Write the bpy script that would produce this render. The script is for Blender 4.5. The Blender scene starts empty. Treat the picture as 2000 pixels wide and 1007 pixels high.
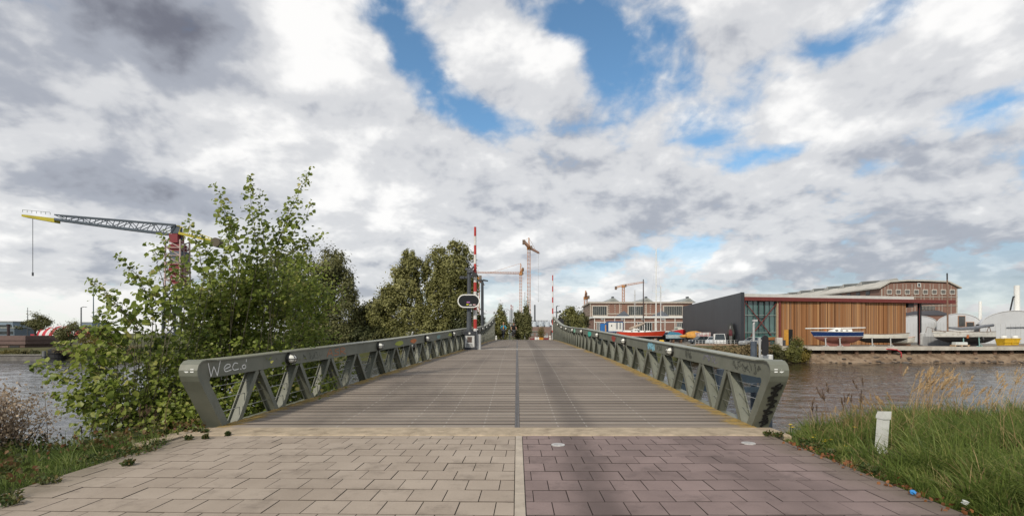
import bpy, math, random
import numpy as np
from mathutils import Vector, Matrix
random.seed(7); rng = np.random.default_rng(7)
R = math.radians
S = bpy.context.scene
COL = S.collection

# ------------------------------------------------------------------ camera
cam_d = bpy.data.cameras.new('camera'); cam = bpy.data.objects.new('camera', cam_d); COL.objects.link(cam)
cam.location = (0, 0, 1.5); cam.rotation_euler = (R(90), 0, 0)
cam_d.sensor_width = 36; cam_d.lens = 18; cam_d.shift_x = -0.005; cam_d.shift_y = 0.0733
cam_d.clip_start = 0.1; cam_d.clip_end = 6000
S.camera = cam
S.view_settings.view_transform = 'Standard'; S.view_settings.look = 'None'
S.view_settings.exposure = 0.18; S.view_settings.gamma = 1.0
S.cycles.max_bounces = 6; S.cycles.diffuse_bounces = 3; S.cycles.glossy_bounces = 3
S.cycles.transmission_bounces = 4; S.cycles.transparent_max_bounces = 8
S.cycles.use_denoising = True

# ------------------------------------------------------------------ sun
SUN_EL, SUN_AZ = R(38), R(207)          # azimuth from +Y clockwise: behind the viewer, a little to one side
sdir = Vector((math.sin(SUN_AZ)*math.cos(SUN_EL), math.cos(SUN_AZ)*math.cos(SUN_EL), math.sin(SUN_EL)))
sl = bpy.data.lights.new('sun', 'SUN'); sl.energy = 2.7; sl.angle = R(4); sl.color = (1.0, .91, .77)
so = bpy.data.objects.new('sun', sl); COL.objects.link(so); so.rotation_euler = (-sdir).to_track_quat('-Z', 'Y').to_euler()

# ------------------------------------------------------------------ sky with broken cloud
W = bpy.data.worlds.new('World'); S.world = W; W.use_nodes = True
W.cycles.sampling_method = 'MANUAL'; W.cycles.sample_map_resolution = 512
nt = W.node_tree; N = nt.nodes; L = nt.links; N.clear()
def nd(t, **k):
    n = N.new(t)
    for a, b in k.items(): setattr(n, a, b)
    return n
def mth(op, a, b=None, c=None, clamp=False):
    n = nd('ShaderNodeMath', operation=op, use_clamp=clamp)
    for i, x in enumerate((a, b, c)):
        if x is None: continue
        if isinstance(x, (int, float)): n.inputs[i].default_value = x
        else: L.new(x, n.inputs[i])
    return n.outputs[0]
def sstep(x, a, b):
    n = nd('ShaderNodeMapRange', interpolation_type='SMOOTHSTEP'); L.new(x, n.inputs[0])
    n.inputs[1].default_value = a; n.inputs[2].default_value = b
    return n.outputs[0]
def mixc(f, a, b):
    n = nd('ShaderNodeMix', data_type='RGBA')
    for i, x in ((0, f), (6, a), (7, b)):
        if isinstance(x, (int, float)): n.inputs[i].default_value = x
        elif isinstance(x, tuple): n.inputs[i].default_value = (*x, 1)
        else: L.new(x, n.inputs[i])
    return n.outputs[2]
tc = nd('ShaderNodeTexCoord'); sep = nd('ShaderNodeSeparateXYZ'); L.new(tc.outputs['Generated'], sep.inputs[0])
dx, dy, dz = sep.outputs
az = mth('ARCTAN2', dx, dy); el = mth('ARCSINE', dz)
zz = mth('ADD', mth('MAXIMUM', dz, 0.0), 0.36)
cx, cy = mth('DIVIDE', dx, zz), mth('DIVIDE', dy, zz)
def comb(a, b, c):
    n = nd('ShaderNodeCombineXYZ')
    for i, x in enumerate((a, b, c)):
        if isinstance(x, (int, float)): n.inputs[i].default_value = x
        else: L.new(x, n.inputs[i])
    return n.outputs[0]
def noise(vec, scale, detail, rough, dist=0.0, lac=2.1):
    n = nd('ShaderNodeTexNoise', noise_dimensions='3D'); L.new(vec, n.inputs['Vector'])
    n.inputs['Scale'].default_value = scale; n.inputs['Detail'].default_value = detail
    n.inputs['Roughness'].default_value = rough; n.inputs['Distortion'].default_value = dist; n.inputs['Lacunarity'].default_value = lac
    return n.outputs['Fac']
def ang(px, py):
    u, v = (px-1010)/1000, (650-py)/1000
    a = math.atan(u); return a, math.atan(v*math.cos(a))
def blob(px, py, rx, ry, amp, tilt=0.0):
    a, e = ang(px, py); sx = rx/1000*math.cos(a)**2; sy = ry/1000*math.cos(a)*math.cos(e)**2
    c, s = math.cos(tilt), math.sin(tilt)
    da, de = mth('SUBTRACT', az, a), mth('SUBTRACT', el, e)
    p = mth('DIVIDE', mth('ADD', mth('MULTIPLY', da, c), mth('MULTIPLY', de, s)), sx)
    q = mth('DIVIDE', mth('SUBTRACT', mth('MULTIPLY', de, c), mth('MULTIPLY', da, s)), sy)
    r2 = mth('ADD', mth('MULTIPLY', p, p), mth('MULTIPLY', q, q))
    return mth('MULTIPLY', mth('EXPONENT', mth('MULTIPLY', r2, -1.0)), amp)
def total(items):
    t = items[0]
    for i in items[1:]: t = mth('ADD', t, i)
    return t
P0 = comb(cx, cy, 3.7); P1 = comb(mth('ADD', cx, -0.02), mth('ADD', cy, -0.085), 3.7)
def puff(vec, scale, detail):
    n = nd('ShaderNodeTexVoronoi', feature='SMOOTH_F1', voronoi_dimensions='2D', normalize=True); L.new(vec, n.inputs['Vector'])
    n.inputs['Scale'].default_value = scale; n.inputs['Detail'].default_value = detail; n.inputs['Roughness'].default_value = .55; n.inputs['Lacunarity'].default_value = 2.3; n.inputs['Smoothness'].default_value = .6
    return n.outputs['Distance']
def warp(vec, amt, sc):
    n = nd('ShaderNodeTexNoise'); L.new(vec, n.inputs['Vector']); n.inputs['Scale'].default_value = sc; n.inputs['Detail'].default_value = 5; n.inputs['Roughness'].default_value = .6
    v = nd('ShaderNodeVectorMath', operation='SUBTRACT'); L.new(n.outputs['Color'], v.inputs[0]); v.inputs[1].default_value = (.5, .5, .5)
    w = nd('ShaderNodeVectorMath', operation='SCALE'); L.new(v.outputs[0], w.inputs[0]); w.inputs['Scale'].default_value = amt
    q = nd('ShaderNodeVectorMath', operation='ADD'); L.new(vec, q.inputs[0]); L.new(w.outputs[0], q.inputs[1]); return q.outputs[0]
W0, W1 = warp(P0, .45, 1.6), warp(P1, .45, 1.6)
v0, v1 = puff(W0, 3.3, 3), puff(W1, 3.3, 3)
m0 = noise(P0, 1.9, 7, .52, .1); m1 = noise(P1, 1.9, 7, .52, .1)
n0 = mth('ADD', mth('MULTIPLY', m0, .68), mth('MULTIPLY', mth('SUBTRACT', .62, v0), .40))
n1 = mth('ADD', mth('MULTIPLY', m1, .68), mth('MULTIPLY', mth('SUBTRACT', .62, v1), .40))
nb = noise(comb(cx, cy, 9.1), .8, 4, .5, .2); nf = noise(comb(az, mth('MULTIPLY', el, 1.25), 2.2), 11, 6, .6, .2)
# where the cloud opens (negative) or closes (positive)
gaps = total([blob(1480, 130, 60, 30, -.10, .4), blob(1750, 130, 90, 25, -.12, .3), blob(1300, 60, 60, 30, -.08), blob(1250, 330, 120, 20, -.08), blob(1700, 330, 90, 16, -.09), blob(1950, 300, 70, 25, -.10),blob(1420, 150, 150, 160, .10), blob(1250, 420, 700, 200, .03),blob(820, 130, 105, 80, -.29, -.7), blob(915, 222, 110, 40, -.22, -.2), blob(1185, 110, 90, 90, -.21), blob(1290, 210, 70, 50, .10), blob(1240, 30, 50, 40, .10), blob(1110, 45, 80, 50, -.22), blob(1060, 240, 60, 30, -.08), blob(1330, 150, 60, 90, -.10),
              blob(1360, 270, 95, 70, -.22), blob(1650, 80, 200, 50, -.25, .35), blob(1905, 225, 160, 55, -.33, .2), blob(1780, 170, 120, 40, -.12, .3), blob(1545, 290, 60, 25, -.10),
              blob(740, 10, 60, 60, -.16), blob(1260, 190, 45, 45, -.10), blob(1560, 60, 70, 50, -.08), blob(1500, 305, 120, 26, -.20, .2), blob(1010, 10, 60, 30, -.12),
              blob(730, 330, 50, 25, -.07), blob(1120, 480, 120, 40, -.06), blob(1900, 560, 130, 45, -.12), blob(960, 590, 200, 40, -.05),
              blob(200, 150, 420, 260, .30), blob(1010, 120, 130, 90, .20), blob(1560, 200, 130, 70, .14), blob(1300, 430, 600, 90, .10), blob(600, 480, 500, 70, .10),
              blob(620, 120, 120, 120, .14), blob(500, 400, 500, 160, .16), blob(1750, 300, 130, 60, .13), blob(1400, 60, 90, 60, .10), blob(1970, 80, 100, 80, .12)])
dens = mth('ADD', mth('ADD', mth('MULTIPLY_ADD', mth('SUBTRACT', n0, .44), 1.55, .47), gaps), mth('MULTIPLY', mth('SUBTRACT', nf, .5), .34))
alpha = mth('MAXIMUM', sstep(dens, .30, .52), mth('MULTIPLY', sstep(el, .25, .08), .86))
# light and dark of the cloud layer
relief = mth('MULTIPLY', mth('SUBTRACT', n0, n1), 2.1)
darkb = total([blob(260, 130, 300, 110, .16), blob(480, 60, 90, 60, .12),blob(370, 90, 250, 85, .44, -.12), blob(120, 140, 280, 110, .40), blob(150, 345, 320, 55, .42), blob(420, 30, 220, 60, .18), blob(30, 40, 150, 80, -.12), blob(330, 400, 260, 40, .15),
               blob(1180, 330, 150, 45, .16), blob(1780, 320, 150, 50, .10), blob(1640, 380, 220, 40, .04), blob(1930, 390, 130, 40, .10), blob(1250, 440, 260, 40, .06),
               blob(1650, 520, 420, 40, .06), blob(1130, 560, 300, 40, .04), blob(200, 520, 300, 50, .12), blob(640, 260, 110, 40, .10), blob(880, 250, 90, 30, .10), blob(1680, 150, 140, 40, .10),
               blob(470, 230, 420, 40, -.34), blob(600, 90, 100, 90, -.34), blob(1010, 110, 120, 70, -.30), blob(1540, 195, 110, 50, -.26), blob(700, 370, 140, 60, -.22), blob(30, 300, 120, 30, -.2),
               blob(1720, 250, 120, 30, -.24), blob(80, 600, 220, 40, -.22), blob(1960, 100, 100, 70, -.16), blob(1350, 20, 120, 60, -.10), blob(1580, 330, 60, 25, -.16), blob(1450, 520, 30, 12, -.2)])
dark = mth('ADD', mth('ADD', mth('MULTIPLY', mth('SUBTRACT', nb, .47), .95), darkb), .30)
dark = mth('SUBTRACT', dark, relief)
dark = mth('ADD', dark, mth('MULTIPLY', mth('SUBTRACT', nf, .5), -.42))
cr = nd('ShaderNodeValToRGB'); L.new(mth('ADD', dark, 0.0, clamp=True), cr.inputs[0])
e = cr.color_ramp; e.interpolation = 'EASE'
e.elements[0].position = 0.0; e.elements[0].color = (.90, .89, .875, 1)
e.elements[1].position = 1.0; e.elements[1].color = (.16, .165, .20, 1)
for p, c in ((.30, (.63, .635, .65, 1)), (.58, (.37, .39, .44, 1))):
    x = e.elements.new(p); x.color = c
ccol = cr.outputs[0]
# towards the horizon the cloud pales and warms
hz = sstep(el, .10, 0.0)
ccol = mixc(mth('MULTIPLY', hz, .45), ccol, (.66, .64, .62))
sky = nd('ShaderNodeTexSky', sky_type='NISHITA', sun_disc=False, sun_elevation=SUN_EL, sun_rotation=SUN_AZ, altitude=0, air_density=1.0, dust_density=.35, ozone_density=2.6)
b1 = nd('ShaderNodeBackground'); tint = nd('ShaderNodeMix', data_type='RGBA', blend_type='MULTIPLY'); tint.inputs[0].default_value = 1; L.new(sky.outputs[0], tint.inputs[6]); tint.inputs[7].default_value = (.80, 1.0, 1.0, 1); L.new(tint.outputs[2], b1.inputs[0]); b1.inputs[1].default_value = .135
b2 = nd('ShaderNodeBackground'); L.new(ccol, b2.inputs[0]); b2.inputs[1].default_value = 1.0
ms = nd('ShaderNodeMixShader'); L.new(mth('MULTIPLY', alpha, .97), ms.inputs[0]); L.new(b1.outputs[0], ms.inputs[1]); L.new(b2.outputs[0], ms.inputs[2])
wo = nd('ShaderNodeOutputWorld'); L.new(ms.outputs[0], wo.inputs[0])

# ------------------------------------------------------------------ helpers
def P(px, py, Y): return Vector(((px-1010)/1000*Y, Y, 1.5+(650-py)/1000*Y))
def XX(px, Y): return (px-1010)/1000*Y
def ZZ(py, Y): return 1.5+(650-py)/1000*Y
def interp(pts, x):
    xs = [p[0] for p in pts]; n = len(pts)
    if x <= xs[0]: return pts[0][1]
    if x >= xs[-1]: return pts[-1][1]
    for i in range(n-1):
        if xs[i] <= x <= xs[i+1]:
            h = xs[i+1]-xs[i]; t = (x-xs[i])/h
            def m(k):
                if k == 0: return (pts[1][1]-pts[0][1])/(xs[1]-xs[0])
                if k == n-1: return (pts[-1][1]-pts[-2][1])/(xs[-1]-xs[-2])
                return .5*((pts[k+1][1]-pts[k][1])/(xs[k+1]-xs[k])+(pts[k][1]-pts[k-1][1])/(xs[k]-xs[k-1]))
            a, b = pts[i][1], pts[i+1][1]
            return (2*t**3-3*t*t+1)*a+(t**3-2*t*t+t)*h*m(i)+(-2*t**3+3*t*t)*b+(t**3-t*t)*h*m(i+1)

class MB:
    def __init__(s): s.v = []; s.f = []; s.r = []
    def add(s, vs, fs, rnd=None):
        o = len(s.v); s.v += [tuple(map(float, v)) for v in vs]; s.f += [tuple(i+o for i in f) for f in fs]
        r = random.random() if rnd is None else rnd
        s.r += [r]*len(fs); return s
    def box(s, c, d, rz=0.0, rnd=None, taper=1.0):
        x, y, z = d[0]/2, d[1]/2, d[2]/2; vs = []
        for k, t in ((-z, 1.0), (z, taper)):
            for a, b in ((-x, -y), (x, -y), (x, y), (-x, y)):
                a, b = a*t, b*t
                vs.append((c[0]+a*math.cos(rz)-b*math.sin(rz), c[1]+a*math.sin(rz)+b*math.cos(rz), c[2]+k))
        return s.add(vs, [(0, 3, 2, 1), (4, 5, 6, 7), (0, 1, 5, 4), (1, 2, 6, 5), (2, 3, 7, 6), (3, 0, 4, 7)], rnd)
    def bb(s, x0, x1, y0, y1, z0, z1, rnd=None):
        return s.box(((x0+x1)/2, (y0+y1)/2, (z0+z1)/2), (abs(x1-x0), abs(y1-y0), abs(z1-z0)), 0, rnd)
    def chamfer(s, x0, x1, y0, y1, z0, z1, c, rnd=None):    # a block with its top edges taken off
        vs = [(x0, y0, z0), (x1, y0, z0), (x1, y1, z0), (x0, y1, z0), (x0, y0, z1-c), (x1, y0, z1-c), (x1, y1, z1-c), (x0, y1, z1-c),
              (x0+c, y0+c, z1), (x1-c, y0+c, z1), (x1-c, y1-c, z1), (x0+c, y1-c, z1)]
        fs = [(0, 1, 5, 4), (1, 2, 6, 5), (2, 3, 7, 6), (3, 0, 4, 7), (4, 5, 9, 8), (5, 6, 10, 9), (6, 7, 11, 10), (7, 4, 8, 11), (8, 9, 10, 11)]
        return s.add(vs, fs, rnd)
    def beam(s, p0, p1, w, h, up=(0, 0, 1), rnd=None):
        p0, p1 = Vector(p0), Vector(p1); d = (p1-p0).normalized(); up = Vector(up)
        if abs(d.dot(up)) > .99: up = Vector((1, 0, 0))
        a = d.cross(up).normalized(); b = a.cross(d).normalized(); vs = []
        for p in (p0, p1):
            for i, j in ((-1, -1), (1, -1), (1, 1), (-1, 1)): vs.append(p+a*(i*w/2)+b*(j*h/2))
        return s.add(vs, [(0, 1, 2, 3), (7, 6, 5, 4), (0, 4, 5, 1), (1, 5, 6, 2), (2, 6, 7, 3), (3, 7, 4, 0)], rnd)
    def tube(s, path, r, n=6, rnd=None):
        path = [Vector(p) for p in path]; m = len(path)
        rs = r if isinstance(r, (list, tuple)) else [r]*m
        vs = []; prev = None
        for i, p in enumerate(path):
            d = (path[min(i+1, m-1)]-path[max(i-1, 0)])
            d = d.normalized() if d.length > 1e-9 else Vector((0, 0, 1))
            if prev is None:
                u = Vector((0, 0, 1)) if abs(d.z) < .9 else Vector((1, 0, 0))
            else: u = prev
            a = d.cross(u)
            if a.length < 1e-6: a = d.cross(Vector((.3, 1, .2)))
            a.normalize(); b = a.cross(d).normalized(); prev = b
            for k in range(n):
                t = 2*math.pi*k/n; vs.append(p+(a*math.cos(t)+b*math.sin(t))*rs[i])
        fs = [(i*n+k, i*n+(k+1) % n, (i+1)*n+(k+1) % n, (i+1)*n+k) for i in range(m-1) for k in range(n)]
        fs += [tuple(range(n))[::-1], tuple((m-1)*n+k for k in range(n))]
        return s.add(vs, fs, rnd)
    def prism(s, poly, o, ex, ey, depth, rnd=None):   # polygon (a,b) -> o+a*ex+b*ey, extruded along depth vector
        o, ex, ey, dv = Vector(o), Vector(ex), Vector(ey), Vector(depth); n = len(poly)
        vs = [o+ex*a+ey*b for a, b in poly]; vs += [v+dv for v in vs]
        fs = [tuple(range(n))[::-1], tuple(range(n, 2*n))]+[(k, (k+1) % n, n+(k+1) % n, n+k) for k in range(n)]
        return s.add(vs, fs, rnd)
    def ell(s, c, r, nu=10, nv=7, rnd=None, jit=0.0):
        vs = [(c[0], c[1], c[2]+r[2])]
        for j in range(1, nv):
            th = math.pi*j/nv
            for i in range(nu):
                ph = 2*math.pi*i/nu; k = 1+random.uniform(-jit, jit)
                vs.append((c[0]+r[0]*k*math.sin(th)*math.cos(ph), c[1]+r[1]*k*math.sin(th)*math.sin(ph), c[2]+r[2]*k*math.cos(th)))
        vs.append((c[0], c[1], c[2]-r[2])); last = len(vs)-1
        fs = [(0, 1+i, 1+(i+1) % nu) for i in range(nu)]
        for j in range(nv-2):
            a, b = 1+j*nu, 1+(j+1)*nu
            fs += [(a+i, b+i, b+(i+1) % nu, a+(i+1) % nu) for i in range(nu)]
        a = 1+(nv-2)*nu; fs += [(a+(i+1) % nu, a+i, last) for i in range(nu)]
        return s.add(vs, fs, rnd)
    def cyl(s, c, r, z0, z1, n=12, r1=None, rnd=None): return s.tube([(c[0], c[1], z0), (c[0], c[1], z1)], [r, r if r1 is None else r1], n, rnd)
    def torus(s, c, R_, r, axis='x', nu=20, nv=6, rnd=None):
        vs = []
        for i in range(nu):
            t = 2*math.pi*i/nu
            for j in range(nv):
                q = 2*math.pi*j/nv; a = (R_+r*math.cos(q)); b = r*math.sin(q)
                if axis == 'x': vs.append((c[0]+b, c[1]+a*math.cos(t), c[2]+a*math.sin(t)))
                elif axis == 'y': vs.append((c[0]+a*math.cos(t), c[1]+b, c[2]+a*math.sin(t)))
                else: vs.append((c[0]+a*math.cos(t), c[1]+a*math.sin(t), c[2]+b))
        fs = [(i*nv+j, ((i+1) % nu)*nv+j, ((i+1) % nu)*nv+(j+1) % nv, i*nv+(j+1) % nv) for i in range(nu) for j in range(nv)]
        return s.add(vs, fs, rnd)
    def loft(s, rings, closed=False, rnd=None):
        n = len(rings[0]); vs = [p for r_ in rings for p in r_]; m = len(rings); kk = n if closed else n-1
        return s.add(vs, [(i*n+k, i*n+(k+1) % n, (i+1)*n+(k+1) % n, (i+1)*n+k) for i in range(m-1) for k in range(kk)], rnd)
    def build(s, name, m, parent=None, smooth=False, off=None):
        o_ = Vector((0, 0, 0)) if off is None else Vector(off)
        me = bpy.data.meshes.new(name); me.from_pydata([(v[0]-o_.x, v[1]-o_.y, v[2]-o_.z) for v in s.v], [], s.f)
        at = me.attributes.new('rnd', 'FLOAT', 'FACE'); at.data.foreach_set('value', s.r)
        if smooth: me.polygons.foreach_set('use_smooth', [True]*len(me.polygons))
        me.materials.append(m); me.update()
        ob = bpy.data.objects.new(name, me); COL.objects.link(ob)
        if parent is not None: ob.parent = parent
        return ob
def np_mesh(name, verts, faces, rnd, m, parent=None, smooth=False, off=(0, 0, 0)):
    verts = np.asarray(verts, dtype=np.float32)-np.asarray(off, dtype=np.float32); faces = np.asarray(faces, dtype=np.int32)
    me = bpy.data.meshes.new(name); nf, k = faces.shape
    me.vertices.add(len(verts)); me.vertices.foreach_set('co', verts.ravel())
    me.loops.add(nf*k); me.loops.foreach_set('vertex_index', faces.ravel())
    me.polygons.add(nf); me.polygons.foreach_set('loop_start', np.arange(nf, dtype=np.int32)*k)
    me.update(calc_edges=True)
    at = me.attributes.new('rnd', 'FLOAT', 'FACE'); at.data.foreach_set('value', np.asarray(rnd, dtype=np.float32))
    if smooth: me.polygons.foreach_set('use_smooth', np.ones(nf, dtype=bool))
    me.materials.append(m); me.validate(); me.update()
    ob = bpy.data.objects.new(name, me); COL.objects.link(ob)
    if parent is not None: ob.parent = parent
    return ob
def tag(o, label=None, cat=None, group=None, kind=None):
    if label: o['label'] = label
    if cat: o['category'] = cat
    if group: o['group'] = group
    if kind: o['kind'] = kind
    return o
def thing(name, label, cat, loc=(0, 0, 0), rz=0.0, group=None):
    o = bpy.data.objects.new(name, None); COL.objects.link(o); o.location = loc; o.rotation_euler = (0, 0, rz)
    o.empty_display_size = .2
    return tag(o, label, cat, group)
def root(o):
    while o.parent: o = o.parent
    return o
def part(T, name, mb, m, smooth=False, local=False, label=None):
    o = mb.build(name, m, T, smooth, None if local else root(T).location)
    if label: o['label'] = label
    return o
def part_each(T, name, mb, m, step=8, local=False):
    """every box (8 vertices) gathered in mb becomes a part of its own"""
    n = len(mb.v)//step; out = []
    for k in range(n):
        b = MB(); vs = mb.v[k*step:(k+1)*step]; fs = [tuple(i-k*step for i in f) for f in mb.f if k*step <= f[0] < (k+1)*step]; b.add(vs, fs); out.append(part(T, name, b, m, False, local))
    return out
def single(name, mb, m, label, cat, group=None, smooth=False, kind=None):
    xs = np.array(mb.v); c = ((xs[:, 0].min()+xs[:, 0].max())/2, (xs[:, 1].min()+xs[:, 1].max())/2, xs[:, 2].min())
    o = mb.build(name, m, None, smooth, c); o.location = c
    return tag(o, label, cat, group, kind)
def dup(o, loc=None, rz=None, label=None):
    def rec(a, par):
        c = a.copy(); COL.objects.link(c); c.parent = par
        for ch in list(a.children): rec(ch, c)
        return c
    c = rec(o, None)
    if loc is not None: c.location = loc
    if rz is not None: c.rotation_euler = (0, 0, rz)
    if label: c['label'] = label
    return c

# ------------------------------------------------------------------ materials
class NT:
    def __init__(s, name):
        s.m = bpy.data.materials.new(name); s.m.use_nodes = True; s.t = s.m.node_tree; s.n = s.t.nodes
        s.b = s.n['Principled BSDF']; s.o = s.n['Material Output']; s.tc = s.n.new('ShaderNodeTexCoord').outputs['Object']
    def link(s, a, b): s.t.links.new(a, b)
    def setin(s, n, i, x):
        if x is None: return
        if isinstance(x, (int, float)): n.inputs[i].default_value = x
        elif isinstance(x, tuple): n.inputs[i].default_value = (*x, 1) if len(x) == 3 and n.inputs[i].type == 'RGBA' else x
        else: s.link(x, n.inputs[i])
    def math(s, op, a, b=None, c=None, clamp=False):
        n = s.n.new('ShaderNodeMath'); n.operation = op; n.use_clamp = clamp
        for i, x in enumerate((a, b, c)): s.setin(n, i, x)
        return n.outputs[0]
    def map(s, scale=(1, 1, 1), rot=(0, 0, 0), loc=(0, 0, 0), vec=None):
        n = s.n.new('ShaderNodeMapping'); s.link(vec or s.tc, n.inputs[0])
        n.inputs['Scale'].default_value = scale; n.inputs['Rotation'].default_value = rot; n.inputs['Location'].default_value = loc
        return n.outputs[0]
    def noise(s, scale, detail=4, rough=.55, vec=None, dist=0):
        n = s.n.new('ShaderNodeTexNoise'); s.link(vec or s.tc, n.inputs['Vector'])
        for k, v in (('Scale', scale), ('Detail', detail), ('Roughness', rough), ('Distortion', dist)): n.inputs[k].default_value = v
        return n.outputs['Fac']
    def attr(s, name='rnd'):
        n = s.n.new('ShaderNodeAttribute'); n.attribute_name = name; return n.outputs['Fac']
    def step(s, x, a, b):
        n = s.n.new('ShaderNodeMapRange'); n.interpolation_type = 'SMOOTHSTEP'; s.link(x, n.inputs[0])
        n.inputs[1].default_value = a; n.inputs[2].default_value = b; return n.outputs[0]
    def mix(s, f, a, b, mode='MIX'):
        n = s.n.new('ShaderNodeMix'); n.data_type = 'RGBA'; n.blend_type = mode
        s.setin(n, 0, f); s.setin(n, 6, a); s.setin(n, 7, b); return n.outputs[2]
    def ramp(s, f, stops):
        n = s.n.new('ShaderNodeValToRGB'); s.link(f, n.inputs[0]); e = n.color_ramp
        e.elements[0].position, e.elements[0].color = stops[0][0], (*stops[0][1], 1)
        e.elements[1].position, e.elements[1].color = stops[-1][0], (*stops[-1][1], 1)
        for p, c in stops[1:-1]: x = e.elements.new(p); x.color = (*c, 1)
        return n.outputs[0]
    def bump(s, h, strength=.3, dist=.01):
        n = s.n.new('ShaderNodeBump'); n.inputs['Strength'].default_value = strength; n.inputs['Distance'].default_value = dist
        s.link(h, n.inputs['Height']); s.link(n.outputs[0], s.b.inputs['Normal'])
    def sepxyz(s, v=None):
        n = s.n.new('ShaderNodeSeparateXYZ'); s.link(v or s.tc, n.inputs[0]); return n.outputs
    def base(s, c, rough=.7, metal=0.0, spec=None):
        s.setin(s.b, 'Base Color', c); s.setin(s.b, 'Roughness', rough); s.setin(s.b, 'Metallic', metal)
        if spec is not None: s.b.inputs['Specular IOR Level'].default_value = spec
        return s.m
_mc = {}
def mat(name, c, rough=.6, var=.18, scale=3.0, metal=0.0, bump=.0, dirt=None, rndvar=0.0, spec=None):
    if name in _mc: return _mc[name]
    t = NT(name); n = t.noise(scale, 5, .6)
    lo = tuple(x*(1-var) for x in c); hi = tuple(min(1, x*(1+var)) for x in c)
    col = t.ramp(n, [(.3, lo), (.7, hi)])
    if dirt: col = t.mix(t.math('MULTIPLY', t.step(t.noise(scale*.6, 7, .7), .5, .72), .7), col, dirt)
    if rndvar:
        f = t.math('ADD', t.math('MULTIPLY', t.attr(), 2*rndvar), 1-rndvar)
        v = t.n.new('ShaderNodeVectorMath'); v.operation = 'SCALE'; t.link(col, v.inputs[0]); t.link(f, v.inputs['Scale']); col = v.outputs[0]
    if bump: t.bump(t.noise(scale*8, 4, .6), bump, .02)
    _mc[name] = t.base(col, rough, metal, spec); return t.m
def leafmat(name, cols, trans=.3, rough=.55, scale=.6):
    t = NT(name); a = t.math('ADD', t.math('MULTIPLY', t.attr(), .7), t.math('MULTIPLY', t.noise(scale, 3, .5), .3))
    n = len(cols); col = t.ramp(a, [(.12+.76*i/(n-1), c) for i, c in enumerate(cols)])
    t.base(col, rough, 0, .3)
    tr = t.n.new('ShaderNodeBsdfTranslucent'); t.link(t.mix(.5, col, (.5, .55, .1), 'MULTIPLY'), tr.inputs[0])
    v = t.n.new('ShaderNodeVectorMath'); v.operation = 'SCALE'; t.link(col, v.inputs[0]); v.inputs['Scale'].default_value = 1.3; t.link(v.outputs[0], tr.inputs[0])
    mx = t.n.new('ShaderNodeMixShader'); mx.inputs[0].default_value = trans
    t.link(t.b.outputs[0], mx.inputs[1]); t.link(tr.outputs[0], mx.inputs[2]); t.link(mx.outputs[0], t.o.inputs[0])
    return t.m
# ------------------------------------------------------------------ terrain and water
WZ = -3.14; YARD = -0.66
def fbm2(x, y, s):
    v = 0
    for k in range(4):
        f = 2**k/s; v = v+(np.sin(x*f*1.3+1.7*k+np.cos(y*f*.9+k))*np.cos(y*f*1.1-2.1*k+np.sin(x*f*.7)))/2**k
    return v/1.9
def ground_z(x, y):
    x = np.asarray(x, float); y = np.asarray(y, float)
    sh = np.where(x < -4.9, 8.2-.55*np.clip(-4.9-x, 0, 3)-.12*np.clip(-7.9-x, 0, 40), np.where(x > 3.9, 7.75+.42*np.clip(x-3.9, 0, 2.2)+.18*np.clip(x-6.1, 0, 40), 8.3))
    d = y-sh; n = fbm2(x, y, 1.1)
    pave = (x > -4.95) & (x < 3.85)
    z0 = np.where(pave, -.07, np.where(x > 0, -.05-.035*np.clip(x-3.8, 0, 8)+.05*n, -.07-.10*np.clip(-4.9-x, 0, 6)+.05*n))
    near = np.where(d < 0, z0, z0-np.minimum(d*np.where(x < -4.9, .85, .70), 6)+.06*n)
    ys = np.interp(x, [-3000, -10, 14, 42, 3000], [86.5, 86.5, 83, 79.2, 79.2])
    t = y-ys; top = np.where(x > 38, YARD, np.where(x > -8, -.66, -1.15))
    bank = np.where(t < 0, WZ+t*.6, np.where(t < 1.8, WZ+t*.80, np.minimum(WZ+1.44+(t-1.8)*.28, top)))+np.where((t > -1) & (t < 7), .20*fbm2(x, y, .7)+.08*fbm2(x*1.7, y, .25), 0)
    z = np.maximum(near, bank)
    return np.maximum(z, -4.6)
gx = np.unique(np.concatenate([np.arange(-14, 14.01, .25), np.arange(-60, 60.1, 2), np.arange(-240, 240.1, 6), [-3500, -1800, -900, -500, -350, 350, 500, 900, 1800, 3500]]))
gy = np.unique(np.concatenate([np.arange(-8, 16, .25), np.arange(16, 74, 4), np.arange(74, 92, .4), np.arange(92, 210, 8), [-3000, -800, -200, -60, -20, 260, 350, 500, 900, 1800, 3500]]))
X_, Y_ = np.meshgrid(gx, gy); Zg = ground_z(X_, Y_); nx, ny = len(gx), len(gy)
idx = np.arange(nx*ny).reshape(ny, nx)
fc = np.stack([idx[:-1, :-1], idx[:-1, 1:], idx[1:, 1:], idx[1:, :-1]], -1).reshape(-1, 4)
t = NT('ground'); x, y, z = t.sepxyz()
soil = t.ramp(t.noise(1.6, 8, .65), [(.3, (.035, .03, .018)), (.5, (.06, .06, .025)), (.7, (.10, .085, .05))])
sand = t.ramp(t.noise(.9, 9, .7), [(.28, (.055, .04, .026)), (.45, (.17, .12, .08)), (.6, (.27, .205, .145)), (.75, (.10, .075, .05))])
yard = t.ramp(t.noise(.35, 8, .6), [(.3, (.16, .15, .13)), (.7, (.27, .25, .22))])
gfar = t.ramp(t.noise(.25, 7, .6), [(.3, (.04, .05, .018)), (.7, (.11, .10, .05))])
far = t.mix(t.step(x, 12, 16), gfar, t.mix(t.step(y, 87, 89), t.mix(t.step(x, 40, 46), gfar, sand), yard))
t.bump(t.noise(6, 8, .7), .6, .08)
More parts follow.
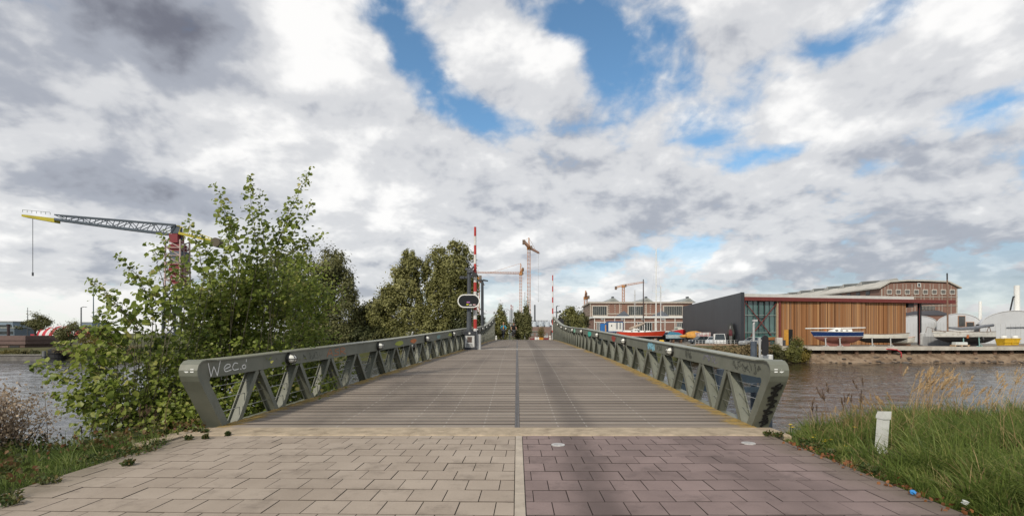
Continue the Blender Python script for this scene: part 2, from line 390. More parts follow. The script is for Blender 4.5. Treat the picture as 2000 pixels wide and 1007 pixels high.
ground = np_mesh('ground', np.stack([X_, Y_, Zg], -1).reshape(-1, 3), fc, np.zeros(len(fc)), t.base(t.mix(t.step(y, 40, 60), soil, far), .95, 0, .2), smooth=True)
tag(ground, kind='structure')

t = NT('water')
fine = t.noise(1.0, 3, .55, t.map((2.2, 4.2, 1), (0, 0, .2)), .5)
t.bump(t.math('MULTIPLY', fine, t.math('ADD', t.math('MULTIPLY', t.noise(.10, 2, .5), 1.2), .2)), 1.0, .045)
t.base(t.mix(t.step(t.sepxyz()[0], -8, 10), (.055, .058, .060), (.030, .021, .013)), .03); t.b.inputs['IOR'].default_value = 1.33  # paler left side: bright sky reflection put into the base colour
wr = np.random.default_rng(3); ax_ = np.arange(-96, 96.01, .30); ay_ = [9.0]
while ay_[-1] < 87: ay_.append(ay_[-1]+.075+.0028*ay_[-1])
ay_ = np.array(ay_); XW, YW = np.meshgrid(ax_, ay_); HW = np.zeros_like(XW)
for k in range(26):         # small wind waves, each its own length and heading
    lam = .55*1.095**k; th = wr.normal(R(80), R(30)); ph = wr.uniform(0, 6.283); q = 2*np.pi/lam
    gust = .55+.45*np.sin(XW*.09*wr.uniform(.6, 1.5)+wr.uniform(0, 6))*np.sin(YW*.07*wr.uniform(.6, 1.5)+wr.uniform(0, 6))
    warp_ = .35*np.sin(XW*.31+k)+.3*np.sin(YW*.43+1.7*k)
    HW += .030*lam/(2*np.pi)*gust*np.sin(q*(XW*np.cos(th)+YW*np.sin(th)+warp_)+ph)
HW *= np.clip((96-np.abs(XW))/3, 0, 1)*np.clip((YW-9)/1, 0, 1)*np.clip((87-YW)/2, 0, 1)
nxw, nyw = len(ax_), len(ay_); ix = np.arange(nxw*nyw).reshape(nyw, nxw); y1w = float(ay_[-1])
fw = np.stack([ix[:-1, :-1], ix[:-1, 1:], ix[1:, 1:], ix[1:, :-1]], -1).reshape(-1, 4); vw_ = np.stack([XW, YW, WZ+HW], -1).reshape(-1, 3); o = len(vw_)
rects = [(-3500, 3500, -40, 9), (-3500, -96, 9, y1w), (96, 3500, 9, y1w), (-3500, 3500, y1w, 97)]
vr = np.array([p for x0, x1, y0, y1 in rects for p in ((x0, y0, WZ), (x1, y0, WZ), (x1, y1, WZ), (x0, y1, WZ))]); fr = np.array([[o+4*k+j for j in range(4)] for k in range(4)])
water = np_mesh('water', np.concatenate([vw_, vr]), np.concatenate([fw, fr]), np.zeros(len(fw)+4), t.m, smooth=True)
tag(water, kind='structure')

# ------------------------------------------------------------------ bridge profile
ZD = [(7.4, 0), (8.24, 0.0), (11, .10), (14, .29), (17.5, .46), (25, .69), (33, .79), (42, .83), (53, .81), (60, .66), (75, .05), (90, -.60)]
EL = [(7.5, -4.84), (8.24, -4.80), (11, -4.45), (14, -3.98), (17.5, -3.47), (25, -2.72), (33, -2.50), (42, -2.45), (53, -2.36), (90, -2.3)]
ER = [(7.5, 3.84), (8.24, 3.82), (11, 3.80), (17.5, 3.58), (25, 3.36), (33, 3.42), (42, 3.56), (53, 3.74), (90, 3.9)]
RH = [(7.5, 1.06), (10.5, 1.055), (15, .945), (21, .94), (26, 1.0), (33, 1.07), (40, 1.26), (47, 1.72), (53, 2.32), (54.2, 2.45)]
zd = lambda Y: interp(ZD, Y)
eL = lambda Y: interp(EL, Y)
eR = lambda Y: interp(ER, Y)
zt = lambda Y: zd(Y)+interp(RH, Y)

# ------------------------------------------------------------------ paving
def tiles(x0, x1, y0, y1, tx, ty, rot, off):
    mb = MB(); c, s = math.cos(rot), math.sin(rot); px_, py_ = 0.0, 7.48
    for j in range(-2, int((y1-y0)/ty)+3):
        for i in range(-2, int((x1-x0)/tx)+4):
            ax = x0-tx+i*tx+(tx/2 if j % 2 else 0)+off; ay = y1-j*ty-ty+.1; g = .0022
            gy_ = .0032; q = [(ax+g, ay+gy_), (ax+tx-g, ay+gy_), (ax+tx-g, ay+ty-gy_), (ax+g, ay+ty-gy_)]
            q = [(px_+(a-px_)*c-(b-py_)*s, py_+(a-px_)*s+(b-py_)*c) for a, b in q]
            q = [(min(max(a, x0), x1), min(max(b, y0), y1)) for a, b in q]
            ar = abs(sum(q[k][0]*q[(k+1) % 4][1]-q[(k+1) % 4][0]*q[k][1] for k in range(4)))/2
            if ar < .004: continue
            m0 = (sum(p[0] for p in q)/4, sum(p[1] for p in q)/4); dz = random.uniform(-.0022, .0022); tl = [random.uniform(-.0012, .0012) for _ in range(4)]
            ins = [(a+(m0[0]-a)*.018, b+(m0[1]-b)*.028) for a, b in q]
            vs = [(a, b, -.035) for a, b in q]+[(a, b, -.004+dz+e) for (a, b), e in zip(q, tl)]+[(a, b, dz+e) for (a, b), e in zip(ins, tl)]
            mb.add(vs, [(0, 1, 5, 4), (1, 2, 6, 5), (2, 3, 7, 6), (3, 0, 4, 7), (4, 5, 9, 8), (5, 6, 10, 9), (6, 7, 11, 10), (7, 4, 8, 11)], -1.0); mb.add(vs[8:], [(0, 1, 2, 3)])
    return mb
def pavemat(name, lo, hi, dark_bands):
    t = NT(name); r = t.attr(); n = t.noise(1.1, 7, .62); f = t.noise(55, 3, .6)
    a = t.math('ADD', t.math('ADD', t.math('MULTIPLY', r, .17), t.math('MULTIPLY', n, .72)), t.math('MULTIPLY', f, .24))
    col = t.ramp(a, [(.25, lo), (.85, hi)])
    st = t.math('MULTIPLY', t.step(t.noise(2.3, 8, .72), .50, .70), .5); col = t.mix(st, col, tuple(v*.55 for v in lo))
    sp = t.step(t.noise(140, 2, .5), .68, .75); col = t.mix(t.math('MULTIPLY', sp, .3), col, tuple(min(1, v*1.5) for v in hi))
    x = t.sepxyz()[0]
    edge = t.math('MULTIPLY', t.step(t.math('ADD', t.math('ABSOLUTE', t.math('ADD', x, .54)), t.math('MULTIPLY', t.noise(1.5, 6, .65), .9)), 4.05, 4.75), .5); col = t.mix(edge, col, (.085, .075, .04))   # soil and moss creeping in from the banks
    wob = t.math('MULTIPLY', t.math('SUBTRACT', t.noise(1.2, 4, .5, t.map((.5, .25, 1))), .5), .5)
    for xc, wd, amt in dark_bands:      # darker bands lengthwise along the paving, wavering and broken up by noise
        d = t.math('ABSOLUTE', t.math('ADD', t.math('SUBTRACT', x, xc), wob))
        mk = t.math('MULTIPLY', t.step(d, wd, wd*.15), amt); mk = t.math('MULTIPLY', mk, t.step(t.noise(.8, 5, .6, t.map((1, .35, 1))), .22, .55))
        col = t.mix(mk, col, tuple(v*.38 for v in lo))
    col = t.mix(t.math('LESS_THAN', r, -.5), col, tuple(v*.42 for v in lo))
    t.bump(t.math('ADD', f, t.noise(160, 2, .5)), .22, .004)
    return t.base(col, .85, 0, .3)
LP = tiles(-4.80, -.028, -5, 7.49, .325, .337, R(-1.5), -.02); RP = tiles(.078, 3.72, -5, 7.49, .318, .337, R(.2), .06)
tag(LP.build('pavement', pavemat('beige_paver', (.25, .202, .160), (.405, .342, .280), [(-2.2, .5, .10)])), kind='structure')
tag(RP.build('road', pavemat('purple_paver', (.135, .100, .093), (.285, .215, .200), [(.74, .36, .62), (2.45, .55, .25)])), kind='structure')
bed = MB(); bed.bb(-4.85, 3.76, -5.2, 7.6, -.2, -.016); tag(bed.build('paving_ground', mat('joint_sand', (.045, .036, .03), .95, .3, 20)), kind='structure')
kb = MB(); yy = -5.0
while yy < 7.4:
    y1 = min(yy+.98, 7.49); kb.chamfer(-.022, .072, yy, y1-.006, -.1, .003, .004); yy += .98
tag(kb.build('kerb_strip', mat('kerb_concrete', (.40, .345, .28), .85, .15, 4, bump=.2, rndvar=.08, dirt=(.2, .16, .12))), kind='structure')

# ------------------------------------------------------------------ bridge
T = thing('bridge', 'low arched timber and steel bridge with plank deck rising over the canal', 'bridge', (0, 8, 0))
vs, fs, rn, ms_ = [], [], [], []
Yp = 8.13; pitch = .285
while Yp < 88:
    for side in (0, 1):
        e = (eL if side == 0 else eR)(Yp); s = 1 if side == 0 else -1
        xs = [e, e+s*.22, e+s*.55, e+s*1.1, (-.038 if side == 0 else .042)]; mo = [1, .85, .45, 0, 0]
        if side == 1: xs = xs[::-1]; mo = mo[::-1]
        r = random.random(); g = .010; dz = random.uniform(-.003, .003); o = len(vs); n = 5
        for yy, zb in ((Yp+g, -.05), (Yp+g, -.008), (Yp+g+.014, 0), (Yp+pitch-g-.008, 0), (Yp+pitch-g, -.006), (Yp+pitch-g, -.05)):
            for xx, m_ in zip(xs, mo): vs.append((xx, yy, zd(yy)+zb+dz)); ms_.append(m_)
        for a in range(5):
            for k in range(n-1): fs.append((o+a*n+k, o+a*n+k+1, o+(a+1)*n+k+1, o+(a+1)*n+k)); rn.append(r if a == 2 else -1.0)
    Yp += pitch
t = NT('deck_timber'); x, y, z = t.sepxyz(); r = t.attr(); g1 = t.noise(1, 6, .6, t.map((1.2, 45, 1))); g2 = t.noise(.55, 6, .62)
a = t.math('ADD', t.math('ADD', t.math('MULTIPLY', r, .26), t.math('MULTIPLY', g1, .42)), t.math('MULTIPLY', g2, .42))
col = t.ramp(a, [(.22, (.125, .102, .083)), (.55, (.225, .188, .155)), (.9, (.325, .280, .232))])
wet = t.math('MULTIPLY', t.step(t.noise(.35, 6, .6, t.map((1, .35, 1))), .5, .68), .55); col = t.mix(wet, col, (.085, .07, .06))
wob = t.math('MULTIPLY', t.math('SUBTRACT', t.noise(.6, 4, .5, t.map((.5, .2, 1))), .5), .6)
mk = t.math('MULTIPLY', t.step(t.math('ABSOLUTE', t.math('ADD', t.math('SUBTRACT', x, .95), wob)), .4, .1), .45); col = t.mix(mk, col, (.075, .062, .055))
for xb in (-1.75, -1.18, -.54, .66, 1.12, 2.2, -2.9):   # bolt heads down each plank
    d = t.math('ABSOLUTE', t.math('SUBTRACT', x, xb)); dy_ = t.math('ABSOLUTE', t.math('SUBTRACT', t.math('FRACT', t.math('DIVIDE', t.math('SUBTRACT', y, .13), pitch)), .5))
    b = t.math('MULTIPLY', t.step(d, .013, .008), t.step(dy_, .30, .2)); col = t.mix(t.math('MULTIPLY', b, .55), col, (.38, .35, .31))
mo = t.math('MULTIPLY', t.attr('moss'), t.math('ADD', t.math('MULTIPLY', t.noise(2.6, 7, .7), .75), t.math('MULTIPLY', t.noise(.45, 3, .5), .42))); mo = t.step(mo, .40, .57)
mcol = t.ramp(t.noise(7, 5, .6), [(.3, (.10, .075, .02)), (.5, (.36, .22, .025)), (.7, (.16, .14, .05))])
col = t.mix(t.math('LESS_THAN', r, -.5), col, (.035, .028, .022)); col = t.mix(t.math('MULTIPLY', mo, .72), col, mcol); t.bump(t.math('ADD', g1, t.noise(40, 3, .6)), .35, .006)
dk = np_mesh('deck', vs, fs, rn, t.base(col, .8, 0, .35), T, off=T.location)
am = dk.data.attributes.new('moss', 'FLOAT', 'POINT'); am.data.foreach_set('value', np.array(ms_, dtype=np.float32))
t = NT('painted_steel'); col = t.ramp(t.noise(1.8, 6, .62), [(.3, (.125, .132, .104)), (.55, (.160, .167, .134)), (.75, (.195, .198, .162))])
col = t.mix(t.math('MULTIPLY', t.step(t.noise(1, 6, .7, t.map((6, 6, 1.1))), .50, .72), .45), col, (.10, .10, .072))      # grime in runs
col = t.mix(t.math('MULTIPLY', t.step(t.noise(7, 7, .75), .66, .72), .75), col, (.12, .062, .03)); t.bump(t.noise(30, 4, .6), .06, .01)
steel = t.base(col, t.math('ADD', t.math('MULTIPLY', t.noise(4, 4, .6), .25), .42))
darksteel = mat('dark_steel', (.05, .055, .05), .6, .2, 2)
mb = MB(); cs = MB(); gd = MB(); gd2 = MB()
Ys = [8.12+i*1.0 for i in range(81)]
for s0 in range(len(Ys)-1):
    a, b = Ys[s0], Ys[s0+1]
    for xa, w in ((-.028, .014), (.026, .022)):
        cs.beam((xa, a, zd(a)-.018), (xa, b, zd(b)-.018), w, .04)
    cs.beam((-.005, a, zd(a)-.030), (-.005, b, zd(b)-.030), .032, .02, rnd=1)
    mb.loft([[(eL(a)+.02, a, zd(a)-.06), (eR(a)-.02, a, zd(a)-.06), (eR(a)-.3, a, zd(a)-.6), (eL(a)+.3, a, zd(a)-.6), (eL(a)+.02, a, zd(a)-.06)],
             [(eL(b)+.02, b, zd(b)-.06), (eR(b)-.02, b, zd(b)-.06), (eR(b)-.3, b, zd(b)-.6), (eL(b)+.3, b, zd(b)-.6), (eL(b)+.02, b, zd(b)-.06)]])
part(T, 'substructure', mb, darksteel)
for e, s, g_ in ((eL, -1, gd), (eR, 1, gd2)): g_.loft([[(e(y), y, zd(y)-.46), (e(y)+s*.24, y, zd(y)-.46), (e(y)+s*.24, y, zd(y)-.04), (e(y), y, zd(y)-.04)] for y in Ys], True)
part(T, 'side_girder', gd, steel); part(T, 'side_girder', gd2, steel)
part(T, 'joint_strip', cs, mat('strip_metal', (.10, .09, .085), .5, .25, 6, rndvar=.2))
for yj, w in ((25.2, .10), (25.9, .05), (53.6, .1)):
    j = MB(); j.bb(eL(yj)+.05, eR(yj)-.05, yj-w/2, yj+w/2, zd(yj)-.03, zd(yj)+.008); part(T, 'expansion_joint', j, mat('joint_metal', (.52, .50, .47), .45, .15, 5))
eb = MB(); conc = mat('beam_concrete', (.36, .29, .205), .9, .25, 5, bump=.35, dirt=(.16, .12, .08))
eb.chamfer(-4.9, 4.02, 7.5, 8.11, -.6, .012, .02); part(T, 'edge_beam', eb, conc)
wing = MB(); wing.prism([(-4.905, 7.5), (-4.905, 8.1), (-5.05, 8.06), (-5.18, 7.6), (-5.22, 6.95), (-4.96, 6.9), (-4.905, 7.2)], (0, 0, -.6), (1, 0, 0), (0, 1, 0), (0, 0, .60))
part(T, 'wing_wall', wing, conc)
for yy, xx in ((16.2, -2.9), (16.2, 2.9), (27, -2.1), (27, 2.8), (40, -1.9), (40, 2.9), (52, -1.8), (52, 3.0), (64, -1.6), (64, 3.0), (76, -1.6), (76, 3.0)):
    p = MB(); p.cyl((xx, yy), .28, -4.6, zd(yy)-.6, 14); part(T, 'pile', p, mat('pile_steel', (.045, .055, .07), .55, .3, 1.5))

# ------------------------------------------------------------------ railings of the bridge
glassw = mat('lamp_globe', (.72, .72, .66), .3, .08, 8); lampdark = mat('lamp_dark', (.02, .02, .018), .5)
def ribbon(mb, f, pts, w):
    q = [Vector(f(*p)) for p in pts]; n = Vector(f(0, 0, 1))-Vector(f(0, 0, 0)) if False else None
    for a, b in zip(q[:-1], q[1:]):
        if (b-a).length < 1e-4: continue
        mb.beam(a, b, w, w*.35, up=(1, 0, 0))
def wall_lamp(T, x, y, z, s):
    b = MB(); b.tube([(x, y, z), (x-s*.055, y, z)], [.108, .10], 14); b.prism([(-.02, -.13), (.02, -.13), (.02, .13), (-.02, .13)], (x-s*.0, y, z), (0, 1, 0), (0, 0, 1), (-s*.05, 0, 0))
    L_ = part(T, 'wall_lamp', b, lampdark)
    g = MB(); g.ell((x-s*.06, y, z), (.105, .10, .085), 14, 9); part(L_, 'globe', g, glassw, True)
    c = MB()
    for k in (-.045, .045):
        c.tube([(x-s*.05, y+k*.9, z-.10), (x-s*.13, y+k, z-.07), (x-s*.165, y+k, z), (x-s*.13, y+k, z+.07), (x-s*.05, y+k*.9, z+.10)], .007, 5)
    c.tube([(x-s*.05, y-.115, z), (x-s*.13, y-.08, z), (x-s*.172, y, z), (x-s*.13, y+.08, z), (x-s*.05, y+.115, z)], .007, 5)
    part(L_, 'guard', c, lampdark)
def railing(s, e, label):
    T = thing('bridge_railing', label, 'railing', (e(8), 8, 0), group='truss railings of the bridge')
    # end post and rounded corner
    out = [(8.32, -.03), (7.755, .78), (7.715, .86), (7.705, .94), (7.735, 1.01), (7.80, 1.055), (7.90, 1.07), (8.15, zt(8.15))]
    inn = [(8.54, -.03), (8.06, .70), (8.045, .735), (8.04, .765), (8.05, .79), (8.07, .80), (8.10, .805), (8.15, zt(8.15)-.26)]
    mb = MB(); rings = []
    for (yo, zo), (yi, zi) in zip(out, inn):
        x0 = e(max(yo, 7.5)); rings.append([(x0, yo, zo), (x0+s*.22, yo, zo), (x0+s*.22, yi, zi), (x0, yi, zi)])
    mb.loft(rings, True); mb.add(rings[0], [(0, 1, 2, 3)])
    pl = []
    for k, (yo, zo) in enumerate(out):
        a, b = out[max(k-1, 0)], out[min(k+1, len(out)-1)]; d = Vector((b[0]-a[0], b[1]-a[1])).normalized(); nrm = (-d.y, d.x) if True else None
        nrm = (-d.y, d.x); nrm = nrm if (nrm[1] > 0 or nrm[0] < 0) else (d.y, -d.x)
        x0 = e(max(yo, 7.5)); th = .022
        pl.append([(x0-s*.03, yo+nrm[0]*.002, zo+nrm[1]*.002), (x0+s*.25, yo+nrm[0]*.002, zo+nrm[1]*.002), (x0+s*.25, yo+nrm[0]*th, zo+nrm[1]*th), (x0-s*.03, yo+nrm[0]*th, zo+nrm[1]*th)])
    mb.loft(pl, True); mb.add(pl[0], [(0, 1, 2, 3)])
    EP = part(T, 'end_post', mb, steel)
    # top beam with its flange
    Yb = [8.152+i*.5 for i in range(93)]; Yb = [y for y in Yb if y < 54.2]
    tb = MB(); fl = MB()
    tb.loft([[(e(y), y, zt(y)), (e(y)+s*.22, y, zt(y)), (e(y)+s*.22, y, zt(y)-.26), (e(y), y, zt(y)-.26)] for y in Yb], True)
    y = Yb[-1]; tb.add([(e(y), y, zt(y)), (e(y)+s*.22, y, zt(y)), (e(y)+s*.22, y, zt(y)-.26), (e(y), y, zt(y)-.26)], [(0, 1, 2, 3)])
    fl.loft([[(e(y)-s*.03, y, zt(y)+.002), (e(y)+s*.25, y, zt(y)+.002), (e(y)+s*.25, y, zt(y)+.022), (e(y)-s*.03, y, zt(y)+.022)] for y in Yb], True)
    TB = part(T, 'top_beam', tb, steel); part(T, 'top_flange', fl, mat('flange_steel', (.25, .255, .20), .45, .15, 2, dirt=(.17, .175, .14)))
    # diagonals
    Yk = 9.32
    while Yk < 53.6:
        for q in (-1, 1):
            ya, yb_ = Yk+q*.05, Yk+q*.56
            if yb_ > 54.1: continue
            top = Vector((e(ya), ya, zt(ya)-.262)); bot = Vector((e(yb_), yb_, zd(yb_)-.04)); b = MB()
            for off, w, th in ((.012, .105, .014), (.10, .014, .155), (.188, .105, .014)):
                o_ = Vector((s*off, 0, 0)); b.beam(bot+o_, top+o_, w, th, up=(1, 0, 0), rnd=.5)
            part(T, 'diagonal', b, steel)
        Yk += 1.285
    yl = 54.0; b = MB(); b.bb(e(yl), e(yl)+s*.2, yl-.1, yl+.08, zd(yl)-.04, zt(yl)-.262); part(T, 'closing_post', b, steel)
    for hh in (.20, .42, .63):
        c = MB(); c.tube([(e(y)+s*.1, y, zd(y)+hh*(interp(RH, y)/1.05)) for y in [8.5-hh*.4]+Yb[1::4]], .006, 5); part(T, 'cable', c, mat('cable_steel', (.42, .43, .41), .35, .1, 3, .6))
    return T, TB, EP
TL, TBL, EPL = railing(-1, eL, 'grey-green truss railing along the bank poplar, chalk letters by its end post')
TR, TBR, EPR = railing(1, eR, 'grey-green truss railing towards the boatyard, black tag on its end post')
for k in range(10): yq = 10.2+4.2*k; (yq < 53) and wall_lamp(TL, eL(yq), yq, zt(yq)-.13, -1)
for k in range(10): yq = 12.4+4.6*k; (yq < 53) and wall_lamp(TR, eR(yq), yq, zt(yq)-.13, 1)
# writing and marks on the railings: strokes in (along, up) on the inner face of the beam
chalk = mat('chalk', (.75, .76, .74), .9, .1, 20); ink = mat('black_paint', (.012, .012, .013), .6, .2, 9); orange = mat('orange_paint', (.50, .16, .05), .7, .25, 20)
greyink = mat('faded_marker', (.055, .06, .05), .8, .3, 20); lilac = mat('faded_lilac', (.20, .19, .26), .8, .25, 20)
def beamface(s, e, y0, sy, z0, sz):
    return lambda a, b: (e(y0+a*sy)-s*.003, y0+a*sy, zt(y0+a*sy)-.26+z0+b*sz)
def smooth(pts, n=6):
    q = [Vector((*p, 0)) for p in pts]; out = []
    for i in range(len(q)-1):
        p0, p1, p2, p3 = q[max(i-1, 0)], q[i], q[i+1], q[min(i+2, len(q)-1)]
        for k in range(n):
            t_ = k/n; v = .5*((2*p1)+(-p0+p2)*t_+(2*p0-5*p1+4*p2-p3)*t_**2+(-p0+3*p1-3*p2+p3)*t_**3); out.append((v.x, v.y))
    return out+[pts[-1]]
def marks(parent, name, f, strokes, w, m):
    mb = MB()
    for st in strokes: ribbon(mb, f, smooth(st, 5) if len(st) > 2 else st, w)
    return part(parent, name, mb, m)
# "Wec.o" chalked beside the end post (read from the deck: first letter nearest the post)
Wst = [[(0, 1), (.10, .0)], [(.10, .0), (.20, .72)], [(.20, .72), (.33, 0)], [(.33, 0), (.44, 1.1)], [(.62, .42), (.80, .56), (.79, .72), (.68, .75), (.58, .5), (.64, .22), (.85, .30)],
       [(1.10, .72), (.98, .78), (.90, .5), (.95, .25), (1.14, .28)], [(1.2, .25), (1.24, .25)], [(1.36, .55), (1.28, .45), (1.32, .25), (1.42, .3), (1.40, .5), (1.36, .55)], [(1.44, .75), (1.45, .98)]]
marks(TBL, 'chalk_writing', beamface(-1, eL, 7.98, .66, .02, .215), Wst, .014, chalk)
Ast = [[(0, 0), (.22, 1), (.4, 0)], [(.08, .4), (.34, .4)], [(.85, .95), (.58, .85), (.62, .55), (.82, .45), (.8, .1), (.52, .05)], [(1.0, 0), (1.02, 1), (1.3, .85), (1.25, .55), (1.03, .5), (1.4, 0)]]
marks(TBL, 'orange_writing', beamface(-1, eL, 11.7, .62, .05, .16), Ast, .013, orange)
def scrib(n, w, h, seed, seg=5):
    r = random.Random(seed); out = []
    for k in range(n):
        x0 = w*k/n; out.append([(x0+r.uniform(-.02, 1.3*w/n), h*r.uniform(0, 1)) for _ in range(seg)])
    return out
marks(TBL, 'faint_tag', beamface(-1, eL, 10.75, 1, .04, .17), scrib(5, .7, 1, 3), .005, greyink)
marks(TBR, 'marker_writing', beamface(1, eR, 8.02, 1, .04, .18), scrib(11, 1.0, 1, 11), .0075, greyink)
marks(TBR, 'faint_lilac_tag', beamface(1, eR, 9.75, 1, .05, .15), scrib(5, .7, 1, 17), .008, lilac)
marks(TBR, 'drawn_tag', beamface(1, eR, 11.15, 1, .03, .2), scrib(8, .38, 1, 23, 7), .007, greyink)
marks(TBR, 'small_tag', beamface(1, eR, 13.2, 1, .03, .18), scrib(5, .4, 1, 29, 6), .007, greyink)
blue = mat('light_blue_paint', (.20, .42, .52), .7, .2, 9)
marks(TBR, 'blue_throw_up', beamface(1, eR, 13.85, 1, .02, .22), scrib(6, .62, 1, 31, 7), .028, blue)
def patch(parent, s, e, y, w, z0, h, m, name):
    mb = MB(); n = 9; f = beamface(s, e, y, 1, z0, 1); r = random.Random(int(y*10))
    poly = [(w/2+w/2*math.cos(2*math.pi*k/n)*r.uniform(.6, 1.05), h/2+h/2*math.sin(2*math.pi*k/n)*r.uniform(.65, 1.05)) for k in range(n)]
    a = [f(*p) for p in poly]; b = [(p[0]-s*.003, p[1], p[2]) for p in a]
    mb.add(a+b, [tuple(range(n)), tuple(range(n, 2*n))]+[(k, (k+1) % n, n+(k+1) % n, n+k) for k in range(n)]); part(parent, name, mb, m)
patch(TBR, 1, eR, 18.3, 1.0, .02, .22, mat('red_paint', (.32, .05, .035), .7), 'red_patch')
patch(TBR, 1, eR, 23.2, 1.4, -.06, .3, mat('teal_paint', (.05, .42, .33), .7), 'teal_patch')
patch(TBR, 1, eR, 29.3, 1.9, -.04, .27, mat('mint_paint', (.22, .45, .32), .7), 'mint_patch')
patch(TBL, -1, eL, 15.6, .8, .02, .2, mat('lime_paint', (.32, .36, .06), .8), 'lime_patch')
patch(TBL, -1, eL, 20.0, .8, .03, .18, mat('pale_teal_paint', (.18, .30, .28), .8), 'teal_patch')
patch(TBL, -1, eL, 21.9, .9, .03, .18, mat('lime_paint', (.32, .36, .06), .8), 'lime_patch')
patch(TBL, -1, eL, 16.9, .8, .03, .18, orange, 'orange_patch')
# black tag and two white stickers on the leaning outer plate of the end posts
def postface(s, e): return lambda a, b: (e(7.9)+s*(.02+.2*a), 8.32-.565*b-.030*.82, -.03+.81*b-.030*.57)
r_ = random.Random(5)
tagst = []
for k in range(11):
    b0 = .06+.078*k
    tagst.append([(r_.uniform(.15, .45), b0), (r_.uniform(.55, .95), b0+r_.uniform(.03, .1)), (r_.uniform(.1, .5), b0+r_.uniform(.05, .12)), (r_.uniform(.5, .9), b0+.13)])
tagst += [[(.5, .02), (.45, .3), (.55, .5)], [(.3, .35), (.85, .62)], [(.25, .6), (.9, .95)], [(.65, .5), (.4, .93)]]
mb = MB(); f = postface(1, eR)
for st in tagst:
    q = [Vector(f(*p)) for p in smooth(st, 4)]
    for a, b in zip(q[:-1], q[1:]):
        if (b-a).length > 1e-4: mb.beam(a, b, .027, .004, up=(0, -.82, -.57))
part(EPR, 'black_tag', mb, ink)
for s, e, EP in ((1, eR, EPR), (-1, eL, EPL)):
    mb = MB()
    def cf(a, b): return (e(7.75)+s*(.02+.2*a), 7.688-.0*b+.004*b, .90+.10*b)
    for a0, a1, hgt in (((.05, .30, .55), (.45, .58, .2))):
        mb.add([cf(a0, .1), cf(a1, .1), cf(a1, .1+hgt), cf(a0, .1+hgt), tuple(np.add(cf(a0, .1), (0, -.004, 0))), tuple(np.add(cf(a1, .1), (0, -.004, 0))), tuple(np.add(cf(a1, .1+hgt), (0, -.004, 0))), tuple(np.add(cf(a0, .1+hgt), (0, -.004, 0)))],
               [(0, 1, 2, 3), (4, 5, 6, 7), (0, 1, 5, 4), (1, 2, 6, 5), (2, 3, 7, 6), (3, 0, 4, 7)])
    ar = [(.58, -.0), (.80, .28), (.58, .56)]
    q = [cf(*p) for p in ar]; mb.add(q+[tuple(np.add(p, (0, -.004, 0))) for p in q], [(0, 1, 2), (3, 4, 5), (0, 1, 4, 3), (1, 2, 5, 4), (2, 0, 3, 5)])
    part(EP, 'white_sticker', mb, chalk)

# ------------------------------------------------------------------ studs in the paving
for px, Y, lb in ((1090, 6.88, 'round pale metal cover in the purple paving beside the kerb strip'), (1462, 6.98, 'round pale metal cover in the purple paving towards the grass bank')):
    x = XX(px, Y); T = thing('paving_cover', lb, 'cover', (x, Y, 0), group='round covers in the paving')
    m1 = MB(); m1.tube([(x, Y, -.02), (x, Y, .006), (x, Y, .009)], [.092, .092, .085], 20); part(T, 'ring', m1, mat('cover_metal', (.50, .49, .47), .5, .2, 20, .3))
    m2 = MB(); m2.tube([(x, Y, .008), (x, Y, .012)], [.062, .058], 16); part(T, 'lid', m2, mat('cover_lid', (.38, .37, .36), .6, .25, 30, .2))
# ------------------------------------------------------------------ grass, weeds and reeds on the near bank
def blades(n, xy, hgt, wid, lean, ztop=None):
    """quad strips, three segments each, curving over"""
    x, y = xy[:, 0], xy[:, 1]; z = ground_z(x, y)-.03
    th = rng.uniform(0, 2*np.pi, n); ld = rng.uniform(0, 2*np.pi, n) if lean is None else lean[0]+rng.normal(0, 1, n)*lean[1]
    b = np.abs(rng.normal(.62, .32, n)); v = []
    for t_, wf in ((0, 1.0), (.4, .85), (.75, .55), (1.0, .08)):
        out = hgt*b*t_**2; zz_ = z+hgt*(t_-.32*b*t_**2)
        cx_, cy_ = x+np.cos(ld)*out, y+np.sin(ld)*out
        for sg in (-1, 1): v.append(np.stack([cx_+sg*np.cos(th)*wid*wf/2, cy_+sg*np.sin(th)*wid*wf/2, zz_], -1))
    v = np.stack(v, 1).reshape(-1, 3); o = np.arange(n)[:, None]*8
    f = np.stack([np.concatenate([o+a, o+a+1, o+a+3, o+a+2], 1) for a in (0, 2, 4)], 1).reshape(-1, 4)
    return v, f
grassm = leafmat('grass_blade', [(.045, .072, .018), (.115, .165, .036), (.195, .245, .062), (.34, .32, .12)], .38, .5, 1.2)
drym = leafmat('dry_grass', [(.26, .17, .08), (.46, .32, .17), (.62, .46, .27)], .3, .7, 1.5)
def edge_r(y): return 3.74+.05*np.sin(y*3.1)+.04*np.sin(y*7.7)
def scatter(n, x0, x1, y0, y1, ok):
    out = []
    while sum(map(len, out)) < n:
        p = np.stack([rng.uniform(x0, x1, 4000), rng.uniform(y0, y1, 4000)], -1); out.append(p[ok(p[:, 0], p[:, 1])])
    return np.concatenate(out)[:n]
def tufts(nt_, per, okf, box, hf, wid):
    c = scatter(nt_, *box, okf); P_, LD, H, CR = [], [], [], []
    for (x, y) in c:
        k = int(per*rng.uniform(.5, 1.5)); h = hf(x, y)*rng.uniform(.7, 1.35); wind = rng.normal(R(205), .5); r_ = rng.uniform(.03, .10); t0 = rng.normal(.46, .20)
        a = rng.uniform(0, 2*np.pi, k); q = r_*np.sqrt(rng.random(k)); P_.append(np.stack([x+q*np.cos(a), y+q*np.sin(a)], -1))
        LD.append(np.arctan2(np.sin(a)+.9*np.sin(wind), np.cos(a)+.9*np.cos(wind))); H.append(h*rng.uniform(.45, 1.15, k)); CR.append(np.clip(t0+rng.normal(0, .14, k), 0, 1))
    return np.concatenate(P_), np.concatenate(LD), np.concatenate(H), np.concatenate(CR)
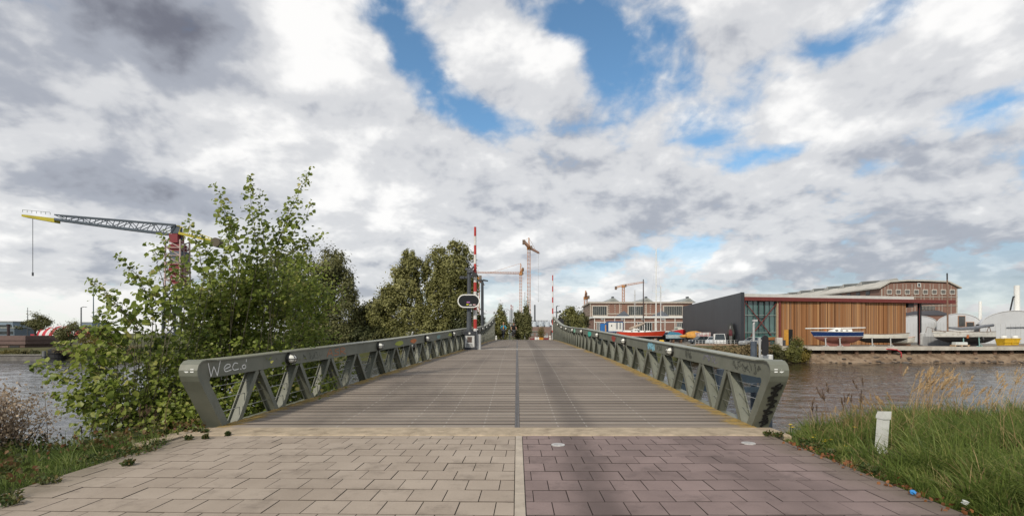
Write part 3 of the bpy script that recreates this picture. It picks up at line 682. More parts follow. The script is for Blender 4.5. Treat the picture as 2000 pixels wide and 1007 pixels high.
okr = lambda x, y: (x > edge_r(y)+.03) & ~((np.abs(x-4.75) < .34) & (y > 5.9) & (y < 6.95)) & (y < 8.0+.45*(x-3.9)) & (y < 9.8+.1*x) & (x < 1.02*y+2.2)
p, ld, hg, cr_ = tufts(2300, 27, okr, (3.6, 13, 2.3, 10.5), lambda x, y: min(.08+.50*(x-edge_r(y)), .50)*(1 if y < 7.2 else min(1, .35+.45*max(0, x-4.2)))+.16*float(fbm2(x, y, .75)), .011)
hg = np.clip(hg, .05, .85); v, f = blades(len(p), p, hg, rng.uniform(.008, .016, len(p)), (ld, .25))
g1 = np_mesh('bank_grass', v, f, np.repeat(cr_, 3), grassm); tag(g1, 'thick tufted green grass covering the bank beside the purple paving', 'grass', kind='stuff')
NL = 17000
def sh_l(x): return 8.2-.55*np.clip(-4.9-x, 0, 3)-.12*np.clip(-7.9-x, 0, 40)
okl = lambda x, y: (x < -4.90+.10*np.sin(y*2.3)+.05*np.sin(y*9)) & (y < sh_l(x)+1.6) & (x > -1.05*y-1.5)
p, ld, hg, cr_ = tufts(950, 22, okl, (-11, -4.72, 3.2, 9.4), lambda x, y: min(.10+.16*(-4.8-x), .30)+.10*float(fbm2(x, y, .4)), .01)
hg = np.clip(hg, .04, .5); v, f = blades(len(p), p, hg, rng.uniform(.006, .012, len(p)), (ld, .3))
g2 = np_mesh('bank_grass', v, f, np.repeat(np.clip(cr_-.14, 0, 1), 3), grassm); tag(g2, 'patchy grass and weeds along the edge of the beige paving', 'grass', kind='stuff')
p, ld, hg, cr_ = tufts(420, 9, okr, (3.7, 13, 2.3, 10.2), lambda x, y: min(.15+.50*(x-edge_r(y)), .62), .01)
v, f = blades(len(p), p, np.clip(hg, .06, .9), rng.uniform(.004, .009, len(p)), (ld, .5))
g3 = np_mesh('straw_grass', v, f, np.repeat(cr_, 3), drym); tag(g3, 'dry straw blades mixed through the green bank grass', 'grass', kind='stuff')
# weeds in the paving edge: low rosettes of small leaves
def rosette(pts, nleaf, size, zt_):
    c = []; dr = []
    for (x, y, r_) in pts:
        for _ in range(nleaf):
            a = random.uniform(0, 6.28); q = r_*math.sqrt(random.random()); c.append((x+q*math.cos(a), y+q*math.sin(a), float(ground_z(x, y))*(1 if abs(x) > 5 else 0)+random.uniform(.01, zt_)))
    return np.array(c)
def leaf_cloud(name, C, size, m, parent, off, asp=.8, shape='leaf', rnd=None, droop=.0, jitter=.35, nrm=None):
    n = len(C); d = rng.normal(0, 1, (n, 3)); d[:, 2] -= droop; d /= np.linalg.norm(d, axis=1)[:, None]
    a = rng.normal(0, 1, (n, 3)); a -= (a*d).sum(1)[:, None]*d; a /= np.linalg.norm(a, axis=1)[:, None]; nn = np.cross(d, a)
    if nrm is not None:
        nn = nrm+rng.normal(0, .42, (n, 3)); nn /= np.linalg.norm(nn, axis=1)[:, None]; d -= (d*nn).sum(1)[:, None]*nn; d /= np.linalg.norm(d, axis=1)[:, None]; a = np.cross(nn, d)
    s = (size*rng.uniform(1-jitter, 1+jitter, n))[:, None]
    if shape == 'leaf':
        prof = [(0, 0, 0), (.30, .46, .10), (.72, .30, .06), (1.0, 0, -.08), (.72, -.30, .06), (.30, -.46, .10)]; faces = [(0, 1, 2, 3), (0, 3, 4, 5)]
    else:
        prof = [(0, 0, 0), (.5, .5, .05), (1, 0, 0), (.5, -.5, .05)]; faces = [(0, 1, 2, 3)]
    V = np.stack([C+d*s*q[0]+a*s*q[1]*asp+nn*s*q[2] for q in prof], 1).reshape(-1, 3); k = len(prof)
    o = np.arange(n)[:, None]*k; F = np.stack([o+np.array(fa)[None, :] for fa in faces], 1).reshape(-1, 4)
    rr = rng.random(n) if rnd is None else rnd
    return np_mesh(name, V, F, np.repeat(rr, len(faces)), m, parent, off=off)
weedm = leafmat('weed_leaf', [(.025, .045, .010), (.055, .085, .02), (.10, .11, .035), (.16, .10, .04)], .25)
def ppx(px, py): Y = 1500/(py-650); return (XX(px, Y), Y)
wp = [(*ppx(px, py), r_) for px, py, r_ in ((300, 872, .12), (285, 880, .16), (262, 884, .2), (240, 888, .2), (312, 868, .08), (250, 908, .05), (214, 893, .2), (190, 900, .22), (400, 845, .05), (385, 843, .06), (402, 856, .035), (445, 850, .03), (368, 858, .05),
      (1500, 850, .07), (1520, 852, .06), (1695, 918, .09), (1712, 925, .07), (1575, 866, .1), (1590, 872, .12), (1620, 885, .1), (10, 975, .12), (20, 985, .08), (98, 942, .1))]
C = rosette(wp, 90, .03, .055)
vx = rng.uniform(-9, -4.9, 5200); vy = rng.uniform(5.2, 9, 5200); kk = (vy < sh_l(vx)+.8) & (fbm2(vx, vy, .5) > -.05) & (vx < -4.98+.1*np.sin(vy*5)); vx, vy = vx[kk], vy[kk]
vw = leaf_cloud('verge_weeds', np.stack([vx, vy, ground_z(vx, vy)+rng.uniform(.02, .26, len(vx))], -1), .06, leafmat('verge_leaf', [(.03, .04, .012), (.07, .085, .022), (.12, .10, .035), (.17, .09, .035), (.10, .04, .03)], .25), None, (0, 0, 0)); tag(vw, 'rough brown and green weeds on the verge between the beige paving and the water', 'weeds', kind='stuff')
wd = leaf_cloud('paving_weeds', C, .034, weedm, None, (0, 0, 0)); tag(wd, 'small weeds growing in the joints along the paving edges', 'weeds', kind='stuff')
# fallen brown leaves along the grass edge
lp = np.array([(3.70+random.gauss(.02, .07), random.uniform(3.0, 7.0), .012+random.random()*.02) for _ in range(170)])
fl_ = leaf_cloud('fallen_leaves', lp, .045, leafmat('brown_leaf', [(.14, .05, .02), (.24, .10, .035), (.10, .05, .025)], .1), None, (0, 0, 0)); tag(fl_, 'brown fallen leaves along the foot of the grass bank', 'leaves', kind='stuff')
# dry reed plumes above the bank
def reeds(clumps, name, label, m, plume=True):
    V, F, Rr = [], [], []
    def strip(q, w0, w1, ax):
        o = len(V); n = len(q)
        for i, a in enumerate(q):
            w = w0+(w1-w0)*i/(n-1); V.append(a-ax*w/2); V.append(a+ax*w/2)
        r = random.random()
        for i in range(n-1): F.append((o+2*i, o+2*i+1, o+2*i+3, o+2*i+2)); Rr.append(r)
    for (x, y, n, h, sp, dirx) in clumps:
        for _ in range(n):
            bx, by = x+random.gauss(0, sp), y+random.gauss(0, sp*.7); z0 = float(ground_z(bx, by)); hh = h*random.uniform(.7, 1.1)
            a = random.gauss(dirx, .5); ln = hh*random.uniform(.10, .5); pts = []
            for i in range(6):
                t_ = i/5; pts.append(Vector((bx+math.cos(a)*ln*t_**2, by+.3*math.sin(a)*ln*t_**2, z0+hh*(t_-.15*t_**3))))
            ax = Vector((random.uniform(-1, 1), random.uniform(-1, 1), 0)).normalized(); strip(pts, .007, .005, ax)
            if plume and random.random() < .75:
                tip, dr = pts[-1], (pts[-1]-pts[-2]).normalized(); L_ = random.uniform(.10, .22)
                for _k in range(40):
                    t_ = random.random(); c = tip+dr*L_*(t_-.35); w = L_*.20*(1-t_)+.012
                    d_ = (dr+Vector((random.gauss(0, .35), random.gauss(0, .35), random.gauss(0, .35)))).normalized()
                    strip([c, c+d_*w*1.8], .010, .003, Vector((random.uniform(-1, 1), random.uniform(-1, 1), random.uniform(-1, 1))).normalized())
            if random.random() < .8:
                t_ = random.randint(1, 3); a2 = random.uniform(0, 6.28); c = pts[t_]
                strip([c, c+Vector((math.cos(a2)*.12, math.sin(a2)*.08, .12)), c+Vector((math.cos(a2)*.26, math.sin(a2)*.16, .10))], .009, .002, Vector((0, 0, 1)).cross(Vector((math.cos(a2), math.sin(a2), 0))))
    return tag(np_mesh(name, [tuple(v) for v in V], F, Rr, m), label, 'reeds', kind='stuff')
reeds([(6.6, 8.6, 34, 1.12, .14, 0), (6.9, 8.6, 34, 1.08, .16, .2), (7.3, 8.6, 22, .98, .18, .6), (8.1, 8.7, 16, 1.02, .16, .5), (8.7, 8.7, 40, 1.32, .2, .2), (9.2, 8.9, 26, 1.2, .25, .2), (5.5, 8.7, 14, .55, .25, 1), (6.1, 8.5, 16, .6, .25, 2.4), (9.4, 9, 12, .9, .3, 1), (7.8, 8.7, 10, .6, .3, 1), (5.6, 8.5, 8, .5, .2, 2)],
      'reed_grass', 'tall dry straw-coloured reed plumes on the crest of the grass bank', drym)
reeds([(5.1, 8.3, 10, .85, .22, 1.5), (5.5, 8.5, 9, .85, .2, 1.5), (-7.0, 7.6, 14, .55, .2, 1), (-6.3, 7.8, 16, .7, .25, 1), (-5.7, 8.0, 10, .7, .2, 1.4)],
      'dead_stems', 'thin dead brown weed stems beside the water', leafmat('dead_stem', [(.05, .035, .025), (.11, .07, .045), (.20, .13, .08)], .1, .8), True)
# dried shrub in the corner
T = thing('dried_shrub', 'pale dried-out flowering shrub beside the water at the edge of the beige paving', 'shrub', (-7.3, 7.05, float(ground_z(-7.3, 7.05))))
st = MB(); C = []
for k in range(150):
    a = random.uniform(0, 6.28); bx, by = -7.25+random.gauss(0, .22), 7.05+random.gauss(0, .15); z0 = float(ground_z(bx, by)); h = random.uniform(.40, 1.0)
    tip = Vector((bx+.42*math.cos(a)*random.random()*1.2, by+.3*math.sin(a)*random.random(), z0+h)); st.tube([(bx, by, z0), ((bx+tip.x)/2, (by+tip.y)/2, z0+h*.55), tip], [.006, .005, .003], 4)
    for _ in range(34):
        C.append((tip.x+random.gauss(0, .07), tip.y+random.gauss(0, .07), tip.z+random.gauss(-.03, .09)))
part(T, 'stems', st, mat('twig_brown', (.075, .05, .035), .85, .3, 10))
leaf_cloud('seed_heads', np.array(C), .036, leafmat('seed_head', [(.20, .14, .09), (.36, .28, .20), (.54, .45, .35)], .3, .8), T, T.location, shape='q')
C = np.array([(-7.25+random.gauss(0, .42), 7.0+random.gauss(0, .25), -.42+random.random()*.45) for _ in range(2800)])
leaf_cloud('leaves', C, .05, leafmat('shrub_leaf', [(.02, .03, .01), (.05, .06, .02), (.10, .06, .03)], .2), T, T.location)
# yellow flowers
fy = leafmat('yellow_petal', [(.65, .48, .03), (.80, .62, .05)], .3); fst = mat('flower_stem', (.05, .09, .02), .8)
proto = None
for k, (px, py) in enumerate(((1592, 853), (1588, 858), (1613, 863), (1624, 862), (1591, 876), (1594, 880), (1627, 884), (1650, 875), (1658, 887), (1670, 838), (1544, 833), (1548, 838), (1668, 888), (1610, 866))):
    Y = 7.5-(py-833)*.014; x = XX(px, Y); z = ZZ(py, Y)+.03; g = float(ground_z(x, Y))-.02; hh = max(z-g, .12)
    if proto is None:
        T = thing('wildflower', 'small yellow wildflower in the grass at the edge of the purple paving', 'flower', (x, Y, z), group='yellow wildflowers on the bank'); proto = T
        s_ = MB(); s_.tube([(x, Y, z-.32), (x+.01, Y, z-.12), (x, Y, z)], .004, 4); part(T, 'stem', s_, fst)
        b = MB()
        for q in range(7):
            a = 6.28*q/7; b.add([(x, Y, z), (x+.012*math.cos(a-.35), Y+.012*math.sin(a-.35), z+.008), (x+.026*math.cos(a), Y+.026*math.sin(a), z+.006), (x+.012*math.cos(a+.35), Y+.012*math.sin(a+.35), z+.008)], [(0, 1, 2, 3)])
        b.ell((x, Y, z+.004), (.008, .008, .008), 6, 4); part(T, 'blossom', b, fy)
    else: dup(proto, (x, Y, z), random.uniform(0, 6)).scale = (1.7, 1.7, 1.2)
# litter
for px, py, lb, c in ((1783, 965, 'crumpled scrap of bright blue plastic on the grass edge', (.03, .22, .55)), (1885, 985, 'crumpled white paper scrap on the grass edge', (.6, .62, .6))):
    Y = 1500/(py-650)*.995; x = XX(px, Y); mb = MB(); mb.ell((x, Y, .03), (.022, .03, .02), 8, 5, jit=.35); single('litter_scrap', mb, mat('scrap'+str(px), c, .5), lb, 'litter')

# white marker post in the grass
Y = 6.8; x = XX(1720, Y); T = thing('marker_post', 'short white metal post with sloped cap standing in the bank grass', 'post', (x, Y, -.1), R(14))
wm = mat('white_enamel', (.62, .63, .60), .45, .08, 5, dirt=(.40, .40, .36))
mb = MB(); mb.box((0, 0, .27), (.145, .12, .62), 0); part(T, 'post_body', mb, wm, local=True)
mb = MB(); mb.prism([(-.075, .585), (.075, .585), (.075, .63), (.045, .70), (-.075, .72)], (-.082, 0, 0), (0, 1, 0), (0, 0, 1), (.164, 0, 0)); part(T, 'cap', mb, wm, local=True)
T.rotation_euler = (R(2), R(3), R(14)); T.scale = (.80, .70, .80)

# ------------------------------------------------------------------ young poplar beside the bridge
pop = leafmat('poplar_leaf', [(.042, .068, .012), (.118, .162, .027), (.195, .245, .042), (.275, .315, .072), (.42, .38, .135)], .42, .42, .9)
T = thing('poplar_bush', 'bushy young poplar with long leafy shoots beside the chalk-marked end of the railing', 'tree', (-6.2, 10.6, -1.6))
bark = mat('young_bark', (.075, .065, .035), .8, .3, 8)
stm = MB(); LC, LR, LS = [], [], []
bases = [Vector((-6.9, 10.0, -1.3)), Vector((-6.2, 10.6, -1.4)), Vector((-5.7, 11.2, -1.7)), Vector((-7.4, 9.8, -1.5)), Vector((-5.9, 12.2, -2.2))]
def shoot(base, tip, leaves, lsz=.100, r0=.018, twig=.28, start=.35, bend=.25, dens=1.0):
    mid = base.lerp(tip, .5)+Vector((random.gauss(0, .07), random.gauss(0, .07), bend)); pts = []
    for i in range(9):
        t_ = i/8; pts.append(base*(1-t_)**2+mid*2*t_*(1-t_)+tip*t_**2+Vector((random.gauss(0, .015), random.gauss(0, .015), random.gauss(0, .012))))
    stm.tube(pts, [r0*(1-.85*i/8) for i in range(9)], 5); Ln = (tip-base).length
    n = int(leaves*dens)
    for k in range(n):
        t_ = start+(1-start)*random.random(); i = min(int(t_*8), 7); c = pts[i].lerp(pts[i+1], t_*8-i)
        wd = twig*(1.05-t_)**.8+.05
        c = c+Vector((random.gauss(0, 1), random.gauss(0, 1), random.gauss(0, .8)))*wd*.55
        LC.append(tuple(c)); LS.append(lsz*(1.12-.45*t_)*random.uniform(.7, 1.3))
    for k in range(3):
        t_ = random.uniform(max(start, .3), .85); i = int(t_*8); c = pts[i]; d = Vector((random.gauss(0, 1), random.gauss(0, 1), abs(random.gauss(.3, .5)))).normalized()
        e_ = c+d*twig*1.3*(1.1-t_); stm.tube([c, c.lerp(e_, .5)+Vector((0, 0, .03)), e_], [.006, .004, .002], 4)
up_shoots = [((470, 490), (418, 362), 10.0, 95), ((455, 520), (432, 395), 10.2, 80), ((505, 500), (489, 342), 10.4, 110), ((520, 500), (506, 372), 10.6, 90), ((530, 505), (606, 326), 10.9, 150), ((545, 500), (612, 392), 11.1, 80), ((540, 480), (575, 385), 10.8, 80),
  ((560, 500), (629, 455), 11.3, 75), ((565, 520), (618, 468), 11.5, 50), ((400, 540), (370, 428), 9.7, 90), ((410, 560), (388, 448), 9.9, 80), ((345, 590), (318, 446), 9.4, 85), ((335, 600), (296, 470), 9.2, 70), ((300, 610), (230, 497), 9.4, 95), ((300, 620), (250, 520), 9.5, 70), ((270, 640), (170, 543), 9.3, 90), ((265, 640), (182, 562), 9.1, 60),
  ((280, 640), (208, 574), 9.5, 70), ((430, 520), (458, 430), 10.4, 80), ((360, 600), (345, 500), 9.8, 80), ((320, 620), (282, 545), 9.6, 80), ((470, 530), (520, 440), 10.9, 90), ((250, 660), (190, 612), 9.3, 70), ((560, 560), (598, 500), 12.5, 80), ((585, 560), (640, 640), 14, 60), ((580, 580), (630, 600), 13.8, 60), ((570, 640), (636, 655), 13.6, 50),
  ((200, 720), (62, 714), 9.2, 80), ((190, 700), (112, 668), 9.2, 50), ((190, 740), (85, 735), 9.0, 55), ((200, 770), (102, 772), 8.9, 70), ((210, 790), (118, 800), 8.8, 55), ((230, 690), (150, 690), 9.2, 60), ((230, 800), (150, 832), 8.8, 50), ((240, 680), (172, 640), 9.3, 60), ((240, 760), (150, 765), 9.0, 60)]
for (sx, sy), (tx, ty), Y, n in up_shoots:
    b0 = min(bases, key=lambda q: abs(q.y-Y-.3)+.25*abs(q.x-XX(sx, Y))); st_ = P(sx, sy, Y+.15)
    stm.tube([b0, b0.lerp(st_, .55)+Vector((random.gauss(0, .1), random.gauss(0, .1), .15)), st_], [.009, .008, .006], 4)
    shoot(st_, P(tx, ty, Y), n*(1.7 if tx < 200 and ty > 600 else 1.15), start=.0, twig=.24, bend=random.uniform(-.05, .16), r0=.009)
ells = [((-6.0, 12.9, 1.2), (1.25, 1.9, 2.0), 5400), ((-6.4, 10.9, .5), (1.25, 1.3, 1.8), 6000), ((-7.3, 10.2, .2), (1.15, 1.0, 1.35), 4800), ((-6.3, 9.7, -.45), (1.35, .8, .8), 4200), ((-5.5, 11.2, 0), (.75, 1.5, 1.2), 2800), ((-5.3, 13.5, .3), (.8, 1.8, 1.3), 2600), ((-6.6, 11.8, 1.5), (.9, 1.2, 1.3), 2800), ((-5.75, 11.5, 2.45), (.85, 1.1, .80), 3000), ((-6.5, 11.0, 2.0), (.75, 1.0, .75), 2200), ((-5.6, 13.6, 2.6), (.75, 1.2, .9), 2000)]
for c, r_, n in ells:
    m = n//14
    for _ in range(m):          # leaves gather along short twigs
        d = Vector((random.gauss(0, 1), random.gauss(0, 1), random.gauss(0, 1))).normalized(); q = random.random()**.45
        a = Vector((c[0]+d.x*r_[0]*q, c[1]+d.y*r_[1]*q, c[2]+d.z*r_[2]*q)); tw = (d+Vector((random.gauss(0, .5), random.gauss(0, .5), random.gauss(.3, .4)))).normalized()*random.uniform(.3, .6)
        stm.tube([a-tw*.5, a+tw*.5], [.006, .002], 3)
        for k in range(14):
            b = a+tw*(random.random()-.5)+Vector((random.gauss(0, .06), random.gauss(0, .06), random.gauss(0, .05))); LC.append(tuple(b)); LS.append(random.uniform(.05, .10))
LC = np.array(LC); LS = np.array(LS)
rail = np.interp(LC[:, 1], [p[0] for p in EL], [p[1] for p in EL])-.30
keep = (LC[:, 0] < rail) | ((LC[:, 2] > 1.35) & (LC[:, 0] < rail+1.3)); keep &= LC[:, 2] > np.maximum(ground_z(LC[:, 0], LC[:, 1]), WZ+.2)
extra = np.array([(-4.62+random.gauss(0, .12), max(9.5, 10.4+random.gauss(0, .9)), 1.0+random.gauss(-.1, .22)) for _ in range(70)]+[(-4.25+random.gauss(0, .12), 11.6+random.gauss(0, .5), .35+random.gauss(0, .12)) for _ in range(90)])
LC = np.concatenate([LC[keep], extra]); LS = np.concatenate([LS[keep], np.full(len(extra), .065)])
part(T, 'stems', stm, bark, True)
leaf_cloud('crown', LC, LS, pop, T, T.location, asp=.98, droop=.5, nrm=np.array([-.1, -.55, .65])+rng.normal(0, .25, (len(LC), 3)), rnd=np.clip(rng.normal(.52, .22, len(LC)), 0, 1))
# ------------------------------------------------------------------ barrier, signal post, lamps
blackm = mat('black_metal', (.018, .018, .02), .5, .2, 6); greym = mat('dark_grey_metal', (.045, .05, .058), .55, .2, 4); lgrey = mat('light_grey_metal', (.40, .41, .41), .5, .15, 4)
white = mat('white_paint', (.72, .72, .69), .5, .1, 4)
def stripemat(name, step, z0):
    t = NT(name); z = t.sepxyz()[2]; f = t.math('LESS_THAN', t.math('FRACT', t.math('DIVIDE', t.math('SUBTRACT', z, z0), 2*step)), .5)
    n = t.noise(6, 5, .6); return t.base(t.mix(f, t.ramp(n, [(.3, (.58, .56, .53)), (.7, (.72, .71, .69))]), t.ramp(n, [(.3, (.36, .03, .025)), (.7, (.50, .045, .035))])), .5)
def barrier(px, Y, pz0, pz1, lb, w0, w1, n):
    x = XX(px, Y); z0, z1 = ZZ(pz0, Y), ZZ(pz1, Y); zb = zd(Y)
    T = thing('barrier_gate', lb, 'barrier', (x, Y, zb), group='raised barrier arms on the bridge')
    mb = MB(); mb.tube([(x, Y, z0), (x, Y, z1)], [w0/2, w1/2], 8); part(T, 'arm', mb, stripemat('arm_stripes_%d' % px, (z1-z0)/n, z0-zb))
    mb = MB(); mb.bb(x-.10, x+.28, Y-.2, Y+.25, zb-.05, zb+.75); part(T, 'motor_housing', mb, lgrey)
    mb = MB(); mb.tube([(x-.06, Y, zb+.8), (x-.06, Y+.3, zb+.8)], .12, 12); mb.bb(x-.2, x+.2, Y+.1, Y+.5, zb+.55, zb+.95); part(T, 'counterweight', mb, blackm)
    mb = MB(); mb.bb(x-w0*.7, x+w0*.7, Y-.09, Y+.09, z0-.25, z0+.35); part(T, 'arm_bracket', mb, greym)
    return T
BN = barrier(928, 25.4, 677, 443, 'tall red and white barrier arm raised beside the black oval signal', .20, .11, 13)
FT = barrier(1079.5, 55.2, 655, 537, 'thin red and white barrier arm raised at the far end of the yard-side railing', .18, .12, 11)
x, Y = XX(1084, 55.2), 55.2
mb = MB(); mb.tube([(x-.05, Y, zd(Y)+2.0), (x-.05, Y+.3, zd(Y)+2.0)], .36, 16); part(FT, 'warning_disc', mb, blackm)
mb = MB(); mb.tube([(x+.55, Y, zd(Y)+1.9), (x+.55, Y+.25, zd(Y)+1.9)], .42, 16); part(FT, 'warning_disc', mb, blackm)
x = XX(1087, 57); T = thing('camera_post', 'slim dark camera post beside the far raised barrier', 'post', (x, 57, zd(57))); mb = MB(); mb.tube([(x, 57, -4.6), (x, 57, ZZ(597, 57))], .06, 6); part(T, 'pole', mb, greym); mb = MB(); mb.beam((x-.35, 57, ZZ(610, 57)), (x+.35, 57, ZZ(608, 57)), .06, .06); mb.box((x+.38, 57, ZZ(608, 57)), (.22, .3, .2)); part(T, 'camera', mb, greym)
# signal post
Y = 25.2; x = XX(917, Y); zb = zd(Y); T = thing('signal_post', 'dark post carrying a white-rimmed black oval signal above a cabinet with a poster', 'signal', (x, Y, zb))
mb = MB(); mb.chamfer(x-.24, x+.34, Y-.22, Y+.2, zb, ZZ(646, Y), .02); CAB = part(T, 'cabinet', mb, mat('cabinet_paint', (.03, .033, .04), .45, .3, 5, dirt=(.09, .09, .09)))
mb = MB(); mb.bb(x-.20, x+.26, Y-.232, Y-.222, ZZ(677, Y), ZZ(655, Y)); PO = part(CAB, 'poster', mb, mat('poster_paper', (.52, .53, .52), .7, .2, 14))
mb = MB(); mb.bb(x-.09, x+.14, Y-.236, Y-.2325, ZZ(668, Y), ZZ(657, Y)); part(CAB, 'poster_picture', mb, mat('poster_print', (.10, .07, .06), .7, .8, 7))
mb = MB()
for k in range(4): mb.bb(x-.16+.0*k, x+.2-.05*(k % 2), Y-.236, Y-.2325, ZZ(675.6-1.5*k, Y), ZZ(675.0-1.5*k, Y))
part(CAB, 'poster_text', mb, greym)
mb = MB(); mb.bb(x-.02, x+.06, Y-.228, Y-.221, ZZ(651.8, Y), ZZ(648.5, Y)); part(CAB, 'sticker', mb, white)
mb = MB(); mb.tube([(x-.02, Y, ZZ(646, Y)), (x-.02, Y, ZZ(612, Y)), (x-.02, Y, ZZ(528, Y))], [.13, .11, .085], 10); part(T, 'pole', mb, mat('post_paint', (.06, .068, .078), .5, .2, 3))
mb = MB()
for k, (q, c) in enumerate(((618, white), (625, white), (632, white))): pass
oz = ZZ(588, Y); ox = XX(916.5, Y)
def oval(a, h, n=12):
    r_ = h/2; L_ = a/2-r_; return [(L_+r_*math.cos(t_), r_*math.sin(t_)) for t_ in [math.pi*(-.5+i/n) for i in range(n+1)]]+[(-L_+r_*math.cos(t_), r_*math.sin(t_)) for t_ in [math.pi*(.5+i/n) for i in range(n+1)]]
mb = MB(); mb.prism(oval(1.06, .62), (ox, Y-.28, oz), (1, 0, 0), (0, 0, 1), (0, .16, 0)); SB = part(T, 'signal_board', mb, mat('gloss_black', (.008, .008, .009), .22, .2, 4))
mb = MB(); o, i_ = oval(1.09, .65), oval(.99, .55)
mb.loft([[(ox+a, Y-.30, oz+b) for a, b in i_], [(ox+a, Y-.30, oz+b) for a, b in o], [(ox+a, Y-.26, oz+b) for a, b in o], [(ox+a, Y-.26, oz+b) for a, b in i_], [(ox+a, Y-.30, oz+b) for a, b in i_]], True); part(SB, 'white_rim', mb, white)
for a, b, w, h, c in ((-.02, -.06, .16, .06, (.36, .12, .34)), (-.06, -.17, .10, .06, (.55, .52, .03)), (.09, -.19, .12, .05, (.6, .6, .6)), (.27, -.18, .13, .05, (.62, .42, .42))):
    mb = MB(); mb.bb(ox+a-w/2, ox+a+w/2, Y-.292, Y-.283, oz+b-h/2, oz+b+h/2); part(SB, 'sticker', mb, mat('sticker%.2f' % c[0], c, .6, .2, 30))
mb = MB(); zz_ = ZZ(541, Y); mb.beam((x-.34, Y, zz_-.05), (x+.1, Y, zz_+.05), .10, .10); mb.box((x-.36, Y-.05, zz_-.02), (.22, .2, .12), 0); mb.ell((x, Y, ZZ(532, Y)), (.14, .14, .10), 10, 6); part(T, 'floodlight', mb, greym)
mb = MB(); mb.beam((x-.18, Y, ZZ(524, Y)), (x+.2, Y-.1, ZZ(531, Y)), .10, .12); mb.beam((x+.02, Y, ZZ(528, Y)), (x+.24, Y, ZZ(520, Y)), .07, .09); part(T, 'camera_head', mb, greym)
mb = MB(); mb.tube([(x+.27, Y-.24, ZZ(537, Y)), (x+.27, Y-.08, ZZ(537, Y))], [.115, .115], 16); mb.beam((x, Y, ZZ(537, Y)), (x+.27, Y-.12, ZZ(537, Y)), .05, .05); part(T, 'round_lamp', mb, blackm)
# dark street lamp behind the railing
def street_lamp(px, Y, pytop, lb, r, heads, zbase, m, arm=0.0):
    x = XX(px, Y); z1 = ZZ(pytop, Y); T = thing('street_lamp', lb, 'street lamp', (x, Y, zbase))
    mb = MB(); mb.tube([(x, Y, zbase), (x, Y, z1)], [r*1.25, r], 8); part(T, 'pole', mb, m)
    for s in heads:
        mb = MB(); mb.tube([(x, Y, z1-.02), (x+s*(arm*.6+.06), Y, z1+.16), (x+s*(arm+.1), Y, z1+.1)], r*.6, 6); mb.prism([(0, -.05), (.42, -.09), (.42, -.01), (.08, .07)], (x+s*arm, Y-.09, z1+.12), (s, 0, 0), (0, 0, 1), (0, .18, 0)); part(T, 'lamp_head', mb, m)
    return T
street_lamp(942, 38, 550, 'dark twin-headed street lamp beside the red and white barrier', .10, (1, -1), -1.0, greym)
street_lamp(158.5, 118, 600, 'tall curved-arm street lamp above the red and white striped tent', .13, (1,), -1.2, mat('lamp_grey', (.18, .19, .20), .5), .9)
T = thing('antenna_mast', 'thin pole antenna rising behind the small round tree by the brown cabin', 'mast', (XX(54, 130), 130, -1.2))
mb = MB(); mb.tube([P(54, 130, 0) if False else Vector((XX(54, 130), 130, -1.2)), P(54, 600, 130)], [.16, .05], 6); part(T, 'pole', mb, greym)
mb = MB(); [mb.beam(P(51, yq, 130), P(57, yq, 130), .06, .06) for yq in (607, 612, 618)]; part(T, 'crossbar', mb, greym)
mb = MB(); mb.tube([Vector((XX(182.5, 118), 118, -1.2)), P(182.5, 568, 118)], [.16, .08], 8); single('flag_pole', mb, mat('pole_blue_grey', (.10, .15, .17), .5), 'plain blue-grey pole standing behind the poplar leaves', 'pole')
for px, py0, Y, r, lb in ((995.5, 606, 95, .10, 'pale thin lamp pole between the two cyclists'), (1025, 570, 110, .11, 'thin grey pole in front of the yellow tower crane')):
    x = XX(px, Y); T = thing('lamp_pole', lb, 'pole', (x, Y, YARD)); mb = MB(); mb.tube([(x, Y, YARD), (x, Y, ZZ(py0, Y))], [r, r*.6], 6); part(T, 'pole', mb, lgrey)
    mb = MB(); z = ZZ(py0, Y); mb.tube([(x, Y, z), (x-.5, Y, z+.25), (x-1.2, Y, z+.2)] if px < 1000 else [(x-.4, Y, z-3.6), (x+1.1, Y, z-3.6)], .06, 5); part(T, 'arm', mb, lgrey)

# ------------------------------------------------------------------ mooring piles and channel sign in the water
Y = 22; T = thing('mooring_pile', 'thick dark mooring pile with a white cap behind the yard-side end of the railing', 'pile', (XX(1498, Y), Y, -4.6), group='mooring piles in the canal')
pilem = mat('pile_blue', (.030, .042, .060), .5, .35, 2)
mb = MB(); mb.cyl((XX(1498, Y), Y), .215, -4.6, ZZ(700, Y), 14); part(T, 'shaft', mb, pilem)
mb = MB(); mb.tube([(XX(1498, Y), Y, ZZ(701, Y)), (XX(1498, Y), Y, ZZ(692.5, Y)), (XX(1498, Y), Y, ZZ(692, Y))], [.235, .235, .2], 16); part(T, 'cap', mb, white)
Y = 21.4; x = XX(1472, Y); T = thing('mooring_pile', 'slim grey-blue pile with a thin lamp on top beside the oval channel board', 'pile', (x, Y, -4.6), group='mooring piles in the canal')
mb = MB(); mb.cyl((x, Y), .125, -4.6, ZZ(666, Y), 12); part(T, 'shaft', mb, mat('pile_grey', (.075, .095, .125), .55, .3, 2))
mb = MB(); mb.tube([(x, Y, ZZ(666, Y)), (x, Y, ZZ(632, Y)), (x+.05, Y, ZZ(627, Y))], [.05, .045, .03], 6); mb.box((x+.05, Y, ZZ(625.5, Y)), (.18, .12, .09)); part(T, 'lamp', mb, lgrey)
Y = 20; x = XX(1409, Y); mb = MB(); mb.cyl((x, Y), .18, -4.6, ZZ(720, Y), 14); o = single('mooring_pile', mb, pilem, 'dark blue mooring pile seen through the diagonals of the yard-side railing', 'pile', 'mooring piles in the canal')
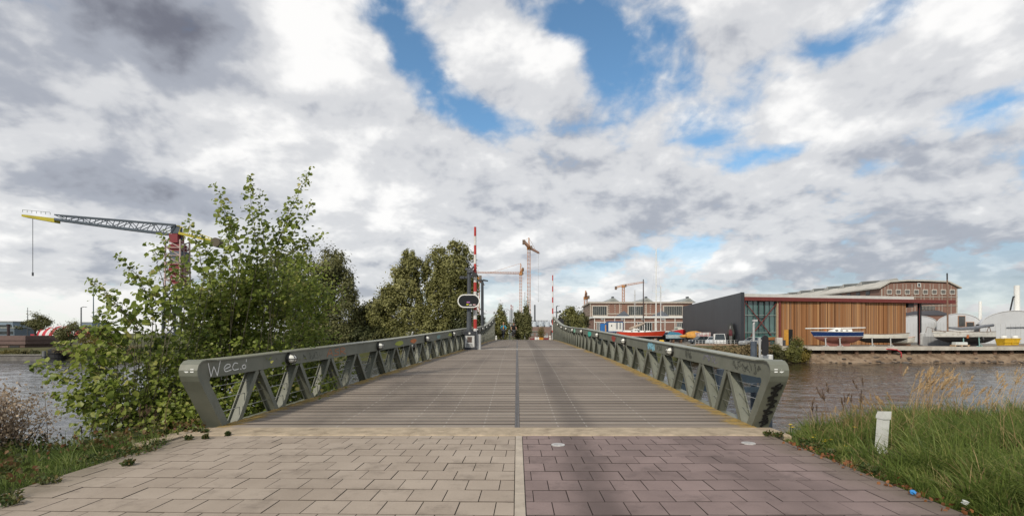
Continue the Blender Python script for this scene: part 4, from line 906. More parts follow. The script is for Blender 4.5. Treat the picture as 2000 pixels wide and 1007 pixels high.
mb = MB(); mb.beam(P(1330, 738, 20.6), P(1500, 738, 20.6), .3, .35); mb.beam(P(1330, 760, 20.6), P(1500, 760, 20.6), .22, .2); [mb.beam(P(q, 736, 20.6), P(q, 762, 20.6), .2, .2) for q in (1335, 1380, 1440, 1495)]; single('fender_beam', mb, mat('fender_steel', (.022, .038, .055), .6, .3, 2), 'dark blue steel fender beam between the mooring piles', 'fender')
Y = 21; x = XX(1484, Y); T = thing('channel_sign', 'black oval navigation board on a thin grey post beyond the railing', 'sign', (x, Y, -4.6))
mb = MB(); mb.cyl((x, Y), .045, -4.6, ZZ(659, Y), 8); mb.beam((x, Y, ZZ(664, Y)), (x+.2, Y, ZZ(664, Y)), .05, .05); mb.beam((x, Y, ZZ(684, Y)), (x+.2, Y, ZZ(684, Y)), .05, .05); part(T, 'post', mb, lgrey)
mb = MB(); ov = [(b, a) for a, b in oval(.82, .26)]; mb.prism(ov, (XX(1493.5, Y), Y-.06, ZZ(674, Y)), (1, 0, 0), (0, 0, 1), (0, .08, 0)); part(T, 'board', mb, blackm)

# ------------------------------------------------------------------ trees
def tree(name, label, cat, base, trunk_h, r_tr, clumps, n, leaf, m, barkm, group=None, droop=.4, limbs=9, shape='q', asp=.55, hollow=.40):
    base = Vector(base); T = thing(name, label, cat, base, 0, group)
    tr = MB(); top = max(c[0][2]+c[1][2]*.5 for c in clumps); cx_ = sum(c[0][0] for c in clumps)/len(clumps)
    tr.tube([base+Vector((0, 0, -.3)), base+Vector((0, 0, trunk_h*.5)), base+Vector((random.gauss(0, .1), 0, trunk_h)), Vector((base.x*.5+cx_*.5, base.y, base.z+(top-base.z)*.8))], [r_tr*1.3, r_tr, r_tr*.8, r_tr*.2], 8)
    for _ in range(limbs):
        c = random.choice(clumps); s = base+Vector((0, 0, trunk_h*random.uniform(.6, 1.5))); e_ = Vector(c[0])+Vector((random.gauss(0, .4)*c[1][0], random.gauss(0, .4)*c[1][1], random.gauss(0, .3)*c[1][2]))
        tr.tube([s, s.lerp(e_, .5)+Vector((0, 0, .1*trunk_h)), e_], [r_tr*.45, r_tr*.25, r_tr*.06], 5)
    part(T, 'trunk', tr, barkm, True)
    tot = sum(c[1][0]*c[1][2] for c in clumps); C = []; RR = []; NN = []; zs0 = min(c[0][2]-c[1][2] for c in clumps)
    for c, r_ in clumps:
        k = int(n*r_[0]*r_[2]/tot); subs = max(6, k//120); tint = random.gauss(0, .17)
        for _s in range(subs):
            d = rng.normal(0, 1, 3); d /= np.linalg.norm(d); q = (hollow+(1-hollow)*rng.random()**.6)*(rng.uniform(1.08, 1.30) if rng.random() < .26 else 1); o = np.array(c)+d*np.array(r_)*q
            kk = k//subs; sp = .20*np.array([r_[0], r_[1], r_[2]*1.2])*rng.uniform(.6, 1.4); pp = rng.normal(0, 1, (kk, 3)); C.append(o+pp*np.clip(sp, .05, 1.0)); NN.append(pp/np.linalg.norm(pp, axis=1)[:, None]*.75+d*.55+np.array([0, 0, .25])); RR.append(np.full(kk, .5+tint+rng.normal(0, .12)))
    C = np.concatenate(C); NN = np.concatenate(NN); RR = np.clip(np.concatenate(RR)+rng.normal(0, .09, len(C)), 0, 1)
    k_ = C[:, 2] > base.z-.05; leaf_cloud('crown', C[k_], leaf, m, T, T.location, asp=asp, shape=shape, droop=droop, rnd=RR[k_], nrm=NN[k_])
    return T
brk = mat('bark', (.09, .07, .05), .9, .3, 4)
willow = leafmat('willow_leaf', [(.062, .065, .021), (.150, .150, .046), (.245, .24, .088), (.345, .33, .14)], .25, .6, .35)
oliv = leafmat('olive_leaf', [(.050, .054, .019), (.110, .114, .040), (.18, .178, .072), (.255, .245, .112)], .22, .6, .35)
shrubm = leafmat('shrub_green', [(.03, .036, .013), (.065, .075, .025), (.11, .105, .042), (.16, .14, .06)], .25, .6, .5)
yelm = leafmat('autumn_shrub', [(.06, .055, .012), (.13, .11, .025), (.22, .16, .03)], .25, .6, .5)
reedm = leafmat('autumn_reed', [(.06, .05, .02), (.13, .10, .045), (.20, .15, .075), (.26, .20, .11)], .25, .7, .4)
def clump_px(lst, Y, dep=.9):
    out = []
    for px, py, rx, ry in lst: c = P(px, py, Y+random.uniform(-1, 1)*rx/1000*Y*.4); out.append(((c.x, c.y, c.z), (rx/1000*Y, rx/1000*Y*dep, ry/1000*Y)))
    return out
Y = 92
tree('tree', 'dark olive tree standing behind the poplar bush', 'tree', (XX(632, Y), Y, -1.1), 4, .35, clump_px([(655, 520, 30, 26), (680, 560, 18, 34), (690, 590, 12, 24), (635, 530, 45, 40), (600, 555, 40, 50), (660, 570, 35, 45), (630, 610, 60, 50), (675, 615, 24, 36), (650, 515, 26, 24), (570, 590, 40, 60), (620, 640, 60, 28), (540, 530, 40, 40)], Y), 25000, .44, oliv, brk, 'trees on the far bank')
tree('tree', 'tall olive willow with two tops, second tree before the oval signal', 'tree', (XX(790, Y), Y, -.9), 3.5, .4, clump_px([(803, 505, 16, 16), (782, 530, 16, 20), (832, 530, 10, 24), (805, 502, 10, 16), (797, 525, 20, 24), (821, 525, 11, 22), (785, 555, 24, 30), (815, 565, 22, 40), (770, 585, 24, 26), (752, 608, 22, 24), (795, 620, 40, 34), (760, 638, 30, 20), (828, 600, 14, 40), (740, 622, 18, 18), (757, 578, 16, 20), (741, 600, 15, 20), (775, 548, 12, 16)], Y), 25000, .43, willow, brk, 'trees on the far bank')
Y = 90
tree('tree', 'tallest willow with a rounded top, right behind the oval signal', 'tree', (XX(880, Y), Y, -.9), 3.5, .45, clump_px([(926, 560, 8, 34), (842, 560, 12, 26), (884, 488, 22, 14), (862, 503, 20, 22), (903, 500, 18, 20), (880, 520, 32, 30), (858, 545, 22, 34), (908, 545, 16, 42), (885, 570, 28, 40), (850, 590, 17, 30), (885, 612, 34, 36), (914, 605, 14, 40), (868, 640, 32, 22)], Y), 26000, .43, willow, brk, 'trees on the far bank')
tree('tree', 'low grey-green tree filling the dip beside the two-topped willow', 'tree', (XX(725, 95), 95, -1), 1.5, .2, clump_px([(728, 600, 22, 20), (712, 625, 24, 22), (740, 625, 26, 26), (700, 640, 24, 18), (735, 650, 30, 14)], 95), 8000, .5, oliv, brk, 'trees on the far bank')
sh = 0
for px, py, rx, ry, Y, m, lb in ((660, 650, 42, 20, 88.5, oliv, 'dark shrub at the foot of the dark olive tree'), (720, 655, 40, 18, 88.5, shrubm, 'shrub on the bank under the low grey-green tree'), (775, 650, 34, 22, 88, willow, 'willow shrub at the foot of the two-topped willow'),
        (850, 640, 30, 28, 87.5, willow, 'willow shrub below the tallest willow'), (900, 640, 26, 30, 87.5, shrubm, 'dark shrub behind the signal cabinet'), (935, 640, 14, 24, 88, shrubm, 'small shrub seen between the barrier and the twin-headed lamp'),
        (600, 655, 40, 22, 88, shrubm, 'shrub on the far bank behind the poplar stems')):
    tree('shrub', lb, 'shrub', (XX(px, Y), Y, -1.2), .5, .1, clump_px([(px, py, rx*.7, ry), (px-rx*.5, py+ry*.3, rx*.5, ry*.7), (px+rx*.5, py+ry*.2, rx*.5, ry*.8)], Y), 5200, .42, m, brk, 'shrubs on the far bank', limbs=4)
# around the far end of the bridge
for px, py, rx, ry, Y, m, n, lb in ((978, 632, 15, 28, 92, willow, 3800, 'bushy small tree beyond the cyclist in the blue jacket'), (1012, 635, 14, 24, 98, oliv, 3000, 'small dark tree beyond the cyclist in black'), (1027, 630, 11, 30, 95, oliv, 3200, 'narrow dark tree between the cyclists and the brown shed'),
        (1116, 630, 26, 26, 84, willow, 6500, 'reedy willow bush beyond the far barrier'), (1135, 632, 14, 22, 90, shrubm, 2600, 'bush standing against the corner of the brick workshop'), (1098, 640, 14, 20, 74, shrubm, 2400, 'low bush tucked behind the sweep of the yard-side railing')):
    tree('small_tree' if n > 2700 else 'shrub', lb, 'tree' if n > 2700 else 'shrub', (XX(px, Y), Y, -.8), 1.2, .12, clump_px([(px, py, rx*.8, ry), (px-rx*.45, py+ry*.35, rx*.6, ry*.7), (px+rx*.45, py+ry*.3, rx*.6, ry*.8), (px, py-ry*.6, rx*.45, ry*.5)], Y), int(n*1.5), .36, m, brk, 'trees beyond the bridge', limbs=6)
# far shore on the tent side
tree('tree', 'small round tree on a bare trunk beside the brown cabin', 'tree', (XX(69, 108), 108, -1.1), 2.6, .2, clump_px([(70, 622, 18, 10), (57, 632, 14, 9), (82, 632, 14, 10), (68, 638, 22, 9)], 108), 4200, .30, oliv, brk)
tree('shrub', 'dark wind-shaped bush in front of the striped tent', 'shrub', (XX(138, 96), 96, -1.1), .8, .12, clump_px([(138, 650, 26, 14), (120, 655, 18, 9), (150, 638, 12, 10)], 96), 4200, .28, oliv, brk)
tree('shrub', 'rust-brown shrub between the dark bush and the poplar', 'shrub', (XX(185, 95), 95, -1.1), .6, .1, clump_px([(185, 648, 26, 16), (205, 655, 26, 14)], 95), 3600, .28, leafmat('rust_shrub', [(.05, .035, .012), (.10, .065, .02), (.16, .10, .03)], .2, .6, .5), brk)
tree('shrub', 'bright yellow-green shrub low on the far bank beside the poplar', 'shrub', (XX(190, 92), 92, -1.1), .4, .1, clump_px([(190, 664, 22, 9), (215, 668, 26, 8)], 92), 2600, .26, yelm, brk)
for px, py, rx, ry, Y, m, lb in ((22, 688, 20, 6, 88.5, yelm, 'olive-yellow creeper spilling over the quay wall'), (60, 688, 16, 6, 88.2, shrubm, 'green scrub on top of the quay wall'), (150, 683, 36, 10, 88, reedm, 'straw-coloured scrub on the far bank'), (240, 685, 50, 12, 88, reedm, 'dry reeds on the far bank behind the poplar')):
    tree('shrub', lb, 'shrub', (XX(px, Y), Y, -2.0), .3, .06, clump_px([(px, py, rx, ry), (px+rx*.5, py+1, rx*.6, ry*.8)], Y), 2600, .24, m, brk, 'scrub along the far shore', limbs=3)
# yard-side shore
for px, py, rx, ry, Y, m, n, lb in ((1420, 688, 45, 14, 79.2, reedm, 3600, 'rusty reeds on the shore below the parked cars'), (1350, 686, 40, 10, 80, reedm, 2600, 'straw-coloured reeds on the shore below the boats'), (1470, 686, 36, 14, 79, reedm, 3600, 'tan reeds on the shore below the glass wall'),
        (1512, 690, 20, 16, 79.5, shrubm, 2600, 'dark scrub where the wooden quay begins'), (1552, 684, 16, 24, 79, leafmat('willow_young', [(.07, .075, .022), (.15, .155, .045), (.24, .23, .08)], .3), 2400, 'young willow bush growing in front of the quay edge'), (1572, 694, 12, 14, 78.8, yelm, 1300, 'low yellowing bush at the water below the quay')):
    tree('shrub', lb, 'shrub', (XX(px, Y), Y, WZ+.4), .5, .06, clump_px([(px, py, rx*.7, ry), (px-rx*.5, py+2, rx*.5, ry*.7), (px+rx*.5, py+1, rx*.5, ry*.8)], Y), int(n*1.6), .30, m, brk, 'shrubs on the yard-side shore', limbs=5)
# ------------------------------------------------------------------ boathouse
glass = NT('green_glass'); glass.base(glass.ramp(glass.noise(.35, 3, .5), [(.3, (.035, .085, .08)), (.7, (.085, .16, .15))]), .05, 0, .9); glass = glass.m
redst = mat('red_steel', (.155, .028, .022), .5, .15, 1.5); dwall = mat('charcoal_cladding', (.045, .05, .06), .5, .12, .5)
A = Vector((38.4, 88, 0)); ex = Vector((44.2, 9, 0)).normalized(); ey = Vector((-ex.y, ex.x, 0)); F = Vector((43.3, 134, 0))
Ls = 45.1; up = Vector((0, 0, 1))
T = thing('boathouse', 'modern boathouse with timber sliding doors, glass bay and charcoal side wall', 'building', (A.x, A.y, YARD))
def L3(a, b, z): return A+ex*a+ey*b+up*z
def fbox(mb, a0, a1, b0, b1, z0, z1, rnd=None):
    q = [L3(a0, b0, z0), L3(a1, b0, z0), L3(a1, b1, z0), L3(a0, b1, z0), L3(a0, b0, z1), L3(a1, b0, z1), L3(a1, b1, z1), L3(a0, b1, z1)]
    return mb.add(q, [(0, 3, 2, 1), (4, 5, 6, 7), (0, 1, 5, 4), (1, 2, 6, 5), (2, 3, 7, 6), (3, 0, 4, 7)], rnd)
mb = MB(); d = (F-A).normalized(); nrm = Vector((-d.y, d.x, 0)); n = 92; L_ = (F-A).length
for k in range(n):      # standing-seam cladding
    a, b = A+d*(L_*k/n), A+d*(L_*(k+1)/n-.05)
    mb.add([a+up*YARD, b+up*YARD, b+up*8.45, a+up*8.45]+[p-nrm*.5 for p in (a+up*YARD, b+up*YARD, b+up*8.45, a+up*8.45)], [(0, 3, 2, 1), (4, 5, 6, 7), (0, 1, 5, 4), (1, 2, 6, 5), (2, 3, 7, 6), (3, 0, 4, 7)])
mb.prism([(0, YARD), (L_, YARD), (L_, 8.42), (0, 8.42)], A-nrm*.05, d, up, -nrm*.4)
mb.bb(A.x-.02, A.x+.55, A.y-.25, A.y+.02, YARD, 8.5)
part(T, 'side_wall', mb, mat('charcoal_cladding2', (.033, .037, .045), .45, .10, .4, rndvar=.10))
mb = MB(); rf = [(.5, 0), (35.6, 0), (35.6, 30), (14.6, 43.5)]
mb.prism(rf, L3(0, -.35, 7.72), ex, ey, up*.50); fbox(mb, .5, 35.6, -.45, -.36, 7.70, 8.24); part(T, 'roof', mb, mat('roof_white', (.55, .54, .51), .6, .1, .8))
mb = MB()
for a in (6.5, 9.5, 12.5): fbox(mb, a, a+.9, 3, 4, 8.2, 8.5)
part_each(T, 'roof_vent', mb, lgrey)
mb = MB(); fbox(mb, .5, Ls, -.5, -.2, 7.08, 7.715); fbox(mb, Ls-.3, Ls, -.2, 11, 7.08, 7.715); part(T, 'fascia', mb, redst)
mb = MB(); mb.prism([(35.62, -.2), (44.8, -.2), (44.8, 3), (35.62, 12)], L3(0, 0, 7.12), ex, ey, up*.55); fbox(mb, 34.9, 36.1, 0, 12, 6.3, 7.1); part(T, 'canopy', mb, mat('canopy_dark', (.035, .03, .03), .6))
mb = MB(); fbox(mb, 37.78, 38.2, .3, .75, YARD, 7.1); part(T, 'column', mb, blackm); mb = MB(); fbox(mb, 37.68, 37.775, .28, .34, YARD, 7.1); part(T, 'column', mb, redst)
mb = MB(); fbox(mb, 35.2, 38.5, 11, 11.3, YARD, 2.0); part(T, 'rear_wall', mb, dwall)
mb = MB(); fbox(mb, 34.0, 34.3, .4, 28, YARD, 7.1); fbox(mb, 9.6, 34.2, 28, 28.3, YARD, 7.7); part_each(T, 'inner_wall', mb, dwall)
# glass bay
mb = MB(); fbox(mb, .6, 7.35, .25, .33, YARD, 7.08); GL = part(T, 'glass_wall', mb, glass)
mb = MB()
for a in (.62, 1.5, 2.6, 3.7, 4.75, 5.8, 6.8): fbox(mb, a-.035, a+.035, .12, .25, YARD, 7.08)
part(GL, 'mullion', mb, greym); mb = MB()
for z in (1.6, 4.6): fbox(mb, .6, 7.35, .10, .25, z-.06, z+.06)
part(GL, 'transom', mb, mat('pale_mullion', (.22, .27, .25), .5)); mb = MB(); fbox(mb, 3.5, 4.85, .06, .12, 6.9, 7.05); fbox(mb, 3.5, 3.65, .06, .12, 4.1, 7.05); fbox(mb, 4.7, 4.85, .06, .12, 4.1, 7.05); fbox(mb, 3.5, 4.85, .06, .12, 4.0, 4.15); part(GL, 'opening_frame', mb, blackm)
mb = MB(); mb.beam(L3(.7, -.05, 7.0), L3(7.3, -.05, YARD+.2), .11, .11); mb.beam(L3(7.3, -.02, 7.0), L3(.7, -.02, YARD+.2), .11, .11); part_each(T, 'cross_brace', mb, redst)
mb = MB(); mb.beam(L3(.7, .9, 6.4), L3(4.2, .9, 3), .14, .14); mb.beam(L3(7.0, .9, 7.0), L3(4.2, .9, 3), .14, .14); part_each(T, 'inner_brace', mb, blackm)
for a, w in ((.35, .25), (7.35, .3)): mb = MB(); fbox(mb, a, a+w, -.3, .3, YARD, 7.08); part(T, 'red_column', mb, redst)
mb = MB(); fbox(mb, 7.1, 7.34, -.1, .3, YARD, 7.08); part(T, 'corner_post', mb, mat('pale_timber', (.42, .31, .20), .7))
# three sliding timber doors of vertical boards
t = NT('cedar_boards'); r = t.attr(); g = t.noise(1, 6, .6, t.map((9, 9, .35))); st = t.noise(.35, 5, .6, t.map((1.6, 1.6, .25)))
a_ = t.math('ADD', t.math('ADD', t.math('MULTIPLY', r, .85), t.math('MULTIPLY', g, .22)), t.math('MULTIPLY', st, .20))
col = t.ramp(a_, [(.16, (.105, .044, .018)), (.40, (.245, .108, .041)), (.6, (.33, .155, .062)), (.80, (.225, .13, .078)), (1.0, (.43, .235, .105))]); t.bump(g, .3, .02); t.base(col, .7, 0, .3); cedar = t.m
a0 = 7.78
for a1, b in ((15.9, -.02), (25.2, -.14), (34.35, .02)):
    mb = MB(); a = a0
    while a < a1-.02:
        w = random.choice((.12, .15, .18, .22)); w = min(w, a1-a); zb = YARD+.05
        dz = random.gauss(0, .012); fbox(mb, a, a+w-.018, b+dz, b+.3, zb, 7.07); a += w
    fbox(mb, a0, a1, b+.08, b+.32, YARD+.04, 7.06, rnd=0); part(T, 'sliding_door', mb, cedar); a0 = a1+.01
mb = MB(); fbox(mb, 8.5, 9.35, -.10, -.04, YARD+.05, 2.1); part(T, 'orange_panel', mb, mat('orange_panel', (.52, .26, .035), .6))
mb = MB(); fbox(mb, 9.4, 10.2, -.10, -.04, YARD+.05, 2.15); part(T, 'doorway', mb, mat('dark_opening', (.006, .006, .006), .8))
# painted board standing against the charcoal wall
q = A+d*4.0+nrm*.35; T = thing('painted_board', 'tall pointed board with a painted red-waisted figure against the charcoal wall', 'artwork', (q.x, q.y, YARD))
def wall_poly(pts, off): return [(q+d*a*1.8+nrm*off+up*(YARD+z)) for a, z in pts]
def slab(mb, pts, o0, o1): a, b = wall_poly(pts, o0), wall_poly(pts, o1); n = len(pts); mb.add(a+b, [tuple(range(n)), tuple(range(n, 2*n))[::-1]]+[(k, (k+1) % n, n+(k+1) % n, n+k) for k in range(n)]); return mb
part(T, 'board', slab(MB(), [(-.7, .1), (.7, .1), (1.2, 2.0), (.9, 3.4), (.2, 4.1), (-.5, 3.6), (-1.1, 2.2)], .0, .08), mat('dark_green_board', (.012, .02, .014), .4))
part(T, 'painted_coat', slab(MB(), [(-.5, 1.7), (.6, 1.7), (.6, 2.6), (.1, 2.9), (-.5, 2.5)], .085, .1), mat('coat_red', (.16, .025, .03), .6, .4, 5))
part(T, 'painted_figure', slab(MB(), [(-.4, .4), (.5, .4), (.5, 1.65), (-.45, 1.65)], .085, .1), mat('figure_pale', (.28, .27, .25), .6, .6, 4))
part(T, 'painted_head', slab(MB(), [(-.15, 2.92), (.3, 2.9), (.35, 3.4), (-.1, 3.5)], .085, .1), mat('figure_pale', (.28, .27, .25), .6, .6, 4))

# ------------------------------------------------------------------ brick workshop across the yard
def brickmat(name, c, c2, mortar, sx=1.0):
    t = NT(name); bt = t.n.new('ShaderNodeTexBrick'); t.link(t.map((1, 1, 1), (R(90), 0, 0)), bt.inputs['Vector'])
    t.setin(bt, 'Color1', c); t.setin(bt, 'Color2', c2); t.setin(bt, 'Mortar', mortar); bt.inputs['Scale'].default_value = 2.2; bt.inputs['Mortar Size'].default_value = .012; bt.inputs['Row Height'].default_value = .22; bt.inputs['Brick Width'].default_value = .55
    n = t.noise(.4, 6, .65); col = t.mix(.45, bt.outputs[0], t.ramp(n, [(.3, tuple(v*.7 for v in c)), (.7, c2)])); return t.base(col, .85)
brick = brickmat('brown_brick', (.17, .085, .06), (.225, .12, .085), (.28, .22, .18)); brick2 = brickmat('red_brick', (.19, .098, .072), (.245, .135, .10), (.26, .20, .17))
stone = mat('pale_stone', (.38, .34, .29), .7, .12, 1.2); slate = mat('slate', (.075, .085, .10), .6, .2, .8); darkgl = mat('dark_glass', (.030, .036, .038), .12, .5, .6, spec=.6); zincg = mat('zinc', (.27, .29, .28), .5, .15, .6)
D = 180; D2 = 166
def bx(px, Y): return XX(px, Y)
T = thing('brick_workshop', 'long two-level brown brick workshop with white bands and three roof gables', 'building', (bx(1230, D), D, YARD))
xl, xr = bx(1152.6, D), bx(1352, D); zt_ = ZZ(592, D)
mb = MB(); mb.prism([(xl, D), (xr, D), (xr, D+30), (xl+1.4, D+30)], (0, 0, YARD), (1, 0, 0), (0, 1, 0), up*(zt_-YARD)); part(T, 'wall', mb, brick)
mb = MB(); mb.prism([(xl-.5, D-.5), (xr, D-.5), (xr, D+31), (xl+.9, D+31)], (0, 0, zt_+.004), (1, 0, 0), (0, 1, 0), up*.55); part(T, 'cornice', mb, stone)
mb = MB()
for xx in (xl-.06, xl+10.2, xl+19.5): mb.bb(xx, xx+.35, D-.12, D-.003, YARD, zt_)
for k in range(8): mb.bb(xl-.14+.045*k*3.4, xl-.1+.045*k*3.4+.0, D+1+3.4*k, D+1.5+3.4*k, YARD, zt_)
part_each(T, 'pilaster', mb, stone)
for a, b in ((1158, 1184.5), (1228, 1255), (1297, 1331.5)):
    x0, x1 = bx(a, D), bx(b, D); z0, z1 = ZZ(615, D), ZZ(598, D)
    mb = MB(); mb.bb(x0-.45, x1+.45, D-.25, D-.004, z0-.4, z0); mb.bb(x0-.45, x1+.45, D-.25, D-.004, z1, z1+.4); mb.bb(x0-.45, x0, D-.25, D-.004, z0+.002, z1-.002); mb.bb(x1, x1+.45, D-.25, D-.004, z0+.002, z1-.002); Wf = part(T, 'window', mb, stone)
    mb = MB(); mb.bb(x0+.01, x1-.01, D-.10, D-.005, z0+.01, z1-.01); part(Wf, 'pane', mb, darkgl)
    mb = MB(); n = int((x1-x0)/.62)
    for k in range(1, n): xx = x0+(x1-x0)*k/n; mb.bb(xx-.045, xx+.045, D-.2, D-.105, z0+.01, z1-.01)
    part(Wf, 'mullion', mb, mat('window_frame', (.33, .32, .28), .6))
mb = MB()
for a in (1189, 1201, 1213, 1260, 1270, 1280):
    for k in range(5): z = ZZ(611-3.6*k, D); x = bx(a, D); mb.bb(x-.16, x+.16, D-.14, D-.003, z, z+.32)
part(T, 'anchor_block', mb, stone)
mb = MB(); mb.bb(bx(1184.7, D), bx(1227, D), D-.16, D-.005, ZZ(613.3, D), ZZ(611.5, D)); mb.bb(bx(1255.8, D), bx(1296, D), D-.16, D-.005, ZZ(613.3, D), ZZ(611.5, D)); part_each(T, 'string_course', mb, stone)
for a, b in ((1182.5, 1213), (1247.5, 1279), (1329, 1360)):
    x0, x1 = bx(a, D+4), bx(b, D+4); xm = (x0+x1)/2; z0, z1 = zt_+.55, ZZ(581.5, D+4)
    mb = MB(); mb.prism([(x0, z0), (x1, z0), (x1-.8, z0+.5), (xm+.4, z1), (xm-.4, z1), (x0+.8, z0+.5)], (0, D+4, 0), (1, 0, 0), up, (0, 24, 0)); RG = part(T, 'roof_gable', mb, zincg)
    mb = MB(); mb.bb(xm-.35, xm+.35, D+4.5, D+6, z1-.002, z1+.55); part(RG, 'vent', mb, greym); mb = MB(); mb.prism([(x0+1.2, z0+.1), (x1-1.2, z0+.1), (xm, z1-.4)], (0, D+3.97, 0), (1, 0, 0), up, (0, .025, 0)); part(RG, 'gable_face', mb, mat('gable_grey', (.20, .21, .20), .7))
# lower wing
T = thing('brick_annex', 'low brick front wing with white posts and two slate pyramid roofs before the workshop', 'building', (bx(1250, D2), D2, YARD))
xl, xr = bx(1160.5, D2), bx(1345, D2); zc = ZZ(617, D2)
mb = MB(); mb.bb(xl, xr, D2, D-.6, YARD, zc-.6); part(T, 'wall', mb, brick2)
mb = MB(); mb.bb(xl-.4, xr, D2-.5, D-.65, zc-.6, zc); mb.bb(xl, xr, D2-.12, D2-.004, ZZ(629.3, D2), ZZ(628, D2)); part(T, 'cornice', mb, white)
mb = MB()
for a in (1161, 1180.5, 1200.5, 1219.5, 1239, 1257.5, 1279, 1298.5, 1318, 1336): xx = bx(a, D2); mb.bb(xx-.14, xx+.14, D2-.2, D2-.125, YARD, zc-.6)
part_each(T, 'post', mb, mat('annex_white', (.56, .54, .50), .6))
mb = MB()
for a in (1176, 1215, 1255, 1295): x = bx(a, D2); mb.bb(x-.42, x+.42, D2-.09, D2-.005, ZZ(624.5, D2), ZZ(620, D2))
part_each(T, 'vent_panel', mb, lgrey)
for a, b in ((1165.5, 1173), (1245, 1273), (1322, 1334)):
    x0, x1 = bx(a, D2), bx(b, D2); mb = MB(); mb.bb(x0, x1, D2-.08, D2-.005, YARD, ZZ(630, D2)); Dw = part(T, 'door', mb, darkgl)
    mb = MB(); n = max(3, int((x1-x0)/.75))
    for k in range(n+1): xx = x0+(x1-x0)*k/n; mb.bb(xx-.06, xx+.06, D2-.14, D2-.085, YARD, ZZ(630, D2))
    mb.bb(x0, x1, D2-.135, D2-.082, 1.8, 1.95); part(Dw, 'door_frame', mb, white)
for a, b in ((1207.5, 1231.5), (1279, 1309)):
    x0, x1 = bx(a, D2), bx(b, D2); xm = x0+(x1-x0)*.68; z1 = ZZ(605, D2)
    mb = MB(); y0, y1 = D2+.6, D2+7; pk = (xm, (y0+y1)/2, z1); mb.add([(x0, y0, zc), (x1, y0, zc), (x1, y1, zc), (x0, y1, zc), pk], [(0, 1, 4), (1, 2, 4), (2, 3, 4), (3, 0, 4)]); part(T, 'slate_roof', mb, slate)

# ------------------------------------------------------------------ big brick hall
D = 200; xl, xr = bx(1720, D), bx(1870, D); ze = ZZ(562, D); zr = ZZ(551.5, D); D1 = 320
T = thing('brick_hall', 'tall red brick factory hall with sawtooth rooflights behind the boathouse', 'building', ((xl+xr)/2, D, YARD))
prof = [(xl, YARD), (xr, YARD), (xr, ze-.3), (bx(1851, D), zr), (bx(1737, D), zr), (xl, ze-.3)]
mb = MB(); mb.prism(prof, (0, D, 0), (1, 0, 0), up, (0, D1-D, 0)); part(T, 'wall', mb, brick2)
rp = [(xl-.9, ze-.25), (bx(1737, D), zr+.1), (bx(1772, D), zr+.55), (bx(1800, D), zr+.5), (bx(1851, D), zr+.1), (xr+1.2, ze-.25)]
mb = MB(); mb.prism(rp+[(a, b+.55) for a, b in rp[::-1]], (0, D-.7, 0), (1, 0, 0), up, (0, D1-D+2, 0)); part(T, 'roof', mb, mat('hall_roof', (.45, .435, .39), .7, .12, .2))
for k in range(10):
    y0 = D+3+k*11.6; mb = MB(); xm, hw = bx(1761, D), 7.5
    if k == 0: mb.prism([(bx(1742, D), zr+.7), (bx(1770, D), zr+.7), (bx(1763, D), ZZ(541.5, D)), (bx(1758, D), ZZ(541.5, D))], (0, y0, 0), (1, 0, 0), up, (0, 7, 0))
    else: mb.add([(xl+2.5, y0, zr-.5), (xl+12, y0, zr+.8), (xl+12, y0+6.5, zr+.8), (xl+2.5, y0+6.5, zr-.5), (xl+2.9, y0+1.2, zr+2.0), (xl+12, y0+1.2, zr+2.6)], [(0, 1, 5, 4), (4, 5, 2, 3), (0, 4, 3), (1, 2, 5)])
    RL = part(T, 'rooflight', mb, mat('rooflight_grey', (.33, .33, .31), .6, .2, .4))
    if k: mb = MB(); mb.add([(xl+2.7, y0-.03, zr-.2), (xl+11.6, y0-.03, zr+.95), (xl+11.8, y0+1.13, zr+2.5), (xl+3.0, y0+1.13, zr+1.9)], [(0, 1, 2, 3)]); part(RL, 'glazing', mb, mat('rooflight_glass', (.10, .105, .10), .3, .3, .5))
mb = MB()
for k in range(8):
    xx = bx(1728+17.6*k, D)
    for o in (0, 6.0): x_ = xx+o/1000*D; mb.bb(x_-.09, x_+.09, D-.16, D-.003, YARD, min(zr-.3, ze+ (zr-ze)*min(1, abs(min(x_-xl, xr-x_))/3.4)-.5))
for xx in (xl+.35, xr-.4): mb.bb(xx-.2, xx+.2, D-.16, D-.003, YARD, ze-.4)
part_each(T, 'pilaster', mb, stone)
mb = MB()
for yb in (579.2, 588.3, 596.4): mb.bb(xl, xr, D-.26, D-.165, ZZ(yb+.6, D), ZZ(yb-.6, D))
part_each(T, 'band', mb, stone)
for k in range(8):
    xc = bx(1739.5+17.3*k if k < 8 else 0, D)-.0; xc = bx(1731+17.55*k+ .0, D)
    mb = MB(); z0, z1 = ZZ(574.4, D), ZZ(564.8, D); x0, x1 = xc-.0, xc+2.05
    mb.bb(x0, x1, D-.3, D-.20, z0, z1); Wf = part(T, 'window', mb, mat('hall_window_frame', (.58, .54, .48), .7)); mb = MB(); mb.bb(x0+.22, x1-.22, D-.33, D-.305, z0+.3, z1-.3); part(Wf, 'pane', mb, darkgl)
    mb = MB(); [mb.bb(x0+.22+.4*j-.03, x0+.22+.4*j+.03, D-.36, D-.335, z0+.3, z1-.3) for j in range(1, 4)]; mb.bb(x0+.22, x1-.22, D-.355, D-.332, (z0+z1)/2-.03, (z0+z1)/2+.03); part(Wf, 'mullion', mb, stone)
mb = MB(); mb.bb(bx(1791, D), bx(1797, D), D-.3, D-.17, ZZ(560, D), ZZ(552.5, D)); Wf = part(T, 'window', mb, white); mb = MB(); mb.bb(bx(1792, D), bx(1796, D), D-.33, D-.305, ZZ(559, D), ZZ(553.5, D)); part(Wf, 'pane', mb, darkgl)
